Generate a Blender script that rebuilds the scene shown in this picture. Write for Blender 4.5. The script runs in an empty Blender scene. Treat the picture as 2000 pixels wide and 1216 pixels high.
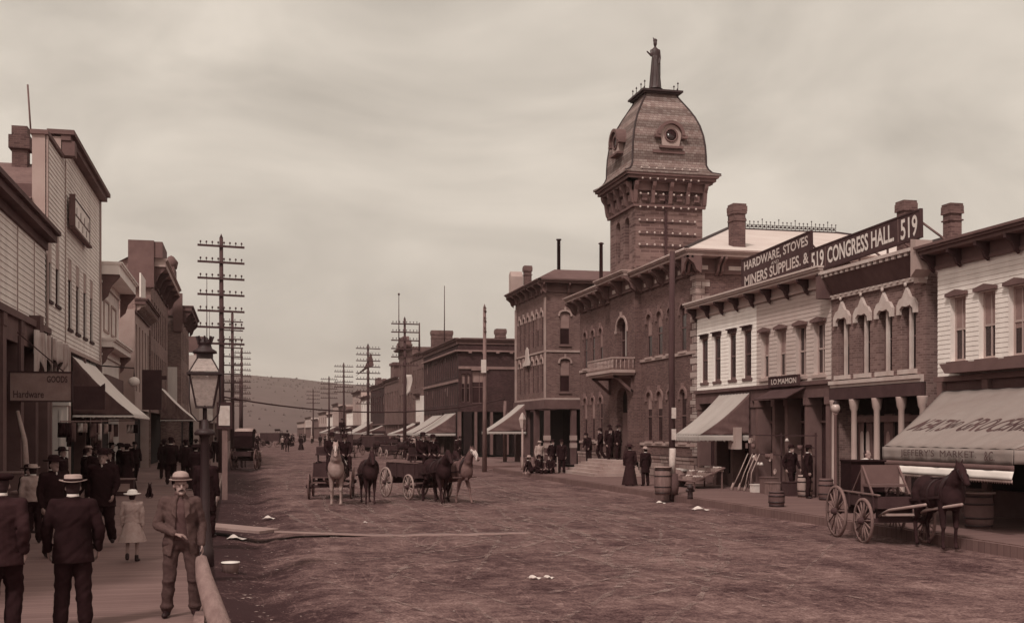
import bpy, bmesh, math, random
import numpy as np
from mathutils import Vector, Matrix, noise
R = math.radians
random.seed(7)
C = bpy.context.scene.collection
sc = bpy.context.scene
# ---------------------------------------------------------------- camera
CAMZ = 2.48
cam = bpy.data.cameras.new('camera'); cam_o = bpy.data.objects.new('camera', cam); C.objects.link(cam_o)
cam.sensor_width = 36; cam.lens = 36 * 2200 / 2000
cam.shift_y = (840 - 608) / 2000
cam.clip_start = .1; cam.clip_end = 9000
cam_o.location = (0, 0, CAMZ); cam_o.rotation_euler = (R(90), 0, -math.atan(525 / 2200))
sc.camera = cam_o
# ---------------------------------------------------------------- sky, sun, exposure
SUN_EL, SUN_AZ = 49, -142            # azimuth from +Y towards +X
w = bpy.data.worlds.new('World'); sc.world = w; w.use_nodes = True
nt = w.node_tree; nt.nodes.clear()
def N(nt, t, **kw):
    n = nt.nodes.new(t)
    for k, v in kw.items():
        if k.startswith('i_'):
            key = k[2:]
            n.inputs[int(key) if key.isdigit() else key.replace('_', ' ')].default_value = v
        else: setattr(n, k, v)
    return n
L = nt.links.new
sky = N(nt, 'ShaderNodeTexSky', sky_type='NISHITA', sun_disc=False, sun_elevation=R(SUN_EL), sun_rotation=R(SUN_AZ), dust_density=6.0, air_density=1.0)
bw = N(nt, 'ShaderNodeRGBToBW'); L(sky.outputs[0], bw.inputs[0])
mr = N(nt, 'ShaderNodeMapRange', i_1=3.0, i_2=22.0, i_3=6.3, i_4=17.0); L(bw.outputs[0], mr.inputs[0])
tc = N(nt, 'ShaderNodeTexCoord')
mp = N(nt, 'ShaderNodeMapping'); mp.inputs['Scale'].default_value = (1, 1, 2.6); mp.inputs['Rotation'].default_value = (0, R(12), R(20)); L(tc.outputs['Generated'], mp.inputs[0])
n1 = N(nt, 'ShaderNodeTexNoise', i_Scale=3.4, i_Detail=6.0, i_Roughness=.5, i_Distortion=1.1); L(mp.outputs[0], n1.inputs['Vector'])
n2 = N(nt, 'ShaderNodeTexNoise', i_Scale=9.0, i_Detail=4.0, i_Roughness=.5, i_Distortion=.3); L(mp.outputs[0], n2.inputs['Vector'])
r1 = N(nt, 'ShaderNodeMapRange', i_1=.32, i_2=.68, i_3=.85, i_4=1.20); L(n1.outputs[0], r1.inputs[0])
r2 = N(nt, 'ShaderNodeMapRange', i_1=.3, i_2=.7, i_3=.965, i_4=1.035); L(n2.outputs[0], r2.inputs[0])
m1 = N(nt, 'ShaderNodeMath', operation='MULTIPLY'); L(mr.outputs[0], m1.inputs[0]); L(r1.outputs[0], m1.inputs[1])
m2 = N(nt, 'ShaderNodeMath', operation='MULTIPLY'); L(m1.outputs[0], m2.inputs[0]); L(r2.outputs[0], m2.inputs[1])
tint = N(nt, 'ShaderNodeVectorMath', operation='SCALE'); tint.inputs[0].default_value = (1.0, .897, .778); L(m2.outputs[0], tint.inputs['Scale'])
bg = N(nt, 'ShaderNodeBackground', i_Strength=.093); L(tint.outputs[0], bg.inputs[0])
wo = N(nt, 'ShaderNodeOutputWorld'); L(bg.outputs[0], wo.inputs[0])
sun = bpy.data.lights.new('sun', 'SUN'); sun.energy = 2.0; sun.angle = R(7); sun.color = (1, .93, .84)
so = bpy.data.objects.new('sun', sun); C.objects.link(so)
d = Vector((math.sin(R(SUN_AZ)) * math.cos(R(SUN_EL)), math.cos(R(SUN_AZ)) * math.cos(R(SUN_EL)), math.sin(R(SUN_EL))))
so.rotation_euler = d.to_track_quat('Z', 'Y').to_euler(); so.location = (0, 0, 60)
vs = sc.view_settings; vs.view_transform = 'Standard'; vs.look = 'None'; vs.exposure = .12; vs.gamma = 1; vs.use_curve_mapping = False
# ---------------------------------------------------------------- materials (sepia print tones)
def S(r, tone=1):
    q = r; r = min(.95, r * tone)
    k = [(0, .42, .48), (.03, .44, .5), (.12, .57, .56), (.22, .60, .565), (.42, .74, .69), (.6, .85, .81), (1, .92, .88)]
    for a, b in zip(k[:-1], k[1:]):
        if r <= b[0]: break
    f = min(1, (r - a[0]) / (b[0] - a[0])); return (q, q * (a[1] + (b[1] - a[1]) * f), q * (a[2] + (b[2] - a[2]) * f), 1)
MAT = {}
def mat(name, r, rough=.85, var=.25, scale=2.0, bump=.15, bscale=None, spec=.2, stretch=None, tone=1, metal=0):
    """tone r with procedural mottling: fine noise + larger stains"""
    if name in MAT: return MAT[name]
    m = bpy.data.materials.new(name); m.use_nodes = True; t = m.node_tree
    p = t.nodes['Principled BSDF']; p.inputs['Roughness'].default_value = rough; p.inputs['Specular IOR Level'].default_value = spec; p.inputs['Metallic'].default_value = metal
    co = t.nodes.new('ShaderNodeTexCoord'); mpp = t.nodes.new('ShaderNodeMapping'); t.links.new(co.outputs['Object'], mpp.inputs[0])
    if stretch: mpp.inputs['Scale'].default_value = stretch
    a = N(t, 'ShaderNodeTexNoise', i_Scale=scale, i_Detail=8.0, i_Roughness=.62); t.links.new(mpp.outputs[0], a.inputs['Vector'])
    b = N(t, 'ShaderNodeTexNoise', i_Scale=scale * .17, i_Detail=4.0, i_Roughness=.6); t.links.new(mpp.outputs[0], b.inputs['Vector'])
    s = N(t, 'ShaderNodeMath', operation='ADD'); t.links.new(a.outputs[0], s.inputs[0]); t.links.new(b.outputs[0], s.inputs[1])
    rp = N(t, 'ShaderNodeMapRange', i_1=.65, i_2=1.35, i_3=0.0, i_4=1.0); t.links.new(s.outputs[0], rp.inputs[0])
    mx = N(t, 'ShaderNodeMix', data_type='RGBA'); t.links.new(rp.outputs[0], mx.inputs[0])
    mx.inputs[6].default_value = S(r * (1 - var), tone); mx.inputs[7].default_value = S(min(.92, r * (1 + var)), tone)
    t.links.new(mx.outputs[2], p.inputs['Base Color'])
    if bump:
        bn = N(t, 'ShaderNodeTexNoise', i_Scale=bscale or scale * 6, i_Detail=5.0); t.links.new(mpp.outputs[0], bn.inputs['Vector'])
        bu = N(t, 'ShaderNodeBump', i_Strength=bump, i_Distance=.03); t.links.new(bn.outputs[0], bu.inputs['Height']); t.links.new(bu.outputs[0], p.inputs['Normal'])
    m['r'] = r
    MAT[name] = m; return m
def brick_mat(name, r, bw_=.22, bh=.075, mort=.012, mr_=None, var=.3, stain=.3, tone=1.25):
    if name in MAT: return MAT[name]
    m = bpy.data.materials.new(name); m.use_nodes = True; t = m.node_tree; p = t.nodes['Principled BSDF']
    p.inputs['Roughness'].default_value = .9; p.inputs['Specular IOR Level'].default_value = .15
    g = t.nodes.new('ShaderNodeNewGeometry'); sx = t.nodes.new('ShaderNodeSeparateXYZ'); t.links.new(g.outputs['Position'], sx.inputs[0])
    ad = N(t, 'ShaderNodeMath', operation='ADD'); t.links.new(sx.outputs[0], ad.inputs[0]); t.links.new(sx.outputs[1], ad.inputs[1])
    cx = t.nodes.new('ShaderNodeCombineXYZ'); t.links.new(ad.outputs[0], cx.inputs[0]); t.links.new(sx.outputs[2], cx.inputs[1])
    b = t.nodes.new('ShaderNodeTexBrick'); t.links.new(cx.outputs[0], b.inputs['Vector'])
    b.inputs['Scale'].default_value = 1; b.inputs['Brick Width'].default_value = bw_; b.inputs['Row Height'].default_value = bh
    b.inputs['Mortar Size'].default_value = mort; b.inputs['Mortar Smooth'].default_value = .3
    b.inputs['Color1'].default_value = S(r * (1 - var), tone); b.inputs['Color2'].default_value = S(r * (1 + var), tone); b.inputs['Mortar'].default_value = S(mr_ or r * 1.35, tone)
    n = N(t, 'ShaderNodeTexNoise', i_Scale=.55, i_Detail=7.0, i_Roughness=.65); t.links.new(g.outputs['Position'], n.inputs['Vector'])
    rr = N(t, 'ShaderNodeMapRange', i_1=.3, i_2=.7, i_3=1 - stain, i_4=1 + stain); t.links.new(n.outputs[0], rr.inputs[0])
    mm = N(t, 'ShaderNodeVectorMath', operation='SCALE'); t.links.new(b.outputs[0], mm.inputs[0]); t.links.new(rr.outputs[0], mm.inputs['Scale'])
    t.links.new(mm.outputs[0], p.inputs['Base Color'])
    bu = N(t, 'ShaderNodeBump', i_Strength=.5, i_Distance=.01); bu.invert = True; t.links.new(b.outputs['Fac'], bu.inputs['Height']); t.links.new(bu.outputs[0], p.inputs['Normal'])
    MAT[name] = m; return m
def board_mat(name, r, pitch, axis, var=.25, gap=.35):
    """boards laid side by side along `axis` ('x','y','z'): each board its own tone, dark joints, grain"""
    if name in MAT: return MAT[name]
    m = bpy.data.materials.new(name); m.use_nodes = True; t = m.node_tree; p = t.nodes['Principled BSDF']
    p.inputs['Roughness'].default_value = .85; p.inputs['Specular IOR Level'].default_value = .15
    g = t.nodes.new('ShaderNodeNewGeometry'); sx = t.nodes.new('ShaderNodeSeparateXYZ'); t.links.new(g.outputs['Position'], sx.inputs[0])
    dv = N(t, 'ShaderNodeMath', operation='DIVIDE', i_1=pitch); t.links.new(sx.outputs['xyz'.index(axis)], dv.inputs[0])
    fl = N(t, 'ShaderNodeMath', operation='FLOOR'); t.links.new(dv.outputs[0], fl.inputs[0])
    fr = N(t, 'ShaderNodeMath', operation='FRACT'); t.links.new(dv.outputs[0], fr.inputs[0])
    wn = N(t, 'ShaderNodeTexWhiteNoise', noise_dimensions='1D'); t.links.new(fl.outputs[0], wn.inputs['W'])
    mp_ = t.nodes.new('ShaderNodeMapping'); t.links.new(g.outputs['Position'], mp_.inputs[0])
    mp_.inputs['Scale'].default_value = tuple(9 if a == axis else (.7 if a != 'z' else 1) for a in 'xyz')
    n = N(t, 'ShaderNodeTexNoise', i_Scale=1.4, i_Detail=8.0, i_Roughness=.65); t.links.new(mp_.outputs[0], n.inputs['Vector'])
    n3 = N(t, 'ShaderNodeTexNoise', i_Scale=.5, i_Detail=6.0, i_Roughness=.65); t.links.new(g.outputs['Position'], n3.inputs['Vector'])
    s = N(t, 'ShaderNodeMath', operation='MULTIPLY_ADD', i_1=.45); t.links.new(wn.outputs[0], s.inputs[0]); t.links.new(n.outputs[0], s.inputs[2])
    s2 = N(t, 'ShaderNodeMath', operation='ADD'); t.links.new(s.outputs[0], s2.inputs[0]); t.links.new(n3.outputs[0], s2.inputs[1])
    rp = N(t, 'ShaderNodeMapRange', i_1=.75, i_2=1.7); t.links.new(s2.outputs[0], rp.inputs[0])
    mx = N(t, 'ShaderNodeMix', data_type='RGBA'); t.links.new(rp.outputs[0], mx.inputs[0])
    mx.inputs[6].default_value = S(r * (1 - var)); mx.inputs[7].default_value = S(min(.9, r * (1 + var)))
    lt = N(t, 'ShaderNodeMath', operation='LESS_THAN', i_1=.09); t.links.new(fr.outputs[0], lt.inputs[0])
    ml = N(t, 'ShaderNodeMath', operation='MULTIPLY', i_1=1 - gap); t.links.new(lt.outputs[0], ml.inputs[0])
    m2 = N(t, 'ShaderNodeMix', data_type='RGBA'); t.links.new(ml.outputs[0], m2.inputs[0]); t.links.new(mx.outputs[2], m2.inputs[6]); m2.inputs[7].default_value = S(r * .25)
    t.links.new(m2.outputs[2], p.inputs['Base Color'])
    bu = N(t, 'ShaderNodeBump', i_Strength=.4, i_Distance=.01); t.links.new(s.outputs[0], bu.inputs['Height']); t.links.new(bu.outputs[0], p.inputs['Normal'])
    MAT[name] = m; return m
def glass_mat(name='glass', r=.035, rough=.18):
    if name in MAT: return MAT[name]
    m = mat(name, r, rough=rough, var=.5, scale=.9, bump=.05, spec=.45); return m
# ---------------------------------------------------------------- mesh helpers
def tag(o, label=None, cat=None, group=None, kind=None):
    if label: o['label'] = label
    if cat: o['category'] = cat
    if group: o['group'] = group
    if kind: o['kind'] = kind
    return o
def wloc(o):
    v = Vector((0, 0, 0))
    while o: v += o.location; o = o.parent
    return v
def thing(name, label, cat, loc=(0, 0, 0), group=None, kind=None):
    o = bpy.data.objects.new(name, None); C.objects.link(o); o.location = loc; o.empty_display_size = .3
    return tag(o, label, cat, group, kind)
class Fr:
    """frame on a vertical face: (u, out, z) -> world"""
    def __init__(s, kind, c): s.k = kind; s.c = c
    def __call__(s, u, d, z):
        if s.k == 'x-': return (s.c - d, u, z)
        if s.k == 'x+': return (s.c + d, u, z)
        if s.k == 'y-': return (u, s.c - d, z)
        if s.k == 'y+': return (u, s.c + d, z)
ID = lambda x, y, z: (x, y, z)
class MB:
    def __init__(s): s.v = []; s.f = []; s.sm = []
    def add(s, vs_, fs, smooth=False):
        b = len(s.v); s.v += [tuple(v) for v in vs_]
        for f in fs: s.f.append([b + i for i in f]); s.sm.append(smooth)
        return s
    def box(s, a0, a1, b0, b1, c0, c1, F=ID):
        vs_ = [F(a, b, c) for c in (c0, c1) for b in (b0, b1) for a in (a0, a1)]
        return s.add(vs_, [(0, 2, 3, 1), (4, 5, 7, 6), (0, 1, 5, 4), (2, 6, 7, 3), (0, 4, 6, 2), (1, 3, 7, 5)])
    def bar(s, p, q, w_=.05, h=None, up=(0, 0, 1)):
        p = Vector(p); q = Vector(q); h = h or w_; t = (q - p).normalized(); u = Vector(up)
        if abs(t.dot(u)) > .98: u = Vector((0, 1, 0))
        sd = t.cross(u).normalized() * w_ / 2; u2 = sd.cross(t).normalized() * h / 2
        vs_ = [c + a * sd + b * u2 for c in (p, q) for a, b in ((-1, -1), (1, -1), (1, 1), (-1, 1))]
        return s.add(vs_, [(3, 2, 1, 0), (4, 5, 6, 7), (0, 1, 5, 4), (1, 2, 6, 5), (2, 3, 7, 6), (3, 0, 4, 7)])
    def tube(s, pts, r, n=8, smooth=True):
        pts = [Vector(p) for p in pts]; m = len(pts)
        if not hasattr(r, '__len__'): r = [r] * m
        vs_ = []; prev = None
        for i, p in enumerate(pts):
            t = (pts[min(i + 1, m - 1)] - pts[max(i - 1, 0)]).normalized()
            if prev is None:
                u = Vector((0, 0, 1)) if abs(t.z) < .9 else Vector((1, 0, 0)); a = t.cross(u).normalized()
            else: a = (prev - t * prev.dot(t)).normalized()
            prev = a; b = t.cross(a)
            for k in range(n):
                th = 2 * math.pi * k / n; vs_.append(p + (a * math.cos(th) + b * math.sin(th)) * r[i])
        fs = [(i * n + k, i * n + (k + 1) % n, (i + 1) * n + (k + 1) % n, (i + 1) * n + k) for i in range(m - 1) for k in range(n)]
        fs += [tuple(range(n))[::-1], tuple(range((m - 1) * n, m * n))]
        return s.add(vs_, fs, smooth)
    def lathe(s, prof, c=(0, 0, 0), n=14, smooth=True, sq=1.0, ax=None):
        """profile [(r, h)] about z (or about axis ax) through c"""
        c = Vector(c); z = Vector(ax or (0, 0, 1)).normalized()
        u = Vector((1, 0, 0)) if abs(z.x) < .9 else Vector((0, 1, 0)); a = (u - z * u.dot(z)).normalized(); b = z.cross(a)
        vs_ = []
        for r_, h in prof:
            for k in range(n):
                th = 2 * math.pi * k / n; vs_.append(c + z * h + (a * math.cos(th) + b * math.sin(th) * sq) * r_)
        m = len(prof)
        fs = [(i * n + k, i * n + (k + 1) % n, (i + 1) * n + (k + 1) % n, (i + 1) * n + k) for i in range(m - 1) for k in range(n)]
        if prof[0] != prof[-1]: fs += [tuple(range(n))[::-1], tuple(range((m - 1) * n, m * n))]
        return s.add(vs_, fs, smooth)
    def ell(s, c, r, n=12, m=8, rot=None):
        c = Vector(c); vs_ = []; fs = []
        for i in range(m + 1):
            ph = math.pi * i / m
            for k in range(n):
                th = 2 * math.pi * k / n
                v = Vector((r[0] * math.sin(ph) * math.cos(th), r[1] * math.sin(ph) * math.sin(th), r[2] * math.cos(ph)))
                if rot: v = rot @ v
                vs_.append(c + v)
        fs = [(i * n + k, (i + 1) * n + k, (i + 1) * n + (k + 1) % n, i * n + (k + 1) % n) for i in range(m) for k in range(n)]
        return s.add(vs_, fs, True)
    def poly(s, pts, F, d0, d1):
        """polygon in (u, z) extruded from depth d0 to d1"""
        n = len(pts)
        vs_ = [F(u, d0, z) for u, z in pts] + [F(u, d1, z) for u, z in pts]
        return s.add(vs_, [tuple(range(n)), tuple(range(n, 2 * n))[::-1]] + [(i, (i + 1) % n, n + (i + 1) % n, n + i) for i in range(n)])
    def grid(s, fn, nu, nv, th=0, smooth=True):
        """fn(a,b) in 0..1 -> point; thickness th along normal"""
        P = [[Vector(fn(i / nu, j / nv)) for j in range(nv + 1)] for i in range(nu + 1)]
        vs_ = [p for r_ in P for p in r_]; m = nv + 1
        fs = [(i * m + j, (i + 1) * m + j, (i + 1) * m + j + 1, i * m + j + 1) for i in range(nu) for j in range(nv)]
        if th:
            k = len(vs_); nn = (P[nu][0] - P[0][0]).cross(P[0][nv] - P[0][0]).normalized() * th
            vs_ += [v + nn for v in vs_]; fs += [tuple(k + i for i in f)[::-1] for f in fs]
            ed = [i * m for i in range(nu + 1)] + [nu * m + j for j in range(1, m)] + [i * m + nv for i in range(nu - 1, -1, -1)] + [j for j in range(nv - 1, 0, -1)]
            for i in range(len(ed)):
                a, b = ed[i], ed[(i + 1) % len(ed)]; fs.append((a, k + a, k + b, b))
        return s.add(vs_, fs, smooth)
    def build(s, name, m, parent=None, org=None, keep=False):
        off = wloc(parent) if parent else Vector(org or (0, 0, 0))
        me = bpy.data.meshes.new(name); me.from_pydata([Vector(v) - off for v in s.v], [], s.f)
        for p_, sm in zip(me.polygons, s.sm): p_.use_smooth = sm
        if not keep:
            bm = bmesh.new(); bm.from_mesh(me); bmesh.ops.recalc_face_normals(bm, faces=bm.faces); bm.to_mesh(me); bm.free()
        me.materials.append(m)
        o = bpy.data.objects.new(name, me); C.objects.link(o)
        if parent: o.parent = parent
        else: o.location = off
        return o
def copy_tree(o, parent=None):
    c = o.copy(); C.objects.link(c); c.parent = parent
    for ch in list(o.children): copy_tree(ch, c)
    return c
def place(o, loc, rz=0, sc_=1, label=None):
    o.location = loc; o.rotation_euler = (0, 0, rz); o.scale = (sc_,) * 3
    if label: o['label'] = label
    return o
def text_mesh(body, width, height, right, up, c, ext=.012, bold=.0, shear=0, spacing=1):
    """a lettering MB: the words fitted to width x height, centred at c"""
    cu = bpy.data.curves.new('t', 'FONT'); cu.body = body; cu.extrude = 0; cu.offset = bold; cu.shear = shear; cu.align_x = 'CENTER'; cu.space_character = spacing; cu.resolution_u = 3
    o = bpy.data.objects.new('t', cu); C.objects.link(o)
    dg = bpy.context.evaluated_depsgraph_get(); me = bpy.data.meshes.new_from_object(o.evaluated_get(dg))
    xs = [v.co.x for v in me.vertices]; ys = [v.co.y for v in me.vertices]
    x0, x1, y0, y1 = min(xs), max(xs), min(ys), max(ys)
    right = Vector(right).normalized(); up = Vector(up).normalized(); nn = right.cross(up); c = Vector(c)
    mb = MB(); k = len(me.vertices)
    P = [c + right * ((v.co.x - (x0 + x1) / 2) / (x1 - x0) * width) + up * ((v.co.y - (y0 + y1) / 2) / (y1 - y0) * height) for v in me.vertices]
    fs = [tuple(p_.vertices) for p_ in me.polygons]
    mb.add([p_ + nn * ext for p_ in P], fs)
    bpy.data.objects.remove(o); bpy.data.curves.remove(cu); bpy.data.meshes.remove(me)
    return mb
# ---------------------------------------------------------------- facade helpers
def wall(mb, F, u0, u1, z0, z1, ops=(), depth=.25, pitch=0, lipv=.013):
    """front skin with real openings; pitch > 0 lays clapboards"""
    lip = lipv if pitch else 0
    us = sorted({u0, u1} | {x for o in ops for x in o[:2] if u0 < x < u1})
    zs = {z0, z1} | {x for o in ops for x in o[2:4] if z0 < x < z1}
    if pitch:
        k = int((z1 - z0) / pitch) + 1; zs |= {z0 + i * pitch for i in range(k) if z0 + i * pitch < z1 - .01}
    zs = sorted(zs); zz = [zs[0]]
    for z in zs[1:]:
        if z - zz[-1] > 1e-4: zz.append(z)
    inside = lambda u, z: any(o[0] < u < o[1] and o[2] < z < o[3] for o in ops)
    def dd(z, top=False):
        if not pitch: return 0
        f = ((z - z0) / pitch) % 1.0
        if f > .999 or f < 1e-3: f = 1.0 if top else 0.0
        return lip * (1 - f)
    for a, b in zip(zz[:-1], zz[1:]):
        zm = (a + b) / 2; run = None
        for i in range(len(us) - 1):
            um = (us[i] + us[i + 1]) / 2
            solid = not inside(um, zm)
            if solid and run is None: run = us[i]
            if (not solid or i == len(us) - 2) and run is not None:
                e = us[i + 1] if solid else us[i]
                mb.add([F(run, dd(a), a), F(e, dd(a), a), F(e, dd(b, True), b), F(run, dd(b, True), b)], [(0, 1, 2, 3)])
                if pitch and dd(a) > lip * .99: mb.add([F(run, dd(a), a), F(e, dd(a), a), F(e, 0, a), F(run, 0, a)], [(0, 1, 2, 3)])
                run = None
    for o in ops:
        a0, a1, b0, b1 = o[:4]
        for q in (((a0, b0), (a0, b1)), ((a1, b1), (a1, b0)), ((a0, b1), (a1, b1)), ((a1, b0), (a0, b0))):
            (p0, q0), (p1, q1) = q
            mb.add([F(p0, lip, q0), F(p1, lip, q1), F(p1, -depth, q1), F(p0, -depth, q0)], [(0, 1, 2, 3)])
        if len(o) > 4:   # arched head: fill the spandrels flush with the wall
            c = (a0 + a1) / 2; r_ = (a1 - a0) / 2; n = 5; sp = b1 - r_ * o[4]
            for sgn, e in ((-1, a0), (1, a1)):
                pts = [(c + sgn * r_ * math.cos(t * math.pi / 2 / n), sp + r_ * o[4] * math.sin(t * math.pi / 2 / n)) for t in range(n + 1)]
                mb.poly(pts + [(e, b1)], F, 0, -depth)
def shell(mb, x0, x1, y0, y1, z0, z1, skip=''):
    """plain sides of a body; skip letters: w e s n t"""
    q = {'w': [(x0, y0), (x0, y1)], 'e': [(x1, y0), (x1, y1)], 's': [(x0, y0), (x1, y0)], 'n': [(x0, y1), (x1, y1)]}
    for k, (a, b) in q.items():
        if k in skip: continue
        mb.add([(*a, z0), (*b, z0), (*b, z1), (*a, z1)], [(0, 1, 2, 3)])
    if 't' not in skip: mb.add([(x0, y0, z1), (x1, y0, z1), (x1, y1, z1), (x0, y1, z1)], [(0, 1, 2, 3)])
WR = random.Random(77)
def window(par, F, o, fm, gm, rec=.14, sash=True, mull=False, sill=None, hood=None, sm=None, hm=None, blind=None, fw=.055):
    u0, u1, z0, z1 = o[:4]; ar = o[4] if len(o) > 4 else 0
    f = MB(); d0, d1 = -rec - .05, -rec
    if blind is None and WR.random() < .22: blind = WR.choice((.22, .35, .5, .5))
    f.box(u0, u0 + fw, d0, d1, z0, z1, F); f.box(u1 - fw, u1, d0, d1, z0, z1, F)
    f.box(u0 + fw, u1 - fw, d0, d1, z0, z0 + fw, F); f.box(u0 + fw, u1 - fw, d0, d1, z1 - fw - (.1 if ar else 0), z1, F)
    zm = (z0 + z1) / 2
    if sash: f.box(u0 + fw, u1 - fw, d0, d1 + .012, zm - .03, zm + .03, F)
    if mull: c = (u0 + u1) / 2; f.box(c - .022, c + .022, d0 + .003, d1 + .008, z0 + fw, z1 - fw, F)
    w_ = f.build('window', fm, par)
    p_ = MB(); p_.box(u0 + .01, u1 - .01, d0 + .012, d0 + .024, z0 + .01, z1 - .01, F); p_.build('pane', gm, w_)
    if blind:
        b_ = MB(); b_.box(u0 + fw, u1 - fw, d0 + .026, d0 + .036, z1 - (z1 - z0) * blind, z1 - fw, F); b_.build('blind', MAT.get('blindcloth') or mat('blindcloth', .3, scale=3), w_)
    if sill:
        s_ = MB(); s_.box(u0 - .09, u1 + .09, -.05, sill, z0 - .11, z0 - .002, F); s_.build('sill', sm or fm, w_)
    if hood == 'flat':
        h_ = MB(); h_.box(u0 - .07, u1 + .07, .031, .075, z1 + .005, z1 + .13, F); h_.box(u0 - .12, u1 + .12, .03, .14, z1 + .13, z1 + .18, F); h_.build('hood', hm or fm, w_)
    elif hood == 'ped':   # low pediment on a board
        h_ = MB(); c = (u0 + u1) / 2; h_.poly([(u0 - .12, z1 + .01), (u1 + .12, z1 + .01), (u1 + .12, z1 + .1), (c, z1 + .19), (u0 - .12, z1 + .1)], F, .031, .12); h_.build('hood', hm or fm, w_)
    elif hood == 'arch':  # arched label mould with keystone
        h_ = MB(); c = (u0 + u1) / 2; r_ = (u1 - u0) / 2; n = 8; sp = z1 - r_ * (ar or .8); k = (ar or .8)
        pi_ = [(c - math.cos(t * math.pi / n) * r_, sp + math.sin(t * math.pi / n) * r_ * k) for t in range(n + 1)]
        po = [(c - math.cos(t * math.pi / n) * (r_ + .11), sp + math.sin(t * math.pi / n) * (r_ * k + .12)) for t in range(n + 1)]
        for i in range(n): h_.poly([pi_[i], pi_[i + 1], po[i + 1], po[i]], F, .003, .07)
        h_.box(c - .06, c + .06, .004, .11, z1 - .01, z1 + .28, F)
        h_.box(u0 - .13, u0 - .01, .004, .09, sp - .14, sp, F); h_.box(u1 + .01, u1 + .13, .004, .09, sp - .14, sp, F)
        h_.build('hood', hm or fm, w_)
    return w_
def cornice(par, F, u0, u1, zt, out, m, h=.3, br=0, bm=None, bh=.5, name='cornice', drop=.55, fm=None, pair=False, fd=.03):
    """moulded projecting eave, a frieze board under it and brackets"""
    c = MB(); c.box(u0, u1, 0, out, zt - .07, zt, F); c.box(u0 + .03, u1 - .03, 0, out - .06, zt - .14, zt - .071, F); c.box(u0 + .06, u1 - .06, 0, out - .14, zt - h * .8, zt - .141, F)
    co_ = c.build(name, m, par)
    if drop:
        f = MB(); f.box(u0 + .1, u1 - .1, fd - .002, fd + .03, zt - h * .8 - drop, zt - h * .8 - .002, F); f.box(u0 + .1, u1 - .1, fd + .031, fd + .07, zt - h * .8 - drop - .06, zt - h * .8 - drop + .03, F)
        f.build('frieze', fm or m, par)
    if br:
        b = MB(); k = br; ex = out - .12
        for i in range(k):
            c0 = u0 + .22 + (u1 - u0 - .44) * i / max(1, k - 1)
            for cc in ((c0 - .1, c0 + .1) if pair else (c0,)):
                pr = [(0.072, zt - h * .8), (ex, zt - h * .8), (ex, zt - h * .8 - .1), (ex * .55, zt - h * .8 - bh * .45), (ex * .4, zt - h * .8 - bh * .8), (.072, zt - h * .8 - bh)]
                n = len(pr); hw = .05
                b = MB(); b.add([F(cc - hw, d_, z - .003) for d_, z in pr] + [F(cc + hw, d_, z - .003) for d_, z in pr], [tuple(range(n)), tuple(range(n, 2 * n))[::-1]] + [(i_, (i_ + 1) % n, n + (i_ + 1) % n, n + i_) for i_ in range(n)]); b.build('bracket', bm or m, co_)
    return co_
# ================================================================ palette
M = {}
def mk(k, *a, **kw): M[k] = mat(k, *a, **kw); return M[k]
mk('white_paint', .84, var=.15, scale=1.2, stretch=(1.5, 1.5, .5), bump=.08); mk('cream_paint', .72, var=.14, scale=1.3, stretch=(1.5, 1.5, .5)); mk('grey_paint', .40, var=.14, scale=1.3)
mk('grey_siding', .50, var=.12, scale=1.1); mk('left_siding', .76, var=.17, scale=1.0, stretch=(1.5, 1.5, .5)); mk('dark_paint', .12, var=.3, scale=2); mk('brown_paint', .15, var=.25, scale=2)
mk('trim_dark', .06, var=.3, scale=3); mk('stone', .36, var=.25, scale=1.5, bump=.4); mk('light_stone', .52, var=.2, scale=2, bump=.3)
mk('roof_tin', .58, var=.12, scale=.8); mk('roof_dark', .12, var=.3, scale=1.5); mk('iron', .035, rough=.6, var=.3, scale=5, spec=.4)
mk('canvas', .37, tone=1.6, var=.08, scale=2.5, bump=.15); mk('canvas_grey', .26, tone=1.9, var=.1, scale=2.5); mk('pole_wood', .075, var=.3, scale=4, stretch=(4, 4, .3)); mk('old_wood', .2, var=.35, scale=5, stretch=(3, 3, .6))
mk('light_wood', .34, var=.25, scale=4); mk('black_cloth', .024, var=.3, scale=8, rough=.95, spec=.05); mk('dark_cloth', .036, var=.3, scale=8, rough=.95, spec=.05)
mk('grey_cloth', .10, tone=1.7, var=.25, scale=22, rough=.95, spec=.05, bump=.35, bscale=90); mk('vest_cloth', .10, var=.25, scale=22, rough=.95, spec=.05); mk('trouser_cloth', .08, tone=1.7, var=.25, scale=18, rough=.95, spec=.05, bump=.35, bscale=80)
mk('pale_cloth', .36, var=.2, scale=10, rough=.95); mk('white_cloth', .62, var=.08, scale=10, rough=.95); mk('canvas_shade_side', .13, var=.35, scale=3, stretch=(1, 5, .3)); mk('canvas_bright', .72, var=.08, scale=2); mk('litter_paper', .34, var=.4, scale=9); mk('straw', .36, var=.15, scale=20); mk('skin', .31, var=.12, scale=8, rough=.6, bump=.05)  # awning side canvas has its shade put into the darker colour
mk('leather', .03, var=.3, scale=10, rough=.5); mk('hair', .03, var=.3, scale=30); mk('white_horse', .50, var=.12, scale=6, rough=.8); mk('grey_horse', .33, var=.25, scale=6, rough=.8); mk('dark_horse', .04, var=.4, scale=6, rough=.9, spec=.08); mk('bay_horse', .035, var=.4, scale=6, rough=.9, spec=.08)
mk('wagon_paint', .06, var=.3, scale=5); mk('spoke_wood', .16, var=.3, scale=6); mk('paper', .62, var=.12, scale=8); mk('letter_white', .66, var=.1, scale=4, bump=0); mk('letter_dark', .05, var=.3, scale=4, bump=0)
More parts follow.
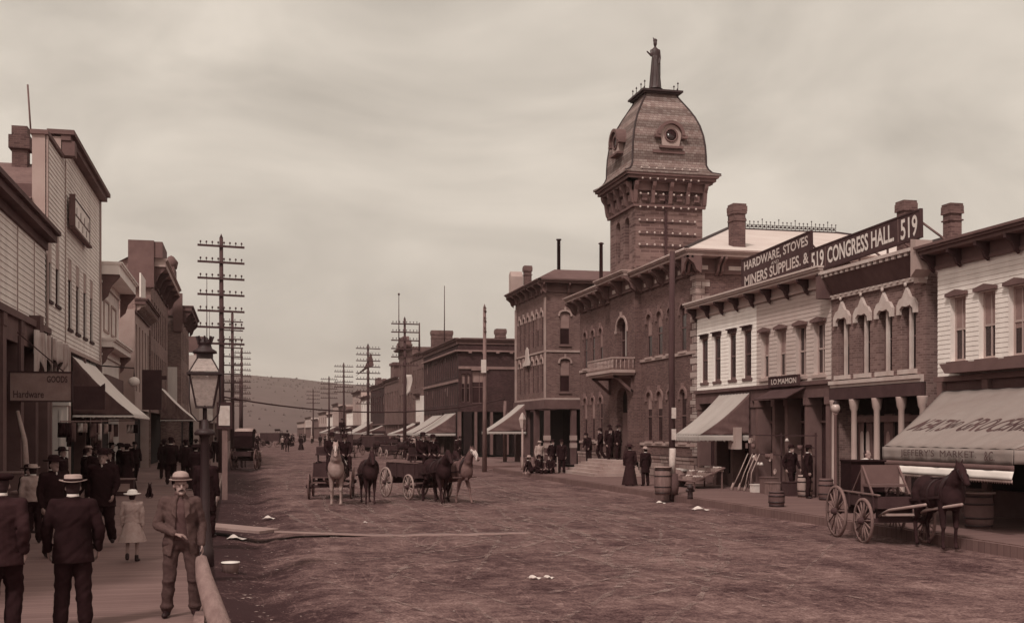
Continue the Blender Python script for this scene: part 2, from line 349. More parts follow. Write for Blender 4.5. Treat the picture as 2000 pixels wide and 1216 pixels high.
mk('letter_worn', .55, var=.25, scale=6, bump=0); mk('letter_faded', .09, var=.4, scale=4, bump=0); mk('sign_dark', .07, var=.3, scale=3); mk('sign_pale', .30, var=.25, scale=3); mk('interior_shade', .015, var=.5, scale=2, bump=0)  # near-black tone puts the recessed shopfronts' shade into the slab colour
mk('blindcloth', .26, var=.2, scale=3); mk('fruit', .16, var=.7, scale=14, bump=.3); mk('lamp_glass', .46, rough=.15, var=.12, scale=3, spec=.5, bump=0); mk('bronze', .045, rough=.5, var=.3, scale=8, spec=.4)
BR = brick_mat('city_brick', .125, stain=.2); BRC = brick_mat('congress_brick', .17, stain=.18); BRA = brick_mat('corner_brick', .14, stain=.25); BRB = brick_mat('far_brick', .05, stain=.25)
BRT = brick_mat('tower_brick', .16, bw_=.5, bh=.16, mort=.02, stain=.25); BRL = brick_mat('left_brick', .2, stain=.25); CHIM = brick_mat('chimney_brick', .12, stain=.3)
STN = brick_mat('ashlar', .25, bw_=.9, bh=.32, mort=.02, mr_=.1, var=.25); QN = brick_mat('quoin_stone', .34, bw_=.8, bh=.3, mort=.02, mr_=.12, var=.2)
G = glass_mat(); G2 = glass_mat('glass_pale', .10, .25)
WALKL = board_mat('walk_planks', .20, .16, 'y', var=.24, gap=.5); WALKR = board_mat('walk_planks_across', .17, .2, 'y', var=.2, gap=.6); SHING = board_mat('shingle', .2, .14, 'z', var=.35, gap=.45)
SLATE = brick_mat('slate', .21, bw_=.22, bh=.13, mort=.012, mr_=.12, var=.2, stain=.12, tone=1.9)
def band_slate():
    t = SLATE.node_tree; p = t.nodes['Principled BSDF']; src = p.inputs['Base Color'].links[0].from_socket
    g = t.nodes.new('ShaderNodeNewGeometry'); sx = t.nodes.new('ShaderNodeSeparateXYZ'); t.links.new(g.outputs['Position'], sx.inputs[0])
    w_ = N(t, 'ShaderNodeMath', operation='MULTIPLY', i_1=1.25); t.links.new(sx.outputs[2], w_.inputs[0]); f = N(t, 'ShaderNodeMath', operation='FRACT'); t.links.new(w_.outputs[0], f.inputs[0])
    gt = N(t, 'ShaderNodeMath', operation='GREATER_THAN', i_1=.55); t.links.new(f.outputs[0], gt.inputs[0]); ma_ = N(t, 'ShaderNodeMath', operation='MULTIPLY_ADD', i_1=.42, i_2=.85); t.links.new(gt.outputs[0], ma_.inputs[0])
    v = N(t, 'ShaderNodeVectorMath', operation='SCALE'); t.links.new(src, v.inputs[0]); t.links.new(ma_.outputs[0], v.inputs['Scale']); t.links.new(v.outputs[0], p.inputs['Base Color'])
band_slate()
# ================================================================ ground, street, walks, hill
def g_h(x, y):
    h = .03 * noise.noise((x * .35, y * .35, 0)) + .008 * noise.noise((x * 2.3, y * 1.1, 3)) + .010 * noise.noise((x * 5.1, y * 4.1, 9))
    h += -.02 * max(0, 1 - abs(x - (4 + math.sin(y * .13))) * 3) - .02 * max(0, 1 - abs(x - (5.5 + math.sin(y * .13))) * 3)
    if -1.2 < x < 1.6: h -= .15 * math.exp(-((x - .35) / .55) ** 2)
    if 13 < x < 15: h -= .06 * math.exp(-((x - 14.3) / .5) ** 2)
    f = max(0, min(1, (110 - y) / 40)); return h * f
def ladder(a, b, s):
    o = []; x = a
    while x < b: o.append(x); x += s
    return o
gx = [-4500, -1500, -500, -150, -60, -25, -12, -6] + ladder(-3, 17, .22) + [18, 22, 30, 60, 150, 500, 1500, 4500]
gy = [-400, -60, -10, 4] + ladder(8, 34, .22) + ladder(34, 70, .5) + ladder(70, 130, 3) + [130, 180, 260, 400, 700, 1200, 2500, 5000]
g = MB(); nx = len(gx)
g.add([(x, y, g_h(x, y)) for y in gy for x in gx], [(j * nx + i, j * nx + i + 1, (j + 1) * nx + i + 1, (j + 1) * nx + i) for j in range(len(gy) - 1) for i in range(nx - 1)], True)
def dirt_mat():
    m = bpy.data.materials.new('street_dirt'); m.use_nodes = True; t = m.node_tree; p = t.nodes['Principled BSDF']; p.inputs['Roughness'].default_value = .95; p.inputs['Specular IOR Level'].default_value = .1
    g_ = t.nodes.new('ShaderNodeNewGeometry'); K = t.links.new
    def nz(scale, st=(1, 1, 1), rot=0, det=8, dist=0):
        mp_ = t.nodes.new('ShaderNodeMapping'); mp_.inputs['Scale'].default_value = st; mp_.inputs['Rotation'].default_value = (0, 0, rot); K(g_.outputs['Position'], mp_.inputs[0])
        n = N(t, 'ShaderNodeTexNoise', i_Scale=scale, i_Detail=float(det), i_Roughness=.68, i_Distortion=dist); K(mp_.outputs[0], n.inputs['Vector']); return n.outputs[0]
    def ma(op, a, b, c=None):
        n = N(t, 'ShaderNodeMath', operation=op)
        for i, v in enumerate((a, b, c)):
            if v is None: continue
            if hasattr(v, 'type'): K(v, n.inputs[i])
            else: n.inputs[i].default_value = v
        return n.outputs[0]
    a = nz(.35); b = nz(1.0, (1.3, .5, 1), .3); c = nz(4.5); e = nz(26, (1, .8, 1), 0, 6); f = nz(1.3, (.45, 1.7, 1), -.15)
    s = ma('ADD', ma('MULTIPLY', a, .8), ma('ADD', ma('MULTIPLY', b, .75), ma('ADD', ma('MULTIPLY', c, .9), ma('ADD', ma('MULTIPLY', e, 1.15), ma('MULTIPLY', f, .4)))))
    # thin wheel tracks: contour lines of a slow distorted noise, stretched along the street
    tr = None
    for sc_, rot, d_ in ((.42, .05, .35), (.33, -.25, .5), (.5, .6, .3)):
        q = nz(sc_, (1.6, .3, 1), rot, 1, d_); q = ma('FRACT', ma('MULTIPLY', q, 9.0), 0.0)
        q = ma('LESS_THAN', ma('ABSOLUTE', ma('SUBTRACT', q, .5), 0.0), .03); tr = q if tr is None else ma('MAXIMUM', tr, q)
    trk = ma('MULTIPLY', tr, ma('GREATER_THAN', nz(.6), .5))
    s2 = ma('ADD', ma('SUBTRACT', s, 2.0), ma('MULTIPLY', ma('MULTIPLY', trk, c), .24))
    sx = t.nodes.new('ShaderNodeSeparateXYZ'); K(g_.outputs['Position'], sx.inputs[0])
    gut = N(t, 'ShaderNodeMapRange', i_1=2.4, i_2=.5, i_3=0.0, i_4=.34); K(ma('ADD', sx.outputs[0], ma('MULTIPLY', a, 1.5)), gut.inputs[0])
    s3 = ma('SUBTRACT', s2, gut.outputs[0])
    rp = N(t, 'ShaderNodeMapRange', i_1=-.235, i_2=.275); K(s3, rp.inputs[0])
    cr = t.nodes.new('ShaderNodeValToRGB'); K(rp.outputs[0], cr.inputs[0])
    el = cr.color_ramp.elements; el[0].position = 0; el[0].color = S(.045); el[1].position = 1; el[1].color = S(.27)
    for ps, v in ((.3, .095), (.55, .145), (.8, .19)): q = el.new(ps); q.color = S(v)
    K(cr.outputs[0], p.inputs['Base Color'])
    bu = N(t, 'ShaderNodeBump', i_Strength=.5, i_Distance=.03); K(ma('ADD', c, ma('ADD', b, ma('MULTIPLY', e, .5))), bu.inputs['Height']); K(bu.outputs[0], p.inputs['Normal'])
    return m
tag(g.build('street', dirt_mat(), keep=True), kind='structure')
wt = MB(); rt = random.Random(12)
def track(x, y, a, n, curv, wd):
    pl = []
    for i in range(n):
        pl.append((x, y, a)); x += .3 * math.sin(a); y += .3 * math.cos(a); a += curv + .012 * math.sin(i * .37 + x)
    for off in (0, 1.35):
        vs_ = []
        for i, (px_, py_, aa) in enumerate(pl):
            for s_ in (-1, 1): o_ = off + s_ * wd * (1 + .35 * math.sin(i * 1.7)); qx = px_ + o_ * math.cos(aa); qy = py_ - o_ * math.sin(aa); vs_.append((qx, qy, g_h(qx, qy) + .012))
        if all(0.8 < v[0] < 13.6 for v in vs_): wt.add(vs_, [(2 * i, 2 * i + 1, 2 * i + 3, 2 * i + 2) for i in range(len(pl) - 1)], True)
for k in range(26): track(rt.uniform(1.5, 12), rt.uniform(8, 26), rt.uniform(-1.0, 1.0), rt.randint(18, 40), rt.uniform(-.05, .05), rt.uniform(.03, .06))
for k in range(60): track(rt.uniform(1.5, 11.5), rt.uniform(22, 60), rt.uniform(-.15, .15), rt.randint(30, 70), rt.uniform(-.003, .003), rt.uniform(.04, .07))
tm = mat('rut_dirt', .29, var=.3, scale=5, bump=.3); tn = tm.node_tree; nn_ = N(tn, 'ShaderNodeTexNoise', i_Scale=3.5, i_Detail=6.0); gg = tn.nodes.new('ShaderNodeNewGeometry'); tn.links.new(gg.outputs['Position'], nn_.inputs['Vector']); rr_ = N(tn, 'ShaderNodeMapRange', i_1=.42, i_2=.62, i_3=0.0, i_4=.6); tn.links.new(nn_.outputs[0], rr_.inputs[0]); tn.links.new(rr_.outputs[0], tn.nodes['Principled BSDF'].inputs['Alpha'])
tag(wt.build('wheel_tracks', tm, keep=True), kind='structure')
# left boardwalk: planks on stringers, its street edge drifting like the photo's
def edge_x(y): return -.42 - .42 * min(1, max(0, (y - 12) / 14)) - .3 * min(1, max(0, (y - 28) / 40))
wl = MB(); ys = ladder(2, 400, 2)
for a, b in zip(ys[:-1], ys[1:]):
    e0, e1 = edge_x(a), edge_x(b)
    wl.add([(-9, a, .22), (e0, a, .22), (e1, b, .22), (-9, b, .22), (e0, a, -.25), (e1, b, -.25)], [(0, 1, 2, 3), (1, 4, 5, 2)])
wl.add([(-9, 2, .22), (-9, 2, -.2), (edge_x(2), 2, -.2), (edge_x(2), 2, .22)], [(0, 1, 2, 3)])
tag(wl.build('pavement', WALKL), kind='structure')
wr = MB()
for y0, y1 in ((6, 67), (70.5, 97), (101.5, 420)): wr.box(14.9, 19.5, y0, y1, -.2, .22)
wr.box(14.78, 14.898, 6, 67, -.2, .2)
tag(wr.build('pavement', WALKR), kind='structure')
# timber edging along the left walk
kb = MB()
for a, b in zip(ys[:-1], ys[1:]):
    if b > 80: break
    kb.bar((edge_x(a) + .035, a, .1), (edge_x(b) + .035, b - .02, .1), .06, .24)
tag(kb.build('kerb', M['light_wood']), kind='structure')
# hill with scattered timber and a pale road
hm = MB(); nxh, nyh = 150, 50
def hp(a, b):
    x = -1500 + 4200 * a; y = 950 + 1400 * b
    rid = (92 - .088 * max(0, min(650, x - 10)) + .02 * max(0, 10 - x)) + 2.5 * noise.noise((x * .004, 0, 1))
    f = b / .62
    z = rid * (min(1, f) ** 1.25) if f <= 1 else rid * (1 - .5 * (f - 1))
    z += (6 * noise.noise((x * .006, y * .006, 2)) + 2.2 * noise.noise((x * .03, y * .03, 5))) * min(1, b * 4)
    return (x, y, z - 2)
hm.grid(hp, nxh, nyh)
hmat = mat('hill_scrub', .08, var=.35, scale=.05, bump=.5, bscale=.2)
tag(hm.build('hill', hmat, keep=True), kind='structure')
rng = random.Random(4)
tr_ = MB()
for i in range(5200):
    a, b = rng.random(), .08 + .54 * rng.random() ** .7
    x, y, z = hp(a * .45 + .25, b)
    if noise.noise((x * .005, y * .01, 7)) < -.05 and rng.random() < .8 and b < .55: continue
    h = 1.2 + 2.6 * rng.random() ** 2
    if b < .5 and rng.random() < .6: continue
    tr_.lathe([(h * .5, -.4), (h * .45, h * .35), (h * .1, h * .8)], (x, y, z), 5, False)
tag(tr_.build('far_wood', mat('pine_dark', .065, var=.3, scale=.05, bump=0), keep=True), 'dark scrubby pines scattered over the far hillside and its skyline', 'trees', kind='stuff')
# ================================================================ RIGHT SIDE
X0 = 19.3; FR = Fr('x-', X0)
# ---- white clapboard shop (right edge)
b = thing('shop_building', 'white clapboard two-storey shop at the right edge, above the lettered market awning', 'building', (X0, 24, .22), 'wooden shop buildings')
ops = [(27.18, 27.87, 4.4, 6.2), (25.93, 26.62, 4.4, 6.2), (24.7, 25.4, 4.4, 6.2), (23.4, 24.1, 4.4, 6.2)]
m_ = MB(); wall(m_, FR, 20, 28.47, 4.0, 7.3, ops, .3, .13); m_.build('wall', M['cream_paint'], b)
m_ = MB(); shell(m_, X0, 33, 20, 28.47, .22, 7.3, 'w'); m_.box(20, 28.47, -.3, 0, .22, .9, FR); m_.box(20, 28.47, -.25, 0, 3.4, 3.999, FR); m_.build('side_wall', M['dark_paint'], b)
for o in ops[:3]: window(b, FR, o, M['grey_paint'], G, mull=True, sill=.09, hood='ped', hm=M['brown_paint'], sm=M['brown_paint'], fw=.07, blind=.48 if o[0] > 25 else .6)
m_ = MB(); m_.box(20, 28.5, 0.001, .12, 3.85, 4.0, FR); m_.poly([(20, 4.32), (27.75, 4.32), (27.5, 4.05), (20, 4.05)], FR, .03, .45); m_.build('ledge', M['brown_paint'], b)
cornice(b, FR, 19.9, 28.75, 7.72, .62, M['brown_paint'], br=8, bm=M['trim_dark'], drop=.36, fm=M['brown_paint'])
m_ = MB(); m_.box(20, 28.4, -1.2, -.3, .25, 3.5, FR); m_.build('shop_front', M['interior_shade'], b)
for y in (28.2, 26.2, 24.0): m_ = MB(); m_.box(y - .12, y + .12, 0, .14, .22, 3.84, FR); m_.build('pilaster', M['brown_paint'], b)
# ---- two-storey clapboard pair
b = thing('shop_building', 'two-storey clapboard shop, left half white and right half grey, beside the city hall', 'building', (X0, 40, .22), 'wooden shop buildings')
opw = [(44.82, 45.5, 4.54, 6.42), (43.5, 44.17, 4.54, 6.42), (42.0, 42.63, 4.54, 6.42), (40.59, 41.28, 4.54, 6.42)]
opg = [(39.05, 39.74, 4.46, 6.2), (37.7, 38.42, 4.46, 6.2), (36.19, 36.95, 4.4, 6.2), (34.87, 35.64, 4.4, 6.2)]
m_ = MB(); wall(m_, FR, 40.14, 46.0, 4.2, 7.55, opw, .3, .15); m_.build('wall', M['white_paint'], b)['label'] = 'white clapboard wall'
m_ = MB(); wall(m_, FR, 34.45, 40.14, 4.2, 7.55, opg, .3, .15); m_.build('wall', M['grey_siding'], b)['label'] = 'grey clapboard wall'
m_ = MB(); shell(m_, X0, 33, 34.45, 46.0, .22, 7.55, 'w'); m_.build('side_wall', M['grey_paint'], b)
for o in opw: window(b, FR, o, M['brown_paint'], G, mull=False, sill=.05, hood='flat', hm=M['trim_dark'], fw=.1, rec=.05)
for i, o in enumerate(opg): window(b, FR, o, M['grey_paint'], G, mull=True, sill=.07, hood='ped', hm=M['brown_paint'], fw=.08, blind=(.5, .5, 0, 0)[i])
m_ = MB(); m_.box(34.45, 46.0, .03, .16, 4.06, 4.2, FR); m_.box(34.45, 46.0, .03, .08, 3.62, 4.059, FR); m_.build('ledge', M['dark_paint'], b)
cornice(b, FR, 34.3, 46.2, 8.0, .62, M['grey_siding'], br=9, bm=M['trim_dark'], drop=.35, fm=M['grey_paint'], bh=.55)
def storefront(par, F, u0, u1, z1, piers, m, rec=.5, door=None, transom=2.75):
    k = MB(); k.box(u0, u1, -rec - .1, -rec, .22, z1, F); k.build('shop_window', G, par)
    for u in piers:
        q = MB(); q.box(u - .11, u + .11, -rec + .01, .06, .5, z1 - .25, F); q.box(u - .16, u + .16, -rec + .02, .1, .22, .5, F); q.box(u - .16, u + .16, -rec + .02, .1, z1 - .25, z1, F); q.build('pilaster', m, par)
    q = MB()
    for a, c in zip(piers[:-1], piers[1:]):
        q.box(a + .11, c - .11, -rec + .01, -rec + .1, .22, .7, F); q.box(a + .11, c - .11, -rec + .01, -rec + .07, transom, transom + .08, F)
        n = max(1, round(abs(c - a) / .7))
        for i in range(1, n): u = a + (c - a) * i / n; q.box(u - .025, u + .025, -rec + .01, -rec + .06, .7, z1 - .01, F)
    q.build('glazing_bars', m, par)
m_ = MB(); m_.box(34.45, 46, -.6, -.55, .22, 4.05, FR); m_.build('shop_front', M['interior_shade'], b)
storefront(b, FR, 34.5, 40.2, 3.62, [34.62, 36.1, 37.6, 38.6, 40.0], M['brown_paint'])
storefront(b, FR, 40.3, 45.9, 3.62, [40.55, 42.3, 43.9, 45.75], M['brown_paint'])
# ---- Congress Hall
b = thing('congress_hall', 'brick hall with four pale-hooded windows beneath the rooftop CONGRESS HALL sign', 'building', (X0, 31.7, .22))
opc = [(33.3, 34.05, 4.3, 6.3, .5), (32.05, 32.8, 4.3, 6.3, .5), (30.8, 31.55, 4.3, 6.3, .5), (29.55, 30.3, 4.3, 6.3, .5)]
m_ = MB(); wall(m_, FR, 29.06, 34.43, 3.9, 7.5, opc, .3); shell(m_, X0, 33, 29.06, 34.43, .22, 7.5, 'w'); m_.build('wall', BRC, b)
for i, o in enumerate(opc):
    wn = window(b, FR, o, M['brown_paint'], G, sash=True, fw=.06, rec=.2)
    u0, u1, z0, z1 = o[:4]; c = (u0 + u1) / 2
    h = MB(); r_ = .5; n = 8
    pin = [(c - .32 + .32 * (1 - math.cos(t * math.pi / n)), 6.05 + .14 * math.sin(t * math.pi / n)) for t in range(n + 1)]
    h.poly([(c - .5, 5.95), (c - .36, 5.95), (c - .34, 6.1), (c - .2, 6.2), (c, 6.16), (c + .2, 6.2), (c + .34, 6.1), (c + .36, 5.95), (c + .5, 5.95), (c + .5, 6.22), (c + .36, 6.4), (c + .2, 6.45), (c, 6.75), (c - .2, 6.45), (c - .36, 6.4), (c - .5, 6.22)], FR, .004, .1)
    h.lathe([(.0, 0), (.07, .0), (.07, .03), (0, .03)], FR(c, .1, 6.82), 8, ax=(-1, 0, 0)); h.build('hood', M['light_stone'], wn)
    h = MB(); h.box(c - .07, c + .03, -.13, -.04, z0, z1 - .12, FR); h.build('mullion', M['light_stone'], wn)
    h = MB(); h.box(u0 - .08, u1 + .08, -.05, .1, z0 - .14, z0 - .002, FR); h.build('sill', M['light_stone'], wn)
m_ = MB(); m_.box(29.15, 34.4, .001, .16, 4.0, 4.12, FR); m_.box(29.15, 34.4, .001, .1, 3.9, 3.999, FR); m_.build('ledge', M['light_stone'], b)
cn = MB(); cn.box(28.95, 34.45, .001, .5, 7.68, 7.78, FR); cn.box(28.95, 34.45, .001, .1, 6.86, 7.0, FR); k = cn.build('cornice', M['light_stone'], b)
q = MB()
for i in range(17): u = 29.05 + 5.3 * i / 16; q.box(u - .08, u + .08, .3, .46, 7.58, 7.679, FR); q.box(u - .11, u + .03, .101, .14, 6.93, 6.99, FR)
q.build('dentils', M['light_stone'], k)
q = MB(); q.add([FR(u, d_, z) for u in (28.97, 34.43) for d_, z in ((.05, 7.001), (.4, 7.6), (0.002, 7.6), (.002, 7.001))], [(0, 1, 2, 3), (4, 5, 6, 7), (0, 1, 5, 4), (1, 2, 6, 5), (0, 3, 7, 4)]); q.build('frieze', M['dark_paint'], k)
q = MB(); q.poly([(28.72, 7.1), (28.98, 6.9), (28.98, 8.0), (28.72, 7.95)], FR, .01, .55); q.poly([(28.98, 6.75), (29.2, 6.75), (29.2, 7.0), (28.98, 7.05)], FR, .01, .3); q.build('end_bracket', M['grey_paint'], k)
q = MB(); q.box(34.3, 34.6, .01, .5, 6.9, 7.7, FR); q.build('end_bracket', M['dark_paint'], k)
m_ = MB(); m_.box(29.1, 34.4, .001, .12, 3.5, 3.88, FR); m_.build('sign_band', M['sign_dark'], b)
m_ = MB(); m_.box(29.1, 34.4, -1.1, -.7, .22, 3.5, FR); m_.build('shop_front', M['interior_shade'], b)
for u in (34.25, 33.0, 31.65, 30.3, 29.2):
    q = MB(); q.lathe([(.16, .22), (.16, .42), (.1, .5), (.095, 3.1), (.14, 3.2), (.17, 3.45), (.17, 3.49)], FR(u, 0, 0), 10); q.build('column', M['grey_paint'], b)
for u in (33.55, 33.2, 32.0, 31.1):
    q = MB(); q.box(u - .25, u + .25, -.69, -.62, .22, 3.0, FR); dr = q.build('door', M['dark_paint'], b)
    q = MB(); n = 6; q.poly([(u - .1, 1.25), (u + .1, 1.25), (u + .1, 2.3)] + [(u + .1 * math.cos(t * math.pi / n), 2.3 + .16 * math.sin(t * math.pi / n)) for t in range(1, n + 1)], FR, -.615, -.6)
    q.build('pane', M['blindcloth'] if u == 32.0 else mat('door_blind', .42, var=.1), dr)
q = MB(); q.box(29.2, 34.3, -.62, -.55, 2.75, 2.95, FR); q.build('transom_bar', M['brown_paint'], b)
# ---- roof signs
def sign(name, label, cat, F, u0, u1, z0, z1, d, th, bm_, fm_, lines, right, tilt=0, group=None, lm=None, back=True):
    c = Vector(F((u0 + u1) / 2, d, (z0 + z1) / 2)); t = thing(name, label, cat, F((u0 + u1) / 2, d, z0), group)
    q = MB(); q.box(u0, u1, d, d + th, z0, z1, F); bd = q.build('board', bm_, t)
    q = MB(); e = .05
    q.box(u0 - e, u1 + e, d - .02, d + th + .02, z1, z1 + e, F); q.box(u0 - e, u1 + e, d - .02, d + th + .02, z0 - e, z0, F); q.box(u0 - e, u0, d - .02, d + th + .02, z0, z1, F); q.box(u1, u1 + e, d - .02, d + th + .02, z0, z1, F)
    q.build('frame', fm_, t)
    nn = Vector(F(0, 1, 0)) - Vector(F(0, 0, 0))
    for body, cu, cz, wd, ht, bold in lines:
        ps = Vector(F(cu, d + th + .006, cz)); mb = text_mesh(body, wd, ht, right, (0, 0, 1), ps, .004, bold); mb.build('lettering', lm or M['letter_white'], t)
    if tilt: t.rotation_euler = (tilt, 0, 0)
    return t
RL = (0, -1, 0)
s = sign('roof_sign', 'long dark rooftop sign lettered CONGRESS HALL between two 519 numbers', 'sign', FR, 28.8, 35.25, 7.98, 8.72, .3, .06, M['sign_dark'], M['trim_dark'],
         [('519', 34.72, 8.33, .85, .6, .02), ('CONGRESS HALL.', 32.08, 8.35, 3.95, .54, .025), ('519', 29.33, 8.33, .85, .62, .02)], RL, R(-1.6))
for u in (29, 30.6, 32.2, 33.8, 35):
    q = MB(); q.bar(FR(u, .28, 8.0), FR(u, .28, 7.78), .05); q.bar(FR(u, .28, 8.5), FR(u, -1.0, 7.7), .05); q.build('support', M['old_wood'], s)
for u in (34.2, 29.9): q = MB(); q.box(u - .012, u + .012, .361, .367, 8.0, 8.7, FR); q.build('board_joint', M['old_wood'], s)
s = sign('roof_sign', 'dark rooftop sign lettered HARDWARE, STOVES AND MINERS SUPPLIES in two rows', 'sign', FR, 35.3, 40.75, 8.1, 9.2, .25, .06, M['sign_dark'], M['trim_dark'],
         [('HARDWARE, STOVES', 38.0, 8.92, 5.1, .4, .02), ('AND', 37.95, 8.65, .6, .12, 0), ('MINERS SUPPLIES. &', 37.98, 8.36, 5.1, .4, .02)], RL, R(-2.2), lm=M['letter_worn'])
for u in (35.5, 37, 38.6, 40.5):
    q = MB(); q.bar(FR(u, .23, 8.3), FR(u, .23, 7.9), .05); q.bar(FR(u, .23, 8.9), FR(u, -1.0, 7.7), .05); q.build('support', M['old_wood'], s)
sign('shop_sign', 'small dark board lettered I.O.MAMON fixed above the grey shopfront', 'sign', FR, 36.4, 38.65, 4.12, 4.42, .17, .04, M['sign_dark'], M['trim_dark'], [('I.O.MAMON', 37.5, 4.27, 1.95, .2, .02)], RL, lm=M['letter_worn'])
t = thing('canopy_sign', 'slanted sign canopy of worn light strokes jutting over the grey shopfront', 'sign', FR(37.4, .1, 3.6))
q = MB(); q.grid(lambda a, c: FR(36.1 + 2.5 * a, .1 + .75 * c, 3.98 - .38 * c), 6, 2, .03, False); q.build('board', M['sign_dark'], t)
q = MB()
for i in range(9):
    u = 36.3 + .26 * i; sl = (.1, -.12, 0)[i % 3]
    q.add([FR(u + sl * .2, .25, 3.925), FR(u + .08 + sl * .2, .25, 3.925), FR(u + .1 + sl, .7, 3.695), FR(u + sl, .7, 3.695)], [(0, 1, 2, 3)])
q.build('lettering', M['letter_worn'], t)
# ---- awnings
def awning(label, F, u0, u1, zt, o0, o1, zo, out, val=.28, m=None, sag=.12, side=None, vb=None, scal=.05, group='canvas shop awnings', cm=None, ends=(True, True)):
    """canvas from wall line u0..u1 at zt down to o0..o1 at depth out, height zo, side curtains and a valance"""
    m = m or M['canvas']; t = thing('awning', label, 'awning', F((u0 + u1) / 2, 0, zt), group)
    q = MB(); q.grid(lambda a, c: F((u0 + (u1 - u0) * a) * (1 - c) + (o0 + (o1 - o0) * a) * c, .02 + out * c, zt + (zo - zt) * c - sag * math.sin(c * math.pi) * (1 + .25 * math.sin(a * 19)) + .012 * math.sin(a * 60)), 40, 12, .012); q.build('canvas', m, t)
    if ends[0] or ends[1]:
        for e, (uw, uo) in enumerate(((u0, o0), (u1, o1))):
            if not ends[e]: continue
            q = MB()
            def fn(a, c):      # a from wall to front, c from top edge to hem
                us_ = uw + (uo - uw) * a; zt_ = zt + (zo - zt) * a - sag * math.sin(a * math.pi) - .01
                zb = zo + (0.02 * math.sin(a * 30)); r_ = math.sin((a * 1.0 + (1 - a) * c * .7) * 34) * .035 * c * (1 - a * .7)
                return F(us_ + r_, .03 + out * a, zt_ * (1 - c) + min(zt_, zb) * c)
            q.grid(fn, 36, 10, .01); q.build('side_curtain', cm or M['canvas_shade_side'], t)
    q = MB(); k = max(8, int(abs(o1 - o0) / .13))
    def vf(a, c, z0=zo - .005, hh=val): return F(o0 + (o1 - o0) * a, out + .035 + .012 * math.sin(a * 50 + 2 * c) * c, z0 - hh * c + (scal * abs(math.sin(a * k * math.pi)) if c > .9 else 0))
    q.grid(vf, k * 3, 3, .008)
    for e, (uw, uo) in enumerate(((u0, o0), (u1, o1))):
        if ends[e]: q.grid(lambda a, c: F(uw + (uo - uw) * a + .0 + (-.03 if e == 0 else .03), .05 + out * a, zo - .01 - val * .9 * c + (scal * abs(math.sin(a * 12 * math.pi)) if c > .9 else 0)), 30, 3, .008)
    q.build('valance', vb or m, t)
    q = MB(); q.tube([F(u0, .03, zo + .02), F(o0, out, zo - .01), F(o1, out, zo - .01), F(u1, .03, zo + .02)], .02, 6); q.build('frame_rod', M['iron'], t); q = MB(); q.tube([F(u0, .03, zt), F(u1, .03, zt)], .025, 6); q.build('wall_rod', M['iron'], t)
    return t
awning('pale canvas awning with fringed hem over the fruit shop next to the city hall', Fr('x-', 19.2), 40.5, 43.35, 3.94, 40.7, 43.25, 2.3, 2.0, val=.3, scal=.08, cm=M['canvas_shade_side'])
aw = awning('huge grey canvas awning lettered MEATS AND GROCERIES at the right edge', Fr('x-', 19.15), 19.9, 28.0, 3.56, 20.4, 25.3, 2.08, 3.5, val=.33, m=M['canvas_grey'], sag=.05, cm=M['grey_paint'], ends=(True, True), scal=0, )
FA = Fr('x-', 19.15)
sl = Vector(FA(0, 0, 3.56)) - Vector(FA(0, 3.5, 2.08)); sl.normalize()
pa = lambda u, c: Vector(FA(u, .02 + 3.5 * c, 3.56 - 1.48 * c - .05 * math.sin(c * math.pi) + .03))
aa_ = lambda u, c: (u - (19.9 + .5 * c)) / (8.1 - 3.2 * c)
def drape(mb, u, c):
    o_ = pa(u, c); out_ = []
    for v in mb.v:
        dv = Vector(v) - o_; uu = u - dv.dot(Vector(RL)); cc = c - dv.dot(sl) / 3.8
        p_ = Vector(FA(uu, .02 + 3.5 * cc, 3.56 - 1.48 * cc - .05 * math.sin(cc * math.pi) * (1 + .25 * math.sin(aa_(uu, cc) * 19)) + .012 * math.sin(aa_(uu, cc) * 60)))
        out_.append(p_ + Vector((-.006, 0, .016)))
    mb.v = out_; return mb
for body, u, c, wd, ht, bo in (('MEATS', 25.2, .62, 1.4, .8, .02), ('AND', 24.35, .62, .5, .4, .01), ('GROCERIES', 22.6, .62, 2.7, .8, .02)):
    drape(text_mesh(body, wd, ht, RL, sl, pa(u, c), 0, bo, shear=-.15), u, c).build('lettering', M['letter_faded'], aw)
text_mesh("JEFFERY'S  MARKET.", 2.9, .2, RL, (0, 0, 1), FA(23.0, 3.6, 1.93), .004, 0).build('lettering', M['letter_faded'], aw)
text_mesh("&C.", .35, .2, RL, (0, 0, 1), FA(21.1, 3.6, 1.93), .004, .004).build('lettering', M['letter_faded'], aw)
q = MB(); q.grid(lambda a, c: FA(20.35 + 5.0 * a, 3.56 + .01 * math.sin(a * 40), 1.745 - .12 * c), 40, 2, .01); q.build('dark_band', M['brown_paint'], aw)
q = MB(); q.grid(lambda a, c: FA(20.35 + 5.0 * a, 3.57 + .05 * c + .02 * math.sin(a * 31), 1.622 - .17 * c), 60, 3, .01); q.build('white_band', M['canvas_bright'], aw)
q = MB(); q.grid(lambda a, c: FA(20.35 + 5.0 * a, 3.60 + .02 * math.sin(a * 31), 1.45 - .1 * c + (.05 if (int(a * 120) % 2 and c > .9) else 0)), 120, 1, .01); q.build('fringe', M['pale_cloth'], aw)
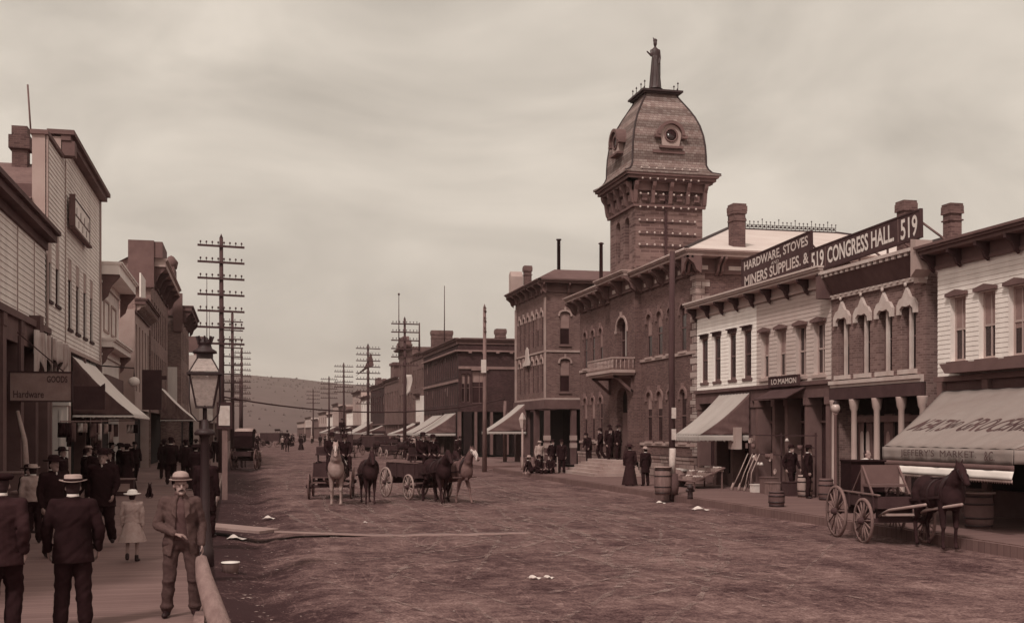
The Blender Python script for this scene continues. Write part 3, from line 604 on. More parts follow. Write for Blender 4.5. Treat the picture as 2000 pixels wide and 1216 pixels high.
# ---- city hall
Y0, Y1 = 46.1, 63.6; TY0, TY1, TX0, TX1 = 53.2, 57.1, 19.0, 22.6
b = thing('city_hall', 'tall brick city hall with arched windows and a domed tower', 'building', (X0, 54.8, .22))
AR = .9
up = [(62.2, 62.8), (60.75, 61.35), (59.3, 59.9), (51.6, 52.3), (50.2, 50.9), (48.85, 49.5), (47.25, 47.95)]
opn = [(a, c, 6.05, 8.15, AR) for a, c in up] + [(a, c, 1.95, 4.35, AR) for a, c in up]
m_ = MB()
wall(m_, FR, TY1, Y1, 1.3, 9.7, [o for o in opn if o[0] > TY1], .35); wall(m_, FR, Y0, TY0, 1.3, 9.7, [o for o in opn if o[0] < TY0], .35)
FT = Fr('x-', TX0)
top = (54.4, 56.0, 6.0, 8.3, .8); dop = (54.35, 56.05, 1.0, 4.7, .8)
wall(m_, FT, TY0, TY1, .9, 10.3, [top, dop], .4)
m_.add([(TX0, TY0, .9), (X0, TY0, .9), (X0, TY0, 10.3), (TX0, TY0, 10.3)], [(0, 1, 2, 3)]); m_.add([(TX0, TY1, .9), (X0, TY1, .9), (X0, TY1, 10.3), (TX0, TY1, 10.3)], [(0, 1, 2, 3)])
shell(m_, X0, 37, Y0, Y1, .22, 9.7, 'wt'); m_.build('wall', BR, b)
for a, c in ((Y0 - .06, TY0), (TY1, Y1 + .06)): m_ = MB(); m_.box(a, c, .001, .12, .22, 1.28, FR); m_.box(a + .02, c, .121, .16, 1.15, 1.27, FR); m_.build('base_course', STN, b)
for z in (5.85, 1.75):
    for a, c in ((Y0, TY0 - .001), (TY1 + .001, Y1)): m_ = MB(); m_.box(a, c, .001, .06, z, z + .14, FR); m_.build('belt_course', M['stone'], b)
m_ = MB()
for zz_ in range(0, 27):
    z = 1.35 + zz_ * .31; l = .62 if zz_ % 2 else .38
    m_.box(Y0 - .035, Y0 + l, -.01, .035, z, z + .28, FR)
    m_.box(X0 + .0, X0 + (.38 if zz_ % 2 else .62), -.01, .036, z, z + .28, Fr('y-', Y0))
m_.build('quoins', QN, b)
for o in opn: window(b, FR, o, M['brown_paint'], G, sash=True, sill=.1, hood='arch', hm=mat('hood_stone', .2, var=.25), sm=M['stone'], rec=.05, blind=.4 if (o[2] > 5 and 49 < o[0] < 50) else None)
w_ = window(b, FT, top, M['brown_paint'], G, mull=True, hood='arch', hm=M['stone'], rec=.25, fw=.09)
q = MB(); q.box(54.62, 54.75, -.2, -.17, 6.3, 7.9, FT); q.box(55.05, 55.15, -.2, -.17, 6.3, 7.9, FT); q.build('curtain', M['canvas'], w_)
q = MB(); q.box(54.4, 56.0, -.4, -.35, 1.0, 4.6, FT); dr = q.build('door', M['interior_shade'], b)
q = MB(); q.box(54.5, 55.15, -.34, -.28, 1.0, 3.4, FT); q.box(55.25, 55.9, -.34, -.28, 1.0, 3.4, FT); q.build('door_leaf', M['brown_paint'], dr)
# roof cornice
def ccorn(F, u0, u1, nbr, par=b, zt=10.3):
    cornice(par, F, u0, u1, zt, .85, M['stone'], h=.35, br=nbr, bm=M['brown_paint'], bh=.75, drop=.62, fm=M['brown_paint'], pair=True)
    q = MB()
    n = nbr - 1
    for i in range(n):
        c = u0 + .22 + (u1 - u0 - .44) * (i + .5) / n; q.box(c - .3, c + .3, .06, .085, zt - .78, zt - .6, F)
    q.build('frieze_panels', M['light_stone'], par)
ccorn(FR, Y0 - .8, TY0 - .02, 6); ccorn(FR, TY1 + .02, Y1 + .8, 6); ccorn(Fr('y-', Y0), X0 - .8, 30, 8); ccorn(FT, TY0 - .4, TY1 + .4, 3, zt=10.42)
rf = MB()
ex = .8
A = [(X0 - ex, Y0 - ex), (38, Y0 - ex), (38, Y1 + ex), (X0 - ex, Y1 + ex)]
P0 = [(x, y, 10.31) for x, y in A]; RY = 54.0; rz = 12.9; rx0, rx1 = 24.4, 30.5
rf.add(P0 + [(rx0, RY, rz), (rx1, RY, rz), (rx1, RY + 2, rz), (rx0, RY + 2, rz)], [(0, 1, 5, 4), (1, 2, 6, 5), (2, 3, 7, 6), (3, 0, 4, 7), (4, 5, 6, 7)])
roof = rf.build('roof', M['roof_tin'], b)
q = MB()
for a, c in (((X0 - ex, Y0 - ex, 10.33), (rx0, RY, rz + .03)), ((38, Y0 - ex, 10.33), (rx1, RY, rz + .03)), ((rx0, RY, rz), (rx1, RY, rz))): q.bar(a, c, .16, .1)
q.build('hip_capping', M['iron'], roof)
def cresting(par, p, q_, n, h, fin=(), name='cresting'):
    m = MB(); p = Vector(p); q_ = Vector(q_)
    for z in (.08, h * .55): m.bar(p + Vector((0, 0, z)), q_ + Vector((0, 0, z)), .025)
    for i in range(n + 1):
        a = p.lerp(q_, i / n); hh = h * (1.25 if i % 4 == 0 else .9)
        m.bar(a, a + Vector((0, 0, hh)), .022)
        m.lathe([(.0, 0), (.05, .04), (.0, .1)], a + Vector((0, 0, hh - .02)), 5)
        if i < n: c = p.lerp(q_, (i + .5) / n); m.lathe([(.07, -.01), (.07, .01)], c + Vector((0, 0, h * .33)), 6, ax=(0, 1, 0))
    for k in fin:
        a = p if k == 0 else q_; m.lathe([(.05, 0), (.05, h * 1.5), (.12, h * 1.65), (.05, h * 1.8), (.02, h * 2.3), (.07, h * 2.4), (0, h * 2.6)], a, 7)
    return m.build(name, M['iron'], par)
cresting(roof, (rx0, RY, rz + .05), (rx1, RY, rz + .05), 26, .38, (0,))
# tower
m_ = MB()
FTS = Fr('y-', TY0); tz0, tz1 = 10.0, 14.45
ta = [(54.05, 54.75, 11.15, 13.3, 1.0), (55.45, 56.15, 11.15, 13.3, 1.0)]
wall(m_, FT, TY0, TY1, tz0, tz1, ta, .35); shell(m_, TX0, TX1, TY0, TY1, 9.6, tz1, 'wt'); m_.add([(TX0, TY0, 9.6), (TX0, TY1, 9.6), (TX0, TY1, tz0), (TX0, TY0, tz0)], [(0, 1, 2, 3)])
tw = m_.build('tower', BRT, b)
for o in ta: window(tw, FT, o, M['brown_paint'], G, rec=.22)
for F_, u0, u1 in ((FT, TY0, TY1), (FTS, TX0, TX1)):
    q = MB(); e = .001
    q.box(u0 - .12, u1 + .12, e, .14, 13.3, 13.42, F_); q.box(u0 - .62, u1 + .62, e, .65, 14.78, 14.9, F_); q.box(u0 - .52, u1 + .52, e, .54, 14.62, 14.779, F_); q.box(u0 - .4, u1 + .4, e, .4, 14.5, 14.619, F_); q.box(u0 - .2, u1 + .2, e, .2, 14.1, 14.499, F_)
    q.build('cornice', M['brown_paint'], tw)
    q = MB()
    for i in range(5):
        c = u0 - .05 + (u1 - u0 + .1) * i / 4
        pr = [(.2, 14.5), (.5, 14.5), (.45, 14.3), (.3, 14.1), (.24, 13.7), (.2, 13.5), (.14, 13.43), (.002, 13.43), (.002, 14.5)]; n = len(pr); hw = .09
        q.add([F_(c - hw, d_, z) for d_, z in pr] + [F_(c + hw, d_, z) for d_, z in pr], [tuple(range(n)), tuple(range(n, 2 * n))[::-1]] + [(i_, (i_ + 1) % n, n + (i_ + 1) % n, n + i_) for i_ in range(n)])
        q.box(c + .35, c + .65, .13, .16, 13.62, 13.95, F_) if i < 4 else None
    q.build('brackets', M['brown_paint'], tw)
q = MB()
for zz_ in range(12):
    z = 10.6 + zz_ * .3; l = .45 if zz_ % 2 else .28
    q.box(TY0 - .03, TY0 + l, -.01, .03, z, z + .27, FT)
q.build('quoins', BRT, tw)
# rows of pale lamps on rails on the tower's south face
q = MB(); zs_ = [15.5, 14.95, 14.25, 13.6, 12.97, 12.35, 11.75]
q.box(20.55, 20.67, .03, .09, 10.9, 15.6, FTS)
dpt = lambda z: .5 if z > 14.6 and z < 15.2 else (.35 if z > 15 else (.22 if z > 13.7 else (.17 if z > 13.4 else .05)))
for z in zs_: q.box(19.25, 22.2, dpt(z) - .02, dpt(z) + .02, z - .09, z - .05, FTS)
for ch in list(tw.children):
    if ch.name.startswith(('cornice', 'brackets')): ch.location.z += .33
rail = q.build('lamp_rail', M['trim_dark'], tw)
q0 = MB(); q0.ell(wloc(rail), (.055, .055, .06), 8, 5); bulb0 = None
for z in zs_:
    for i in range(8):
        x = 19.35 + .4 * i - (.14 if i < 4 else -.02)
        if bulb0 is None: bulb0 = q0.build('lamp_bulb', mat('bulb_glass', .5, rough=.3, var=.1), rail); bl = bulb0; bl.location = Vector((x, TY0 - dpt(z) - .03, z)) - wloc(rail)
        else: bl = bulb0.copy(); C.objects.link(bl); bl.parent = rail; bl.location = Vector((x, TY0 - dpt(z) - .03, z)) - wloc(rail)
# bell-shaped roof
TCx, TCy = (TX0 + TX1) / 2, (TY0 + TY1) / 2
prof = [(14.9, 2.65), (14.98, 2.62), (15.12, 2.3), (15.35, 2.05), (15.6, 1.97), (16.1, 1.96), (16.7, 1.93), (17.3, 1.86), (17.9, 1.73), (18.45, 1.54), (18.95, 1.31), (19.4, 1.07), (19.75, .89), (19.9, .86)]
prof = [(15.23 + (z - 14.9) * .886, h * (.96 if z < 15.2 else 1)) for z, h in prof]
q = MB(); vs_ = []
for z, h in prof:
    hy = h * 1.04; vs_ += [(TCx - h, TCy - hy, z), (TCx + h, TCy - hy, z), (TCx + h, TCy + hy, z), (TCx - h, TCy + hy, z)]
fs = [(i * 4 + k, i * 4 + (k + 1) % 4, (i + 1) * 4 + (k + 1) % 4, (i + 1) * 4 + k) for i in range(len(prof) - 1) for k in range(4)] + [tuple(range(len(prof) * 4 - 4, len(prof) * 4)), (0, 3, 2, 1)]
q.add(vs_, fs); dome = q.build('tower_roof', SLATE, tw)
q = MB()
for sx_, sy_ in ((-1, -1), (1, -1), (-1, 1), (1, 1)): q.tube([(TCx + sx_ * h, TCy + sy_ * h * 1.04, z) for z, h in prof[1:]], .05, 6)
q.box(TCx - 1.0, TCx + 1.0, TCy - 1.04, TCy + 1.04, 19.66, 19.74); q.box(TCx - 1.1, TCx + 1.1, TCy - 1.14, TCy + 1.14, 19.74, 19.84); q.build('hip_roll', M['iron'], dome)
# round dormer windows
def dormer(F, c, zc, d, hw):
    q = MB(); n = 12
    arc = [(c + hw * math.cos(t * math.pi / n), zc + hw * math.sin(t * math.pi / n)) for t in range(n + 1)]
    q.poly([(c - hw * .8, zc - .55), (c + hw * .8, zc - .55)] + arc, F, -.6, d)
    dm = q.build('dormer', M['grey_paint'], dome)
    q = MB(); a1 = [(c + hw * 1.02 * math.cos(t * math.pi / n), zc + hw * 1.02 * math.sin(t * math.pi / n)) for t in range(n + 1)]; a2 = [(c + (hw + .16) * math.cos(t * math.pi / n), zc + (hw + .16) * math.sin(t * math.pi / n)) for t in range(n + 1)]
    for i in range(n): q.poly([a1[i], a1[i + 1], a2[i + 1], a2[i]], F, -.5, d + .16)
    q.box(c - hw - .3, c - hw - .02, -.3, d + .12, zc - .14, zc, F); q.box(c + hw + .02, c + hw + .3, -.3, d + .12, zc - .14, zc, F); q.box(c - hw - .06, c + hw + .06, -.3, d + .12, zc - .66, zc - .551, F)
    q.build('dormer_hood', M['brown_paint'], dm)
    cc = Vector(F(c, d + .005, zc)); nn = Vector(F(0, 1, 0)) - Vector(F(0, 0, 0))
    q = MB(); q.lathe([(0, 0), (.28, 0), (.28, .02), (0, .02)], cc, 14, ax=nn); q.build('pane', G, dm)
    q = MB(); q.lathe([(.28, 0), (.36, 0), (.36, .05), (.28, .05), (.28, 0)], cc, 14, ax=nn); q.build('dormer_frame', M['brown_paint'], dm)
dormer(Fr('y-', TCy - 1.86 * 1.04), TCx + .05, 17.25, .16, .55)
dormer(Fr('x-', TCx - 1.86), TCy, 17.25, .3, .55)
q = MB(); q.box(19.9, 21.6, -.1, .12, 16.35, 16.5, Fr('y-', TCy - 1.9 * 1.04)); q.build('string_mould', M['brown_paint'], dome)
q = MB()
for a in (-.9, .9):
    for c in (-.9, -.35, .35, .9): q.tube([(TCx + a, TCy + c, 19.84), (TCx + a, TCy + c, 20.22)], .02, 5); q.lathe([(0, 0), (.06, .05), (0, .14)], (TCx + a, TCy + c, 20.2), 5); q.lathe([(.09, -.01), (.09, .01)], (TCx + a, TCy + c + .1, 19.95), 6, ax=(1, 0, 0))
q.build('cresting', M['iron'], dome)
q = MB(); q.lathe([(.55, 19.84), (.55, 19.94), (.38, 19.98), (.34, 20.12), (.4, 20.16)], (TCx, TCy, 0), 10, False); q.build('pedestal', M['iron'], dome)
# balcony
q = MB(); q.box(TY0 - .1, TY1 + .3, .02, 1.25, 5.35, 5.5, FT); q.box(TY0, TY1 + .2, .02, 1.15, 5.24, 5.349, FT); bal = q.build('balcony', M['grey_paint'], b)
q = MB(); q.box(TY0 - .05, TY1 + .25, 1.12, 1.2, 6.05, 6.13, FT); q.box(TY0 - .05, TY0 + .03, .02, 1.119, 6.05, 6.13, FT); q.box(TY1 + .17, TY1 + .25, .02, 1.119, 6.05, 6.13, FT)
for i in range(19): u = TY0 + (TY1 + .2 - TY0) * i / 18; q.lathe([(.03, 5.5), (.045, 5.65), (.02, 5.8), (.03, 6.05)], FT(u, 1.16, 0), 5)
for i in range(5): q.lathe([(.03, 5.5), (.045, 5.65), (.02, 5.8), (.03, 6.05)], FT(TY0, .1 + .22 * i, 0), 5)
q.build('balustrade', M['stone'], bal)
for u in (TY0 + .3, TY1 - .1):
    q = MB(); q.bar(FT(u, .03, 4.4), FT(u, 1.0, 5.23), .12, .14); q.bar(FT(u, .06, 4.4), FT(u, .06, 5.23), .12); q.bar(FT(u, .06, 5.17), FT(u, 1.05, 5.17), .12); q.build('balcony_brace', M['brown_paint'], bal)
# steps
q = MB()
for i in range(5): q.box(53.2 - .0 - .22 * (4 - i), 57.3 + .22 * (4 - i), .0, 1.0 + .3 * (4 - i) + .2, .22 + .155 * i, .22 + .155 * (i + 1) - .001, FT)
q.build('steps', M['stone'], b)
q = MB(); q.tube([(16.6, 62.5, 1.15), (16.6, 58.9, 1.15)], .03); q.tube([(16.6, 62.5, .7), (16.6, 58.9, .7)], .03)
for y in (62.5, 60.7, 58.9): q.bar((16.6, y, .22), (16.6, y, 1.2), .07)
tag(q.build('railing', M['grey_paint'], None, (16.6, 60.7, .22)), 'low two-rail fence left of the city hall steps', 'railing')
# chimneys
def chimney(label, x, y, w_, z0, z1, m=None, par=None, d=None):
    m = m or CHIM; d = d or w_
    t = thing('chimney', label, 'chimney', (x, y, z0)) if par is None else None
    k = min(1, w_ / .62); q = MB(); hw = w_ / 2; hd = d / 2; q.box(x - hw, x + hw, y - hd, y + hd, z0, z1 - .5 * k)
    q.box(x - hw - .04, x + hw + .04, y - hd - .04, y + hd + .04, z1 - .85 * k, z1 - .78 * k)
    q.box(x - hw - .05, x + hw + .05, y - hd - .05, y + hd + .05, z1 - .499 * k, z1 - .38 * k); q.box(x - hw - .07 * k, x + hw + .07 * k, y - hd - .07 * k, y + hd + .07 * k, z1 - .379 * k, z1 - .12 * k); q.box(x - hw - .03, x + hw + .03, y - hd - .03, y + hd + .03, z1 - .119 * k, z1)
    if par: return q.build('chimney', m, par)
    q.build('stack', m, t); return t
chimney('', 21.45, 46.6, .56, 9.9, 12.55, par=b)
bcity = b
# ---- things on the roofs behind
def P(px, py, Y): # helper kept for far placements: sight line to a depth
    th = math.atan(525 / 2200); ph = math.atan((px - 1000) / 2200) + th; x = Y * math.tan(ph); return x, CAMZ + (840 - py) / 2200 * (Y * math.cos(th) + x * math.sin(th))
t = thing('rear_building', 'low building with a pale hipped tin roof showing behind the rooftop signs', 'building', (27, 41, .22))
q = MB(); shell(q, 24.6, 33, 38.2, 45, .22, 9.2); q.build('wall', M['grey_paint'], t)
q = MB(); q.add([(24.0, 37.9, 9.2), (33.4, 37.9, 9.2), (33.4, 45.2, 9.2), (24.0, 45.2, 9.2), (28.0, 40.6, 10.35), (30.6, 40.6, 10.35)], [(0, 1, 5, 4), (1, 2, 5), (2, 3, 4, 5), (3, 0, 4), (0, 3, 2, 1)]); rf = q.build('roof', M['roof_tin'], t)
q = MB(); q.bar((24.0, 37.9, 9.22), (28, 40.6, 10.38), .1); q.bar((28, 40.6, 10.38), (33.4, 37.9, 9.22), .1); q.build('hip_capping', M['iron'], rf)
t = thing('rear_building', 'building with a low pale tin roof behind the chimneys at right', 'building', (30, 38, .22))
q = MB(); shell(q, 25.2, 34, 34, 38, .22, 8.35); q.build('wall', M['grey_paint'], t)
q = MB(); q.add([(24.9, 33.8, 8.35), (34.2, 33.8, 8.35), (34.2, 38, 8.35), (24.9, 38, 8.35), (24.9, 36.5, 9.15), (34.2, 36.5, 9.15)], [(0, 1, 5, 4), (4, 5, 2, 3), (0, 4, 3), (1, 2, 5)]); q.build('roof', M['roof_tin'], t)
t = chimney('brick chimney rising behind the end of the CONGRESS HALL sign', 20.87, 32.5, .42, 7.5, 9.88)
t = chimney('brick chimney standing on the roof of the white shop at right', 21.87, 31.5, .40, 7.5, 9.64)
# ================================================================ corner brick block A (three storeys, behind a lane)
AY0, AY1 = 71.3, 79.8; FA_ = Fr('y-', AY0)
b = thing('corner_block', 'three-storey dark brick corner block with arched windows, just past the city hall', 'building', (X0, 75.5, .22))
oa = []
for i in range(6): u = 72.0 + i * 1.22; oa += [(u, u + .6, 8.1, 10.35, .8), (u, u + .6, 5.0, 7.25, .8)]
m_ = MB(); wall(m_, FR, AY0, AY1, 4.5, 11.9, oa, .3)
os_ = [(20.25, 20.95, 8.1, 10.3, .5), (20.25, 20.95, 5.0, 7.2, .5)]
wall(m_, FA_, X0, 28, 4.5, 11.9, os_, .3); shell(m_, X0, 28, AY0, AY1, 4.5, 11.9, 'ws'); m_.build('wall', BRA, b)
for o in oa: window(b, FR, o, M['brown_paint'], G, hood='arch', hm=M['stone'], rec=.07)
for i, o in enumerate(os_): window(b, FA_, o, M['brown_paint'], G, hood='arch', hm=M['stone'], rec=.07, sill=.08, blind=.5)
m_ = MB()
for z in (7.62, 4.5): m_.box(AY0 - .07, AY1, .001, .07, z, z + .12, FR); m_.box(X0, 28, .001, .068, z, z + .12, FA_)
for u in (AY0 - .06, AY1 - .4): m_.box(u, u + .4, .001, .06, 4.63, 7.61, FR); m_.box(u, u + .4, .001, .06, 7.75, 11.2, FR)
m_.build('belt_course', M['stone'], b)
cornice(b, FR, AY0 - .5, AY1 + .5, 12.35, .75, M['brown_paint'], br=7, drop=.5, bh=.7, fm=M['brown_paint']); cornice(b, FA_, X0 - .5, 28, 12.34, .75, M['brown_paint'], br=6, drop=.5, bh=.7, fm=M['brown_paint'])
q = MB(); q.add([(18.6, 70.6, 12.36), (28.5, 70.6, 12.36), (28.5, 80.5, 12.36), (18.6, 80.5, 12.36), (20.2, 72.4, 13.2), (28, 72.4, 13.2), (28, 79, 13.2), (20.2, 79, 13.2)], [(0, 1, 5, 4), (1, 2, 6, 5), (2, 3, 7, 6), (3, 0, 4, 7), (4, 5, 6, 7)]); rf = q.build('roof', M['roof_dark'], b)
q = MB(); q.poly([(79.9, 12.4), (80.6, 12.4), (80.6, 13.9), (80.2, 14.1), (79.9, 13.7)], FR, -.6, .3); q.build('parapet_end', M['grey_paint'], rf)
chimney('', 20.0, 79.0, .5, 13.0, 14.35, par=rf)
q = MB(); q.lathe([(.12, 13.1), (.12, 15.2), (.18, 15.22), (.18, 15.3)], (20.6, 72.8, 0), 8); q.build('stove_pipe', M['iron'], rf)
# crest emblem between floors
q = MB(); q.poly([(75.2, 7.1), (76.6, 7.1), (76.4, 7.5), (76.25, 8.05), (75.9, 8.25), (75.55, 8.05), (75.4, 7.5)], FR, .08, .14); q.poly([(74.9, 6.95), (76.9, 6.95), (76.9, 7.2), (74.9, 7.2)], FR, .15, .18); q.build('emblem', M['light_stone'], b)
# open ground-floor porch
q = MB(); q.box(X0 - .15, 28, AY0 - .15, AY0 + .35, 3.9, 4.49); q.box(X0 - .15, X0 + .35, AY0 + .351, AY1, 3.9, 4.49); q.build('beam', M['dark_paint'], b)
q = MB(); shell(q, X0 + 1.6, 28, AY0 + 1.6, AY1, .22, 3.9, 't'); q.build('shop_front', M['interior_shade'], b)
for x, y in ((X0 + .1, AY0 + .1), (X0 + 1.9, AY0 + .1), (X0 + .1, AY0 + 2.8), (X0 + .1, AY0 + 5.4), (X0 + .1, AY1 - .2)):
    q = MB(); q.box(x - .17, x + .17, y - .17, y + .17, .22, 3.9); q.build('column', M['dark_paint'], b)
for x, y, k in ((X0 + .1, AY0 + .1, 'left'), (X0 + 1.9, AY0 + .1, 'right')):
    for z in (1.45, 1.95): q = MB(); q.box(x - .2, x + .2, y - .2, y + .2, z - .12, z + .2); q.build('painted_band', M['pale_cloth'], b)
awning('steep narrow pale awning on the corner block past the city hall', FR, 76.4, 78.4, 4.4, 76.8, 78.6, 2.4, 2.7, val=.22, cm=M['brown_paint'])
q = MB()
q.lathe([(.15, .22), (.13, 3.6), (.12, 4.6)], (18.4, 79.3, 0), 8); tag(q.build('post', M['old_wood'], None, (18.4, 79.3, .22)), 'stout wooden post carrying the end of the overhead cable at the corner', 'post')
# ================================================================ block B
BY0, BY1 = 102.2, 122.5; FB = Fr('y-', BY0)
b = thing('brick_block', 'long brick block with close-set upright windows and two bright awnings below', 'building', (X0, 112, .22))
ob = [(103.0 + i * 1.22, 103.65 + i * 1.22, z0, z1) for i in range(16) for z0, z1 in ((7.5, 9.6), (4.9, 6.7))]
m_ = MB(); wall(m_, FR, BY0, BY1, 4.2, 10.6, ob, .3)
osb = [(20.6, 22.0, 5.0, 8.0), (19.6, 19.95, 5.1, 7.7), (20.1, 20.4, 5.1, 7.7)]
wall(m_, FB, X0, 32, 4.2, 10.6, osb, .3); shell(m_, X0, 32, BY0, BY1, 4.2, 10.6, 'ws'); m_.build('wall', BRB, b)
f0 = None
for o in ob: window(b, FR, o, M['brown_paint'], G, rec=.05, sash=False)
for o in osb: window(b, FB, o, M['brown_paint'], G, rec=.15, blind=.35, mull=o[1] - o[0] > 1)
m_ = MB(); m_.box(19.3, 32, .001, .1, 8.15, 8.4, FB); m_.box(20.5, 22.1, .101, .18, 8.02, 8.3, FB); m_.box(X0, 32, .001, .3, 9.75, 9.9, FB); m_.box(BY0 - .3, BY1, .001, .3, 9.75, 9.9, FR); m_.box(BY0, BY1, .001, .1, 6.95, 7.2, FR)
for i in range(9): m_.box(20.2 + i * 1.3, 20.5 + i * 1.3, .301, .4, 9.6, 9.76, FB)
m_.build('belt_course', mat('worn_stone', .22, var=.3), b)
cornice(b, FR, BY0 - .2, BY1 + .3, 11.0, .4, M['brown_paint'], br=0, drop=.3); cornice(b, FB, X0 - .3, 32, 10.95, .35, M['brown_paint'], br=0, drop=.2)
q = MB(); q.box(X0 + .3, 32, BY0 + .2, BY1, 10.6, 11.05); rf = q.build('roof', M['roof_dark'], b)
chimney('', 20.4, 117.5, 2.2, 11, 13.0, par=rf, d=.8); chimney('', 23.8, 104.5, .9, 11, 12.1, par=rf)
q = MB(); q.box(BY0, BY1, -1.3, -.5, .22, 4.2, FR); q.box(X0, 32, -1.0, -.5, .22, 4.2, FB); q.build('shop_front', M['interior_shade'], b)
for i in range(12):
    q = MB(); u = BY0 + .2 + i * 1.8; q.box(u - .12, u + .12, -.3, .04, .22, 4.19, FR); q.build('pilaster', M['brown_paint'], b)
for i in range(6):
    q = MB(); u = X0 + .15 + i * 1.5; q.box(u - .12, u + .12, -.3, .04, .22, 4.19, FB); q.build('pilaster', M['brown_paint'], b)
awning('bright canvas awning, the nearer of a side-by-side pair on the brick block', FR, 103.2, 109, 4.1, 103.4, 109.2, 2.2, 3.0, val=.3)
awning('bright canvas awning, the farther of a side-by-side pair on the brick block', FR, 110.5, 116.5, 4.0, 110.7, 116.7, 2.2, 3.0, val=.3)
# ================================================================ far right row
def row_house(label, F, y0, y1, z1, m, wz, nwin, gap=.5, deep=12, cz=.35, out=.4, tm=None, cat='building', grp='far buildings along the right side', lab=None, wm=None, name='shop_building', side=None):
    s_ = -1 if F.k == 'x-' else 1
    b = thing(name, label, cat, F((y0 + y1) / 2, 0, .22), grp)
    ops = []; pitch_ = (y1 - y0) / nwin
    for z0, zz in wz:
        for i in range(nwin): c = y0 + pitch_ * (i + .5); ops.append((c - pitch_ * (1 - gap) / 2, c + pitch_ * (1 - gap) / 2, z0, zz))
    m_ = MB(); wall(m_, F, y0, y1, 3.4, z1 - .3, ops, .25)
    xa, xb = sorted((F.c, F.c - s_ * deep)); shell(m_, xa, xb, y0, y1, .22, z1 - .3, 'w' if F.k == 'x-' else 'e'); m_.build('wall', m, b)
    for o in ops: window(b, F, o, wm or M['brown_paint'], G, rec=.12, sash=False)
    cornice(b, F, y0 - .1, y1 + .1, z1, out, tm or M['brown_paint'], br=0, drop=cz)
    q = MB(); q.box(y0, y1, -1.0, -.5, .22, 3.4, F)
    q.build('shop_front', M['interior_shade'], b)
    n = max(2, int((y1 - y0) / 2.2))
    q = MB()
    for i in range(n + 1): u = y0 + .15 + (y1 - y0 - .3) * i / n; q.box(u - .14, u + .14, -.3, .05, .22, 3.39, F)
    q.box(y0, y1, .051, .2, 3.25, 3.42, F); q.build('pilasters', tm or M['brown_paint'], b)
    return b
b = row_house('dark brick block rising to a stepped parapet with a mast, beyond the long brick block', FR, 122.9, 131, 11.2, BRA, [(7.3, 9.4), (4.4, 6.2)], 5)
b = row_house('tall narrow brick block with a pedimented parapet, under the ball-topped mast', FR, 131.2, 143, 12.6, BRA, [(8.3, 10.6), (4.6, 6.9)], 5, out=.7)
q = MB(); q.poly([(134, 12.6), (142, 12.6), (142, 13.4), (140, 13.5), (139.8, 13.9), (136, 13.9), (135.8, 13.4), (134, 13.3)], FR, -.3, .4); q.build('pediment', M['brown_paint'], b)
b = row_house('pale fronted low shop squeezed between dark brick blocks far up the right side', Fr('x-', 18.9), 117.5 + 5.2, 122.85 + 3, 6.6, M['cream_paint'], [(4.2, 5.6)], 4)
b = row_house('brick shop with a small square cupola on its roof, far up the right side', FR, 143.3, 158, 9.4, BRA, [(5.2, 7.6)], 6)
q = MB(); q.box(145.5, 149, -.5, .3, 9.4, 11.0, FR); q.box(145.2, 149.3, -.6, .45, 11.0, 11.3, FR); q.build('gable', M['brown_paint'], b)
b = row_house('low dark brick shop far up the right side with lumpy parapet', FR, 158.3, 176, 9.2, BRB, [(5.0, 7.4)], 6)
q = MB(); q.box(165, 169, -.4, .1, 9.2, 10.2, FR); q.box(159, 161, -.4, .1, 9.2, 9.8, FR); q.build('parapet', M['brown_paint'], b)
spec = [(176.5, 190, 8.0, 'cream_paint'), (190.5, 205, 9.2, 'grey_paint'), (205.5, 218, 6.4, 'white_paint'), (219, 236, 7.4, 'brown_paint'), (237, 252, 8.2, 'grey_paint'), (253, 270, 6.2, 'cream_paint'), (272, 300, 7.0, 'grey_paint'), (303, 330, 5.6, 'brown_paint'), (334, 365, 6.5, 'grey_siding'), (370, 420, 5.4, 'grey_paint')]
words = ['pale wooden shop front', 'grey false-fronted shop', 'low white wooden shop', 'squat brown shop', 'grey two-storey shop', 'low cream shop', 'long grey shop', 'small brown shed-like shop', 'pale grey building', 'last low building']
for (a, c, h, k), wd in zip(spec, words):
    row_house(wd + ' in the hazy far right row, ' + ('the %s one along' % ('first second third fourth fifth sixth seventh eighth ninth tenth'.split()[words.index(wd)])), FR, a, c, h, M[k], [(4.2, h - 1.3)] if h > 6.3 else [], 4, gap=.6)
for i, (a, c, zt) in enumerate(((126, 130, 3.4), (158.5, 161, 3.2), (172, 184, 3.8), (206, 212, 3.2), (240, 250, 3.4))):
    awning(['striped-looking pale awning beside a pole on the dark block', 'pale awning on the lumpy-parapet brick shop', 'ragged pale awning far up the right side', 'small pale awning well beyond the ragged one', 'farthest pale awning of the right-hand row'][i], FR, a, c, zt, a + .3, c + .2, 2.1, 3.0, val=.25)
# ================================================================ LEFT SIDE
XL = -6.2; FL = Fr('x+', XL)
b = thing('shop_building', 'clapboard two-storey shop at the left edge with dark ground floor', 'building', (XL, 30, .22), 'wooden shop buildings')
m_ = MB(); wall(m_, FL, 12, 38.7, 5.75, 8.3, [], .3, .17, .024); m_.build('wall', M['left_siding'], b)
m_ = MB(); shell(m_, -18, XL, 12, 38.7, .22, 8.3, 'e'); m_.build('side_wall', M['grey_paint'], b)
q = MB(); q.box(12, 38.69, .001, .5, 8.72, 8.85, FL); q.box(12, 38.69, .001, .38, 8.5, 8.719, FL); q.box(12, 38.69, .001, .1, 8.25, 8.499, FL); q.build('cornice', M['dark_paint'], b)
q = MB(); q.box(12, 38.6, .03, .22, 5.55, 5.74, FL); q.box(12, 38.6, .03, .12, 4.9, 5.549, FL); q.build('sign_band', M['brown_paint'], b)
q = MB()
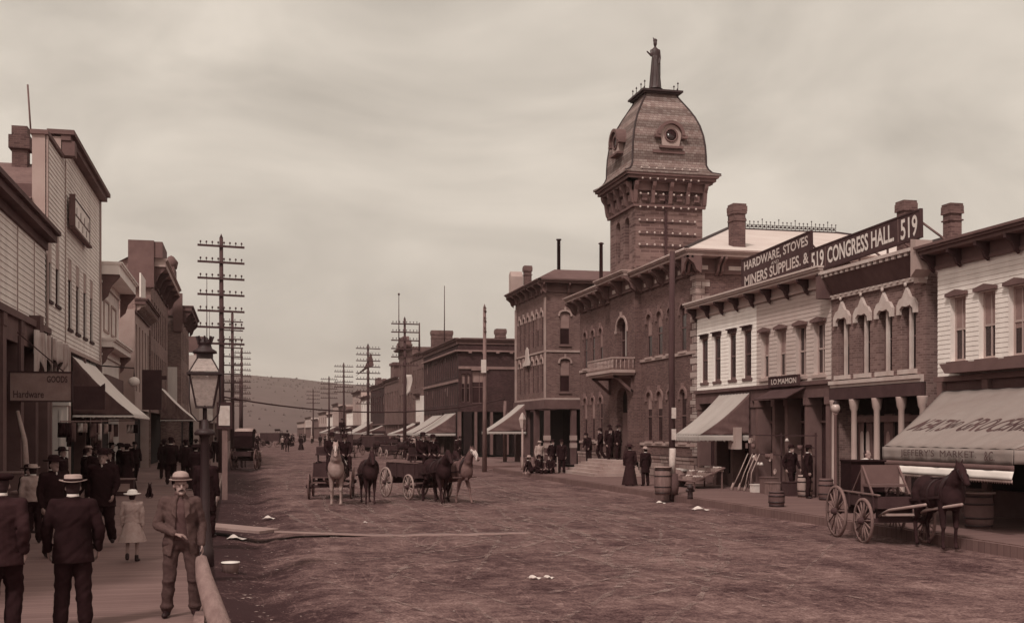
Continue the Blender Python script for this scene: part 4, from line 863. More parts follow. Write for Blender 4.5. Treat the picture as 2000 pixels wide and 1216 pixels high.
for y in (34.0, 36.6): q.box(y - .02, y + .02, .03, .05, 5.76, 8.2, FL)
q.build('seam_board', M['grey_paint'], b)
q = MB(); q.box(12, 38.6, -.8, -.4, .22, 4.9, FL); q.build('shop_front', M['interior_shade'], b)
for y, m in ((36.2, 'dark_paint'), (33.9, 'dark_paint'), (38.3, 'brown_paint'), (31.5, 'brown_paint')):
    q = MB(); q.box(y - .22, y + .22, -.3, .18, .22, 5.2, FL); q.box(y - .3, y + .3, -.2, .32, 5.2, 5.9, FL) if y == 36.2 else q.box(y - .24, y + .24, -.2, .2, 5.2, 5.54, FL); q.build('pilaster', M[m], b)
for i in range(7):
    y = 32.3 + i * .95
    if i in (4,): continue
    q = MB(); q.box(y - .05, y + .05, -.39, -.25, .9, 4.9, FL); q.build('mullion', M['brown_paint'], b)
q = MB(); q.box(31, 38.5, -.39, -.2, .22, 1.0, FL); q.build('stall_riser', M['brown_paint'], b)
# tall false-fronted L2
b = thing('tall_shop_building', 'tall clapboard false-fronted building with narrow dark windows and a framed sign high up', 'building', (XL, 46, .22))
ol = [(39.2, 39.85, 6.75, 9.35), (40.7, 41.5, 6.75, 9.35), (43.5, 44.4, 6.2, 8.75), (45.45, 46.4, 6.2, 8.75), (47.5, 48.4, 6.2, 8.75), (49.5, 50.45, 6.2, 8.75)]
m_ = MB(); wall(m_, FL, 38.8, 52.9, 5.5, 12.0, ol, .3, .16, .024); wall(m_, FL, 42.0, 52.9, 12.0, 12.75, [], .3, .16, .024)
m_.build('wall', M['left_siding'], b)
m_ = MB(); m_.box(XL - .4, XL - .002, 38.78, 42.0, 8.0, 12.0); m_.box(XL - .4, XL - .002, 42.0, 52.9, 8.0, 12.75); m_.build('false_front', M['grey_paint'], b)
m_ = MB(); shell(m_, -20, XL - .4, 38.8, 52.9, .22, 10.4, 'et'); m_.build('side_wall', M['dark_paint'], b)
q = MB(); q.box(38.7, 42.0, -.45, .1, 12.0, 12.14, FL); q.box(41.9, 53.0, -.45, .45, 12.82, 12.98, FL); q.box(41.95, 52.95, -.002, .32, 12.62, 12.819, FL); q.box(42.0, 42.5, 0.03, .45, 12.1, 12.61, FL); q.build('cornice', M['brown_paint'], b)
q = MB(); q.box(38.8, 39.0, .029, .07, 5.6, 11.99, FL); q.box(42.75, 42.85, .029, .05, 5.6, 12.1, FL); q.box(52.7, 52.9, .029, .08, 5.5, 12.6, FL); q.box(38.8, 52.9, .029, .08, 5.36, 5.5, FL); q.build('corner_board', M['grey_paint'], b)
for i, o in enumerate(ol): window(b, FL, o, M['trim_dark'], G, rec=.04, sill=.08)
q = MB(); q.add([(-20, 38.6, 9.9), (XL - .4, 38.6, 9.9), (XL - .4, 45, 12.4), (-20, 45, 12.4), (-20, 51, 9.9), (XL - .4, 51, 9.9)], [(0, 1, 2, 3), (3, 2, 5, 4)]); rf = q.build('roof', mat('old_shingle', .17, var=.3, scale=6, bump=.6, bscale=10), b)
x_, z_ = P(41, 262, 44.5)
q = MB(); q.box(x_ - .26, x_ + .26, 44.2, 44.8, 11.3, 12.75); q.box(x_ - .36, x_ + .36, 44.1, 44.9, 12.76, 13.25); q.box(x_ - .27, x_ + .27, 44.2, 44.8, 13.26, 13.6); q.build('chimney', CHIM, rf)
q = MB(); q.tube([(XL - .45, 38.85, 12.1), (XL - .55, 38.9, 13.6)], .03, 6); q.build('rod', M['brown_paint'], b)
q = MB(); q.box(39, 52.8, -.9, -.5, .22, 5.4, FL); q.build('shop_front', M['interior_shade'], b)
for y in (39.2, 43.3, 47.4, 52.6): q = MB(); q.box(y - .18, y + .18, -.3, .12, .22, 5.35, FL); q.build('pilaster', M['pale_cloth'] if y == 43.3 else M['brown_paint'], b)
s = sign('wall_sign', 'dark-framed faded square sign high on the tall clapboard front', 'sign', FL, 43.3, 47.9, 9.9, 10.95, .14, .06, M['left_siding'], M['trim_dark'], [], (0, 1, 0))
q = MB(); q.box(43.25, 47.95, .1, .3, 9.78, 9.86, FL); q.box(43.2, 43.3, .1, .3, 9.86, 11.0, FL); q.box(43.3, 47.9, .201, .215, 10.38, 10.44, FL)
for i in range(8): u = 43.8 + .52 * i; q.box(u, u + .06, .201, .215, 10.05 + .4 * (i % 2), 10.3 + .42 * (i % 2), FL)
q.build('worn_lettering', M['brown_paint'], s)
awning('bright sloping canvas awning on the tall clapboard front, left side', FL, 44.4, 51.2, 5.25, 44.4, 51.2, 3.05, 2.2, val=.12, m=M['canvas_bright'], cm=mat('curtain_brown', .12, var=.4, scale=3, stretch=(1, 6, .4)))  # canvas colour lightened to make up for the tall front's shade
# L3: small white shop with a heavy cornice
b = thing('low_shop_building', 'small white-painted shop with two heavy bracketed cornices, next to the tall clapboard front', 'building', (XL, 58, .22))
o3 = [(54.2, 56.2, 7.0, 8.4), (57.2, 59.2, 7.0, 8.4)]
m_ = MB(); wall(m_, FL, 53.0, 60.8, 3.9, 9.2, [], .3); shell(m_, -18, XL, 53.0, 60.8, .22, 9.2, 'e'); m_.build('wall', M['cream_paint'], b)
q = MB()
for a, c, z0, z1 in o3: q.box(a, c, .002, .06, z0, z0 + .1, FL); q.box(a, c, .002, .06, z1, z1 + .1, FL); q.box(a, a + .1, .002, .06, z0 + .1, z1, FL); q.box(c - .1, c, .002, .06, z0 + .1, z1, FL)
q.build('panel_mould', M['grey_paint'], b)
cornice(b, FL, 52.95, 61.0, 10.0, .95, M['white_paint'], h=.7, br=2, bm=M['brown_paint'], bh=1.2, drop=.3, fm=M['cream_paint'])
q = MB(); q.box(53, 60.8, -1, 0, 9.2, 10.05, FL); q.build('parapet', M['cream_paint'], b)
cornice(b, FL, 52.95, 61.0, 6.6, .7, M['cream_paint'], h=.5, br=2, bm=M['brown_paint'], bh=.8, drop=.3, fm=M['cream_paint'])
q = MB(); q.box(53.2, 60.6, .02, .25, 3.9, 5.0, FL); q.build('sign_band', M['brown_paint'], b)
q = MB(); q.box(53, 60.8, -.9, -.5, .22, 3.9, FL); q.build('shop_front', M['interior_shade'], b)
# L4a: grey wood front, L4b: tall brick front with pediment, gabled side
FL4 = Fr('x+', -5.6)
b = thing('grey_shop_building', 'narrow grey wooden front with a dark dentilled cornice, in front of the tall pedimented brick', 'building', (-5.6, 65, .22))
m_ = MB(); o4 = [(63.4 + 1.9 * i, 64.2 + 1.9 * i, 4.6, 8.2) for i in range(5)]
wall(m_, FL4, 62.8, 72, 3.6, 8.9, o4, .3); shell(m_, -18, -5.6, 62.8, 72, .22, 8.9, 'e'); m_.build('wall', M['grey_paint'], b)
for o in o4: window(b, FL4, o, M['pale_cloth'], G, sash=False)
cornice(b, FL4, 62.7, 72.0, 9.5, .7, M['brown_paint'], h=.4, br=12, bm=M['pale_cloth'], bh=.35, drop=.4, fm=M['dark_paint'])
q = MB(); q.box(63.2, 66.2, .2, .28, 9.6, 10.9, FL4); q.build('name_board', M['white_paint'], b)
q = MB(); q.box(62.9, 72, -.9, -.5, .22, 3.6, FL4); q.build('shop_front', M['interior_shade'], b)
FL5 = Fr('x+', -5.5)
b = thing('brick_block', 'tall dark brick building with a gabled side and heavy pedimented cornice on the left side', 'building', (-5.5, 78, .22))
o5 = [(72.8 + 1.8 * i, 73.6 + 1.8 * i, z0, z1) for i in range(8) for z0, z1 in ((4.6, 7.4), (8.3, 10.6))]
m_ = MB(); wall(m_, FL5, 72.2, 88, 3.6, 12.6, o5, .3); shell(m_, -22, -5.5, 72.2, 88, .22, 9.8, 'ets')
x1_, z1_ = P(215, 520, 72.2); x2_, z2_ = P(290, 482, 72.2)
m_.add([(-22, 72.2, .22), (-5.5, 72.2, .22), (-5.5, 72.2, 12.6), (x2_, 72.2, z2_), (x1_, 72.2, z1_), (-22, 72.2, z1_)], [(0, 1, 2, 3, 4, 5)]); m_.build('wall', BRL, b)
for o in o5: window(b, FL5, o, M['grey_paint'], G, sash=False, rec=.15)
q = MB(); q.add([(-22, 72, z1_), (x1_, 72, z1_), (x2_, 72, z2_), (-5.5, 72, z2_), (-22, 88, z1_), (x1_, 88, z1_), (x2_, 88, z2_), (-5.5, 88, z2_)], [(0, 1, 5, 4), (1, 2, 6, 5), (2, 3, 7, 6)]); q.build('roof', M['roof_dark'], b)
cornice(b, FL5, 72.2, 88, 13.0, 1.0, M['grey_paint'], h=.6, br=6, bm=M['dark_paint'], bh=1.1, drop=.9, fm=M['dark_paint'])
q = MB(); q.box(72.0, 76.2, -.8, .7, 13.01, 14.0, FL5); q.box(71.9, 72.4, -1.3, .2, 11.2, 14.05, FL5); q.box(84, 87, .1, .7, 13.01, 14.2, FL5); q.lathe([(.4, 0), (.5, .5), (.2, .9), (0, 1.0)], FL5(85.5, .4, 14.2), 8); q.build('parapet', M['brown_paint'], b)
q = MB(); q.box(72.5, 88, -.9, -.5, .22, 3.6, FL5); q.build('shop_front', M['interior_shade'], b)
FL6 = Fr('x+', -4.6)
b = thing('brick_block', 'brick building with a painted side wall above a pale panel, left side', 'building', (-4.6, 96, .22))
m_ = MB(); o6 = [(90.6 + 2.2 * i, 91.5 + 2.2 * i, z0, z1) for i in range(5) for z0, z1 in ((4.6, 7.0), (8.0, 10.2))]
wall(m_, FL6, 89.5, 102, 3.6, 11.2, o6, .3); shell(m_, -16, -4.6, 89.5, 102, .22, 11.2, 'e'); m_.build('wall', BRL, b)
for o in o6: window(b, FL6, o, M['grey_paint'], G, sash=False, rec=.15)
cornice(b, FL6, 89.4, 102, 12.0, .9, M['brown_paint'], h=.5, br=5, bm=M['dark_paint'], bh=1.0, drop=.6)
F6 = Fr('y-', 89.5)
q = MB(); q.box(-7.9, -4.7, .01, .12, 11.2, 12.1, F6); q.box(-5.2, -4.5, .01, .3, 10.0, 12.9, F6); q.build('parapet', M['brown_paint'], b)
text_mesh('S', .9, 1.2, (1, 0, 0), (0, 0, 1), (-6.8, 89.46, 10.1), .01, .03).build('painted_letter', M['left_siding'], b)
q = MB(); q.poly([(-7.9, 9.0), (-7.3, 8.9), (-6.8, 8.2), (-6.2, 8.9), (-5.6, 9.0), (-6.2, 8.6), (-6.8, 7.8), (-7.4, 8.6)], F6, .02, .05); q.lathe([(.8, 0), (.95, 0), (.95, .04), (.8, .04), (.8, 0)], F6(-6.8, .02, 10.1), 16, ax=(0, -1, 0)); q.build('painted_scroll', M['left_siding'], b)
q = MB(); q.box(-7.9, -4.9, .02, .1, 3.9, 7.3, F6); q.build('pale_panel', M['left_siding'], b)
q = MB(); q.box(89.6, 102, -.9, -.5, .22, 3.6, FL6); q.build('shop_front', M['interior_shade'], b)
b = row_house('wooden shop with a turreted parapet behind the street lamp, left side', Fr('x+', -3.9), 106, 122, 9.6, M['grey_siding'], [(5, 7.6)], 5, grp='far buildings along the left side')
q = MB(); q.box(106, 107, -1.5, .5, 9.6, 11.0, Fr('x+', -3.9)); q.box(119, 121.5, -1, .5, 9.6, 10.8, Fr('x+', -3.9)); q.build('turret', M['brown_paint'], b)
for i, (a, c, h, k, x) in enumerate(((124, 142, 8.6, 'cream_paint', -3.6), (143, 165, 9.0, 'grey_paint', -3.4), (166, 195, 7.0, 'brown_paint', -3.0), (198, 240, 7.0, 'grey_siding', -3.0), (245, 320, 5.6, 'grey_paint', -3.0))):
    row_house(['cream wooden shop past the turreted parapet', 'grey wooden shop past the cream one on the left', 'brown shop mostly hidden behind the left-hand poles', 'long pale shop far up the left side', 'last low building of the left-hand row'][i], Fr('x+', x), a, c, h, M[k], [(4.2, h - 1.4)] if h > 6 else [], 5, grp='far buildings along the left side')
awning('narrow striped canvas awning farther up the left boardwalk', FL5, 79.5, 84.5, 5.4, 79, 84, 3.2, 2.3, val=.1, m=M['canvas_bright'], cm=mat('curtain_stripe', .2, var=.6, scale=3, stretch=(1, 7, .3)))
# ================================================================ figures: closed surfaces grown from overlapping volumes (voxel remesh)
def remesh(mb, vox, smooth=3, name='m', crease=0):
    me = bpy.data.meshes.new('tmp'); me.from_pydata([Vector(v) for v in mb.v], [], mb.f)
    bm = bmesh.new(); bm.from_mesh(me); bmesh.ops.recalc_face_normals(bm, faces=bm.faces); bm.to_mesh(me); bm.free()
    o = bpy.data.objects.new('tmp', me); C.objects.link(o)
    r = o.modifiers.new('r', 'REMESH'); r.mode = 'VOXEL'; r.voxel_size = vox
    if smooth: s = o.modifiers.new('s', 'SMOOTH'); s.iterations = smooth; s.factor = .5
    dg = bpy.context.evaluated_depsgraph_get(); out = bpy.data.meshes.new_from_object(o.evaluated_get(dg))
    bpy.data.objects.remove(o); bpy.data.meshes.remove(me)
    for p_ in out.polygons: p_.use_smooth = True
    if crease:
        sd = random.random() * 50; k = len(out.vertices); a = np.empty(k * 3, 'f'); n_ = np.empty(k * 3, 'f')
        out.vertices.foreach_get('co', a); out.vertex_normals.foreach_get('vector', n_); a = a.reshape(-1, 3); n_ = n_.reshape(-1, 3); x, y, z = a.T
        f = np.sin(z * 34 + 4.2 * np.sin(x * 13 + sd) + 2.2 * np.sin(y * 11 + sd * 2) + 1.5 * np.sin(z * 9 + sd)) * .32 + np.sin(x * 23 + y * 31 + z * 17 + sd + 2 * np.sin(z * 21 + x * 9)) * .3 + np.sin(x * 61 + z * 77 + 2 * np.sin(y * 50 + sd)) * .12
        out.vertices.foreach_set('co', (a + n_ * (f * crease)[:, None]).ravel())
    out.name = name; return out
def part(name, me, m, par):
    me.materials.clear(); me.materials.append(m); o = bpy.data.objects.new(name, me); C.objects.link(o); o.parent = par; return o
def cap(mb, p, q, r1, r2, n=10):
    p = Vector(p); q = Vector(q); d_ = q - p; l = d_.length
    if l < 1e-5: return mb.ell(p, (r1,) * 3, n, 6)
    k = 3; pr = [(r1 * math.sin(t * math.pi / 2 / k), -r1 * math.cos(t * math.pi / 2 / k)) for t in range(k + 1)] + [(r2 * math.cos(t * math.pi / 2 / k), l + r2 * math.sin(t * math.pi / 2 / k)) for t in range(k + 1)]
    pr[0] = (1e-3, -r1); pr[-1] = (1e-3, l + r2)
    return mb.lathe(pr, p, n, ax=d_)
def loft(mb, rings, n=18):
    """rings: (cx, cy, z, rx, ry)"""
    vs_ = []
    for cx, cy, z, rx, ry in rings:
        for k in range(n):
            th = 2 * math.pi * k / n; vs_.append((cx + rx * math.cos(th), cy + ry * math.sin(th), z))
    m = len(rings)
    fs = [(i * n + k, i * n + (k + 1) % n, (i + 1) * n + (k + 1) % n, (i + 1) * n + k) for i in range(m - 1) for k in range(n)] + [tuple(range(n))[::-1], tuple(range((m - 1) * n, m * n))]
    return mb.add(vs_, fs, True)
STAND = dict(lh=(-.09, 0, .92), rh=(.09, 0, .92), lk=(-.11, -.02, .5), rk=(.11, -.02, .5), la=(-.12, .02, .09), ra=(.12, .02, .09), ls=(-.19, 0, 1.42), rs=(.19, 0, 1.42), le=(-.25, .03, 1.14), re=(.25, .03, 1.14), lw=(-.24, -.04, .88), rw=(.24, -.04, .88), chest=(0, 0, 1.28), head=(0, -.03, 1.6), pel=(0, 0, .97), toe=(0, -1))
def person(label, pose=None, coat='black_cloth', trous='black_cloth', hat='bowler', hatm='black_cloth', vox=.016, shirt='white_cloth', skirt=None, fingers=False, moust=False, coatlen=.82, hair='hair', group=None, open_=False, hatband=None, sitting=False, wide=1.0, beard=False, headyaw=0):
    """a figure facing -Y, feet at z=0, origin between the feet"""
    J = {k: (Vector(v) if isinstance(v, tuple) and len(v) == 3 else v) for k, v in {**STAND, **(pose or {})}.items()}
    t = thing('person', label, 'person', (0, 0, 0), group)
    H = J['head']; Ch = J['chest']; Pe = J['pel']
    hd = Matrix.Rotation(headyaw, 3, 'Z')
    # body: one continuous surface (head, neck, trunk, limbs, hands)
    b_ = MB()
    b_.ell(H + Vector((0, .012, .03)), (.076, .095, .1)); b_.ell(H + hd @ Vector((0, -.03, -.055)), (.056, .062, .062)); cap(b_, H + hd @ Vector((0, -.085, .02)), H + hd @ Vector((0, -.112, -.018)), .010, .016, 7)
    b_.ell(H + hd @ Vector((0, -.078, -.09)), (.028, .024, .022)); b_.ell(H + hd @ Vector((.078, .01, 0)), (.014, .02, .03)); b_.ell(H + hd @ Vector((-.078, .01, 0)), (.014, .02, .03))
    b_.ell(H + hd @ Vector((0, -.072, .038)), (.052, .024, .014))
    cap(b_, H + Vector((0, .03, -.06)), Ch + Vector((0, .01, .17)), .055, .065)
    cap(b_, Ch, Pe, .11, .11)
    for s_, w_, h_, k_, a_ in (('ls', 'lw', 'lh', 'lk', 'la'), ('rs', 'rw', 'rh', 'rk', 'ra')):
        e_ = s_[0] + 'e'
        cap(b_, Ch + Vector((0, 0, .1)), J[s_], .06, .05); cap(b_, J[s_], J[e_], .045, .038); cap(b_, J[e_], J[w_], .036, .026)
        cap(b_, Pe, J[h_], .1, .08); cap(b_, J[h_], J[k_], .075, .055); cap(b_, J[k_], J[a_], .05, .035)
        wv = J[w_]; dr = (J[w_] - J[e_]).normalized(); hdv = J.get(w_ + 'd'); dr = Vector(hdv).normalized() if hdv else dr
        sgn = -1 if s_[0] == 'l' else 1
        sd = Vector((0, 1, 0)) - dr * dr.y
        if sd.length < .2: sd = Vector((0, 0, 1)) - dr * dr.z
        sd.normalize(); th_ = dr.cross(sd).normalized()
        pc = wv + dr * .055
        for j in (-.5, -.17, .17, .5): cap(b_, wv + dr * .015 + sd * j * .04, wv + dr * .085 + sd * j * .066, .015, .0145, 7)
        fr_ = .0088 if fingers else max(.0105, vox * .72)
        curl = J.get(w_ + 'c', .5); inward = -th_ * (sgn if th_.x * sgn > 0 else -sgn)
        cv = J.get(w_ + 'n'); inward = Vector(cv).normalized() if cv else (Vector((-sgn, 0, 0)) if abs(dr.x) < .8 else Vector((0, 0, -1)))
        for j, fl in ((-.5, .066), (-.17, .078), (.17, .074), (.5, .058)):
            b0 = wv + dr * .088 + sd * j * .074; b1 = b0 + (dr * math.cos(curl) + inward * math.sin(curl)).normalized() * fl * .5; b2 = b1 + (dr * math.cos(curl * 2) + inward * math.sin(curl * 2)).normalized() * fl * .5
            cap(b_, b0, b1, fr_, fr_ * .95, 6); cap(b_, b1, b2, fr_ * .95, fr_ * .8, 6)
        tb = wv + dr * .03 - sd * .03; t1 = tb + (dr * .7 - sd * .7 + inward * .3).normalized() * .035; cap(b_, tb, t1, .0135, .011, 6); cap(b_, t1, t1 + (dr * .9 - sd * .2 + inward * .4).normalized() * .032, .011, .009, 6)
    body = part('body', remesh(b_, vox if not fingers else .0065, 2), M['skin'], t)
    if fingers or vox <= .014:   # eyes, mouth
        q = MB()
        for s in (-1, 1): q.ell(H + hd @ Vector((s * .029, -.082, .014)), (.0095, .006, .0045))
        q.ell(H + hd @ Vector((0, -.098, -.058)), (.018, .005, .003)); part('eyes', _me(q), M['leather'], body)
    hm_ = M[hair]
    q = MB(); q.ell(H + Vector((0, .03, .035)), (.083, .09, .092)); q.ell(H + Vector((0, .05, -.02)), (.075, .065, .07)); part('hair', remesh(q, .012, 1), hm_, t)
    if moust or beard:
        q = MB()
        for s in (-1, 1): cap(q, H + hd @ Vector((s * .005, -.100, -.042)), H + hd @ Vector((s * .034, -.086, -.054)), .007, .004, 6)
        if beard: q.ell(H + hd @ Vector((0, -.07, -.1)), (.05, .05, .06))
        part('moustache', _me(q), M['hair'], t)
    # trousers / skirt
    if skirt:
        q = MB(); zb = skirt[0]; n = 5; ph = random.random() * 6
        rings = []
        for i in range(n + 1): f = i / n; z = Pe.z + .08 + (zb - Pe.z - .08) * f; rings.append((Pe.x, Pe.y, z, .13 + skirt[1] * f ** .8, .12 + skirt[1] * f ** .8))
        k = 28; vs_ = []
        for i, (cx, cy, z, rx, ry) in enumerate(rings):
            for j in range(k): th = 2 * math.pi * j / k; w_ = 1 + .07 * i / n * math.sin(th * 9 + ph); vs_.append((cx + rx * w_ * math.cos(th), cy + ry * w_ * math.sin(th), z))
        q.add(vs_, [(i * k + j, i * k + (j + 1) % k, (i + 1) * k + (j + 1) % k, (i + 1) * k + j) for i in range(n) for j in range(k)] + [tuple(range(k))], True)
        part('skirt', _me(q), M[trous], t)
    else:
        q = MB()
        for h_, k_, a_ in (('lh', 'lk', 'la'), ('rh', 'rk', 'ra')):
            cap(q, J[h_] + Vector((0, 0, .03)), J[k_], .112 * wide, .084 * wide); cap(q, J[k_], J[a_] + Vector((0, 0, .02)), .084 * wide, .075 * wide)
            kn = J[k_]; an = J[a_]
            for f in (.12, .9): c = kn.lerp(an, f); q.ell(c + Vector((0, -.008, 0)), (.083, .083, .05), 10, 6)
        cap(q, J['lh'], J['rh'], .12, .12); cap(q, Pe, Pe + Vector((0, 0, .08)), .13, .125)
        part('trousers', remesh(q, vox, 2, crease=.011), M[trous], t)
    q = MB()
    for k_, a_ in (('lk', 'la'), ('rk', 'ra')):
        an = J[a_]; tx, ty = J['toe']; sg = -1 if a_[0] == 'l' else 1; tv = Vector((tx + sg * .25, ty, 0)).normalized()
        cap(q, an + Vector((0, 0, -.04)) - tv * .02, an + tv * .13 + Vector((0, 0, -.055)), .045, .037); cap(q, an + Vector((0, 0, .05)), an + Vector((0, 0, -.03)), .05, .05)
    part('boots', remesh(q, vox, 1), M['leather'], t)
    # coat with sleeves
    q = MB(); cl = coatlen; up = (J['ls'] + J['rs']) / 2
    rx = .205 * wide; mid = Pe.lerp(up, .42)
    if open_:
        # open jacket: two fronts and a back, over a waistcoat
        v = MB(); loft(v, [(Pe.x, Pe.y - .005, Pe.z - .01, .135, .125), (mid.x, mid.y, mid.z, .14, .128), (Ch.x, Ch.y - .01, Ch.z, .155, .13), (up.x, up.y - .01, up.z - .03, .13, .105), (up.x, up.y, up.z + .05, .07, .07)]); part('waistcoat', remesh(v, vox, 2), M['vest_cloth'], t)
        n_ = 26; prof_ = [(Pe.z - .17, .215, .165), (Pe.z - .05, .2, .155), (mid.z, .178, .15), (Ch.z, .205, .155), (up.z - .02, .19, .13), (up.z + .045, .10, .09), (up.z + .085, .078, .078)]
        vs_ = []; fs_ = []
        for i, (z, a_, c_) in enumerate(prof_):
            f = (z - Pe.z) / (up.z - Pe.z); ctr = Pe.lerp(up, max(0, min(1, f))); gap = (.62 - .12 * i) if i < 4 else .28
            for j in range(n_ + 1):
                th = -math.pi / 2 + gap + (2 * math.pi - 2 * gap) * j / n_; vs_.append((ctr.x + a_ * math.cos(th), ctr.y + c_ * math.sin(th), z + (-.03 * math.exp(-((j / n_ - .0) * 9) ** 2) - .03 * math.exp(-((j / n_ - 1) * 9) ** 2) if i == 0 else 0)))
        for i in range(len(prof_) - 1):
            for j in range(n_): fs_.append((i * (n_ + 1) + j, i * (n_ + 1) + j + 1, (i + 1) * (n_ + 1) + j + 1, (i + 1) * (n_ + 1) + j))
        k = len(vs_); ins = []
        for i, (x, y, z) in enumerate(vs_):
            ctr = Pe.lerp(up, .5); d_ = Vector((x - ctr.x, y - ctr.y, 0)); d_ = d_ - d_.normalized() * .026; ins.append((ctr.x + d_.x, ctr.y + d_.y, z))
        fs2 = [tuple(k + i for i in f)[::-1] for f in fs_]; m_ = n_ + 1; rr = len(prof_)
        edge = [j for j in range(m_)] + [i * m_ + n_ for i in range(1, rr)] + [(rr - 1) * m_ + j for j in range(n_ - 1, -1, -1)] + [i * m_ for i in range(rr - 2, 0, -1)]
        sd_ = [(edge[i], edge[(i + 1) % len(edge)], k + edge[(i + 1) % len(edge)], k + edge[i]) for i in range(len(edge))]
        q.add(vs_ + ins, fs_ + fs2 + sd_)
        # lapels
        for s in (-1, 1): q.add([(up.x + s * .045, up.y - .095, up.z + .06), (up.x + s * .11, up.y - .125, up.z - .02), (up.x + s * .105, up.y - .165, Ch.z), (up.x + s * .055, up.y - .17, Ch.z - .06), (up.x + s * .045, up.y - .08, up.z + .06), (up.x + s * .11, up.y - .105, up.z - .02), (up.x + s * .105, up.y - .14, Ch.z), (up.x + s * .055, up.y - .14, Ch.z - .06)], [(0, 1, 2, 3), (4, 5, 6, 7), (0, 1, 5, 4), (1, 2, 6, 5), (2, 3, 7, 6), (3, 0, 4, 7)])
    else:
        loft(q, [(Pe.x, Pe.y, cl, rx * 1.02, .165), (Pe.x, Pe.y, Pe.z, rx * .93, .155), (mid.x, mid.y, mid.z, rx * .86, .148), (Ch.x, Ch.y, Ch.z, rx, .16), (up.x, up.y, up.z - .01, rx * .95, .135), (up.x, up.y, up.z + .05, .1, .085), (up.x, up.y + .01, up.z + .095, .072, .075)] if Pe.z - cl > .02 else [(Pe.x, Pe.y, Pe.z - .06, rx, .165), (mid.x, mid.y, mid.z, rx * .86, .148), (Ch.x, Ch.y, Ch.z, rx, .16), (up.x, up.y, up.z - .01, rx * .95, .135), (up.x, up.y, up.z + .05, .1, .085), (up.x, up.y + .01, up.z + .095, .072, .075)])
    for s_ in 'lr':
        s0, e0, w0 = J[s_ + 's'], J[s_ + 'e'], J[s_ + 'w']
        cap(q, up + Vector((0, 0, -.02)), s0, .085, .078); cap(q, s0, e0, .074, .06); cap(q, e0, e0.lerp(w0, .93), .06, .048)
        for f in (.3, .55, .8): q.ell(s0.lerp(e0, f), (.068,) * 3, 9, 6)
        for f in (.1, .35, .7): q.ell(e0.lerp(w0, f), (.062 - .012 * f,) * 3, 9, 6)
    part('jacket', remesh(q, vox if not fingers else .009, 2, crease=.009), M[coat], t)
    if shirt:
        q = MB(); q.lathe([(.066, 0), (.068, .02), (.062, .045), (.055, .045)], up + Vector((0, .012, .075)), 14)
        if not open_: q.ell(up + Vector((0, -.1, .045)), (.014, .012, .03))
        part('collar', _me(q), M[shirt], t)
    c = H + Vector((0, .015, .075))
    if hat:
        q = MB()
        if hat == 'bowler': pr = [(.132, -.004), (.136, .01), (.098, .002), (.099, .04), (.09, .075), (.066, .098), (.03, .108), (.001, .11)]
        elif hat == 'boater': pr = [(.15, 0), (.152, .01), (.098, .008), (.096, .075), (.08, .085), (.001, .086)]
        elif hat == 'wide': pr = [(.18, -.005), (.182, .01), (.1, .006), (.1, .06), (.085, .105), (.04, .12), (.001, .115)]
        elif hat == 'top': pr = [(.15, 0), (.15, .012), (.1, .006), (.095, .15), (.105, .18), (.001, .182)]
        elif hat == 'flat': pr = [(.1, 0), (.12, .02), (.125, .04), (.09, .065), (.001, .07)]
        elif hat == 'bonnet': pr = [(.2, -.03), (.21, -.01), (.12, .02), (.12, .06), (.08, .1), (.001, .11)]
        k = 24; vs_ = []
        for r_, h in pr:
            for j in range(k): th = 2 * math.pi * j / k; up_ = .02 * abs(math.cos(th)) ** 2 if r_ > .14 else 0; vs_.append((c.x + r_ * math.cos(th), c.y + r_ * 1.12 * math.sin(th), c.z + h + up_))
        q.add(vs_, [(i * k + j, i * k + (j + 1) % k, (i + 1) * k + (j + 1) % k, (i + 1) * k + j) for i in range(len(pr) - 1) for j in range(k)] + [tuple(range(k))], True)
        ho = part('hat', _me(q), M[hatm], t)
        if hatband: q = MB(); q.lathe([(.101, .012), (.1045, .012), (.1035, .04), (.1, .04)], c, 20, sq=1.12); part('hat_band', _me(q), M[hatband], ho)
    return t
def _me(q):
    me = bpy.data.meshes.new('m'); me.from_pydata([Vector(v) for v in q.v], [], q.f)
    for p_, s in zip(me.polygons, q.sm): p_.use_smooth = s
    bm = bmesh.new(); bm.from_mesh(me); bmesh.ops.recalc_face_normals(bm, faces=bm.faces); bm.to_mesh(me); bm.free()
    return me
WALK = dict(lk=(-.1, -.14, .5), la=(-.1, .02, .09), rk=(.1, .02, .5), ra=(.1, .26, .16), le=(-.25, .12, 1.15), lw=(-.24, .02, .92), re=(.25, -.05, 1.15), rw=(.22, -.2, .95))
LEAN = dict(chest=(0, -.1, 1.24), ls=(-.19, -.12, 1.36), rs=(.19, -.12, 1.36), head=(0, -.24, 1.5), le=(-.25, -.1, 1.1), re=(.25, -.1, 1.1), lw=(-.22, -.2, .88), rw=(.22, -.2, .88))
def sit(h=.45, fwd=.42): return dict(pel=(0, .05, h + .12), lh=(-.1, .02, h + .08), rh=(.1, .02, h + .08), lk=(-.13, -fwd, h + .07), rk=(.13, -fwd, h + .07), la=(-.13, -fwd - .04, .09), ra=(.13, -fwd - .04, .09), chest=(0, .02, h + .45), ls=(-.19, .02, h + .6), rs=(.19, .02, h + .6), head=(0, -.03, h + .78), le=(-.24, -.08, h + .35), re=(.24, -.08, h + .35), lw=(-.13, -.3, h + .2), rw=(.13, -.3, h + .2))
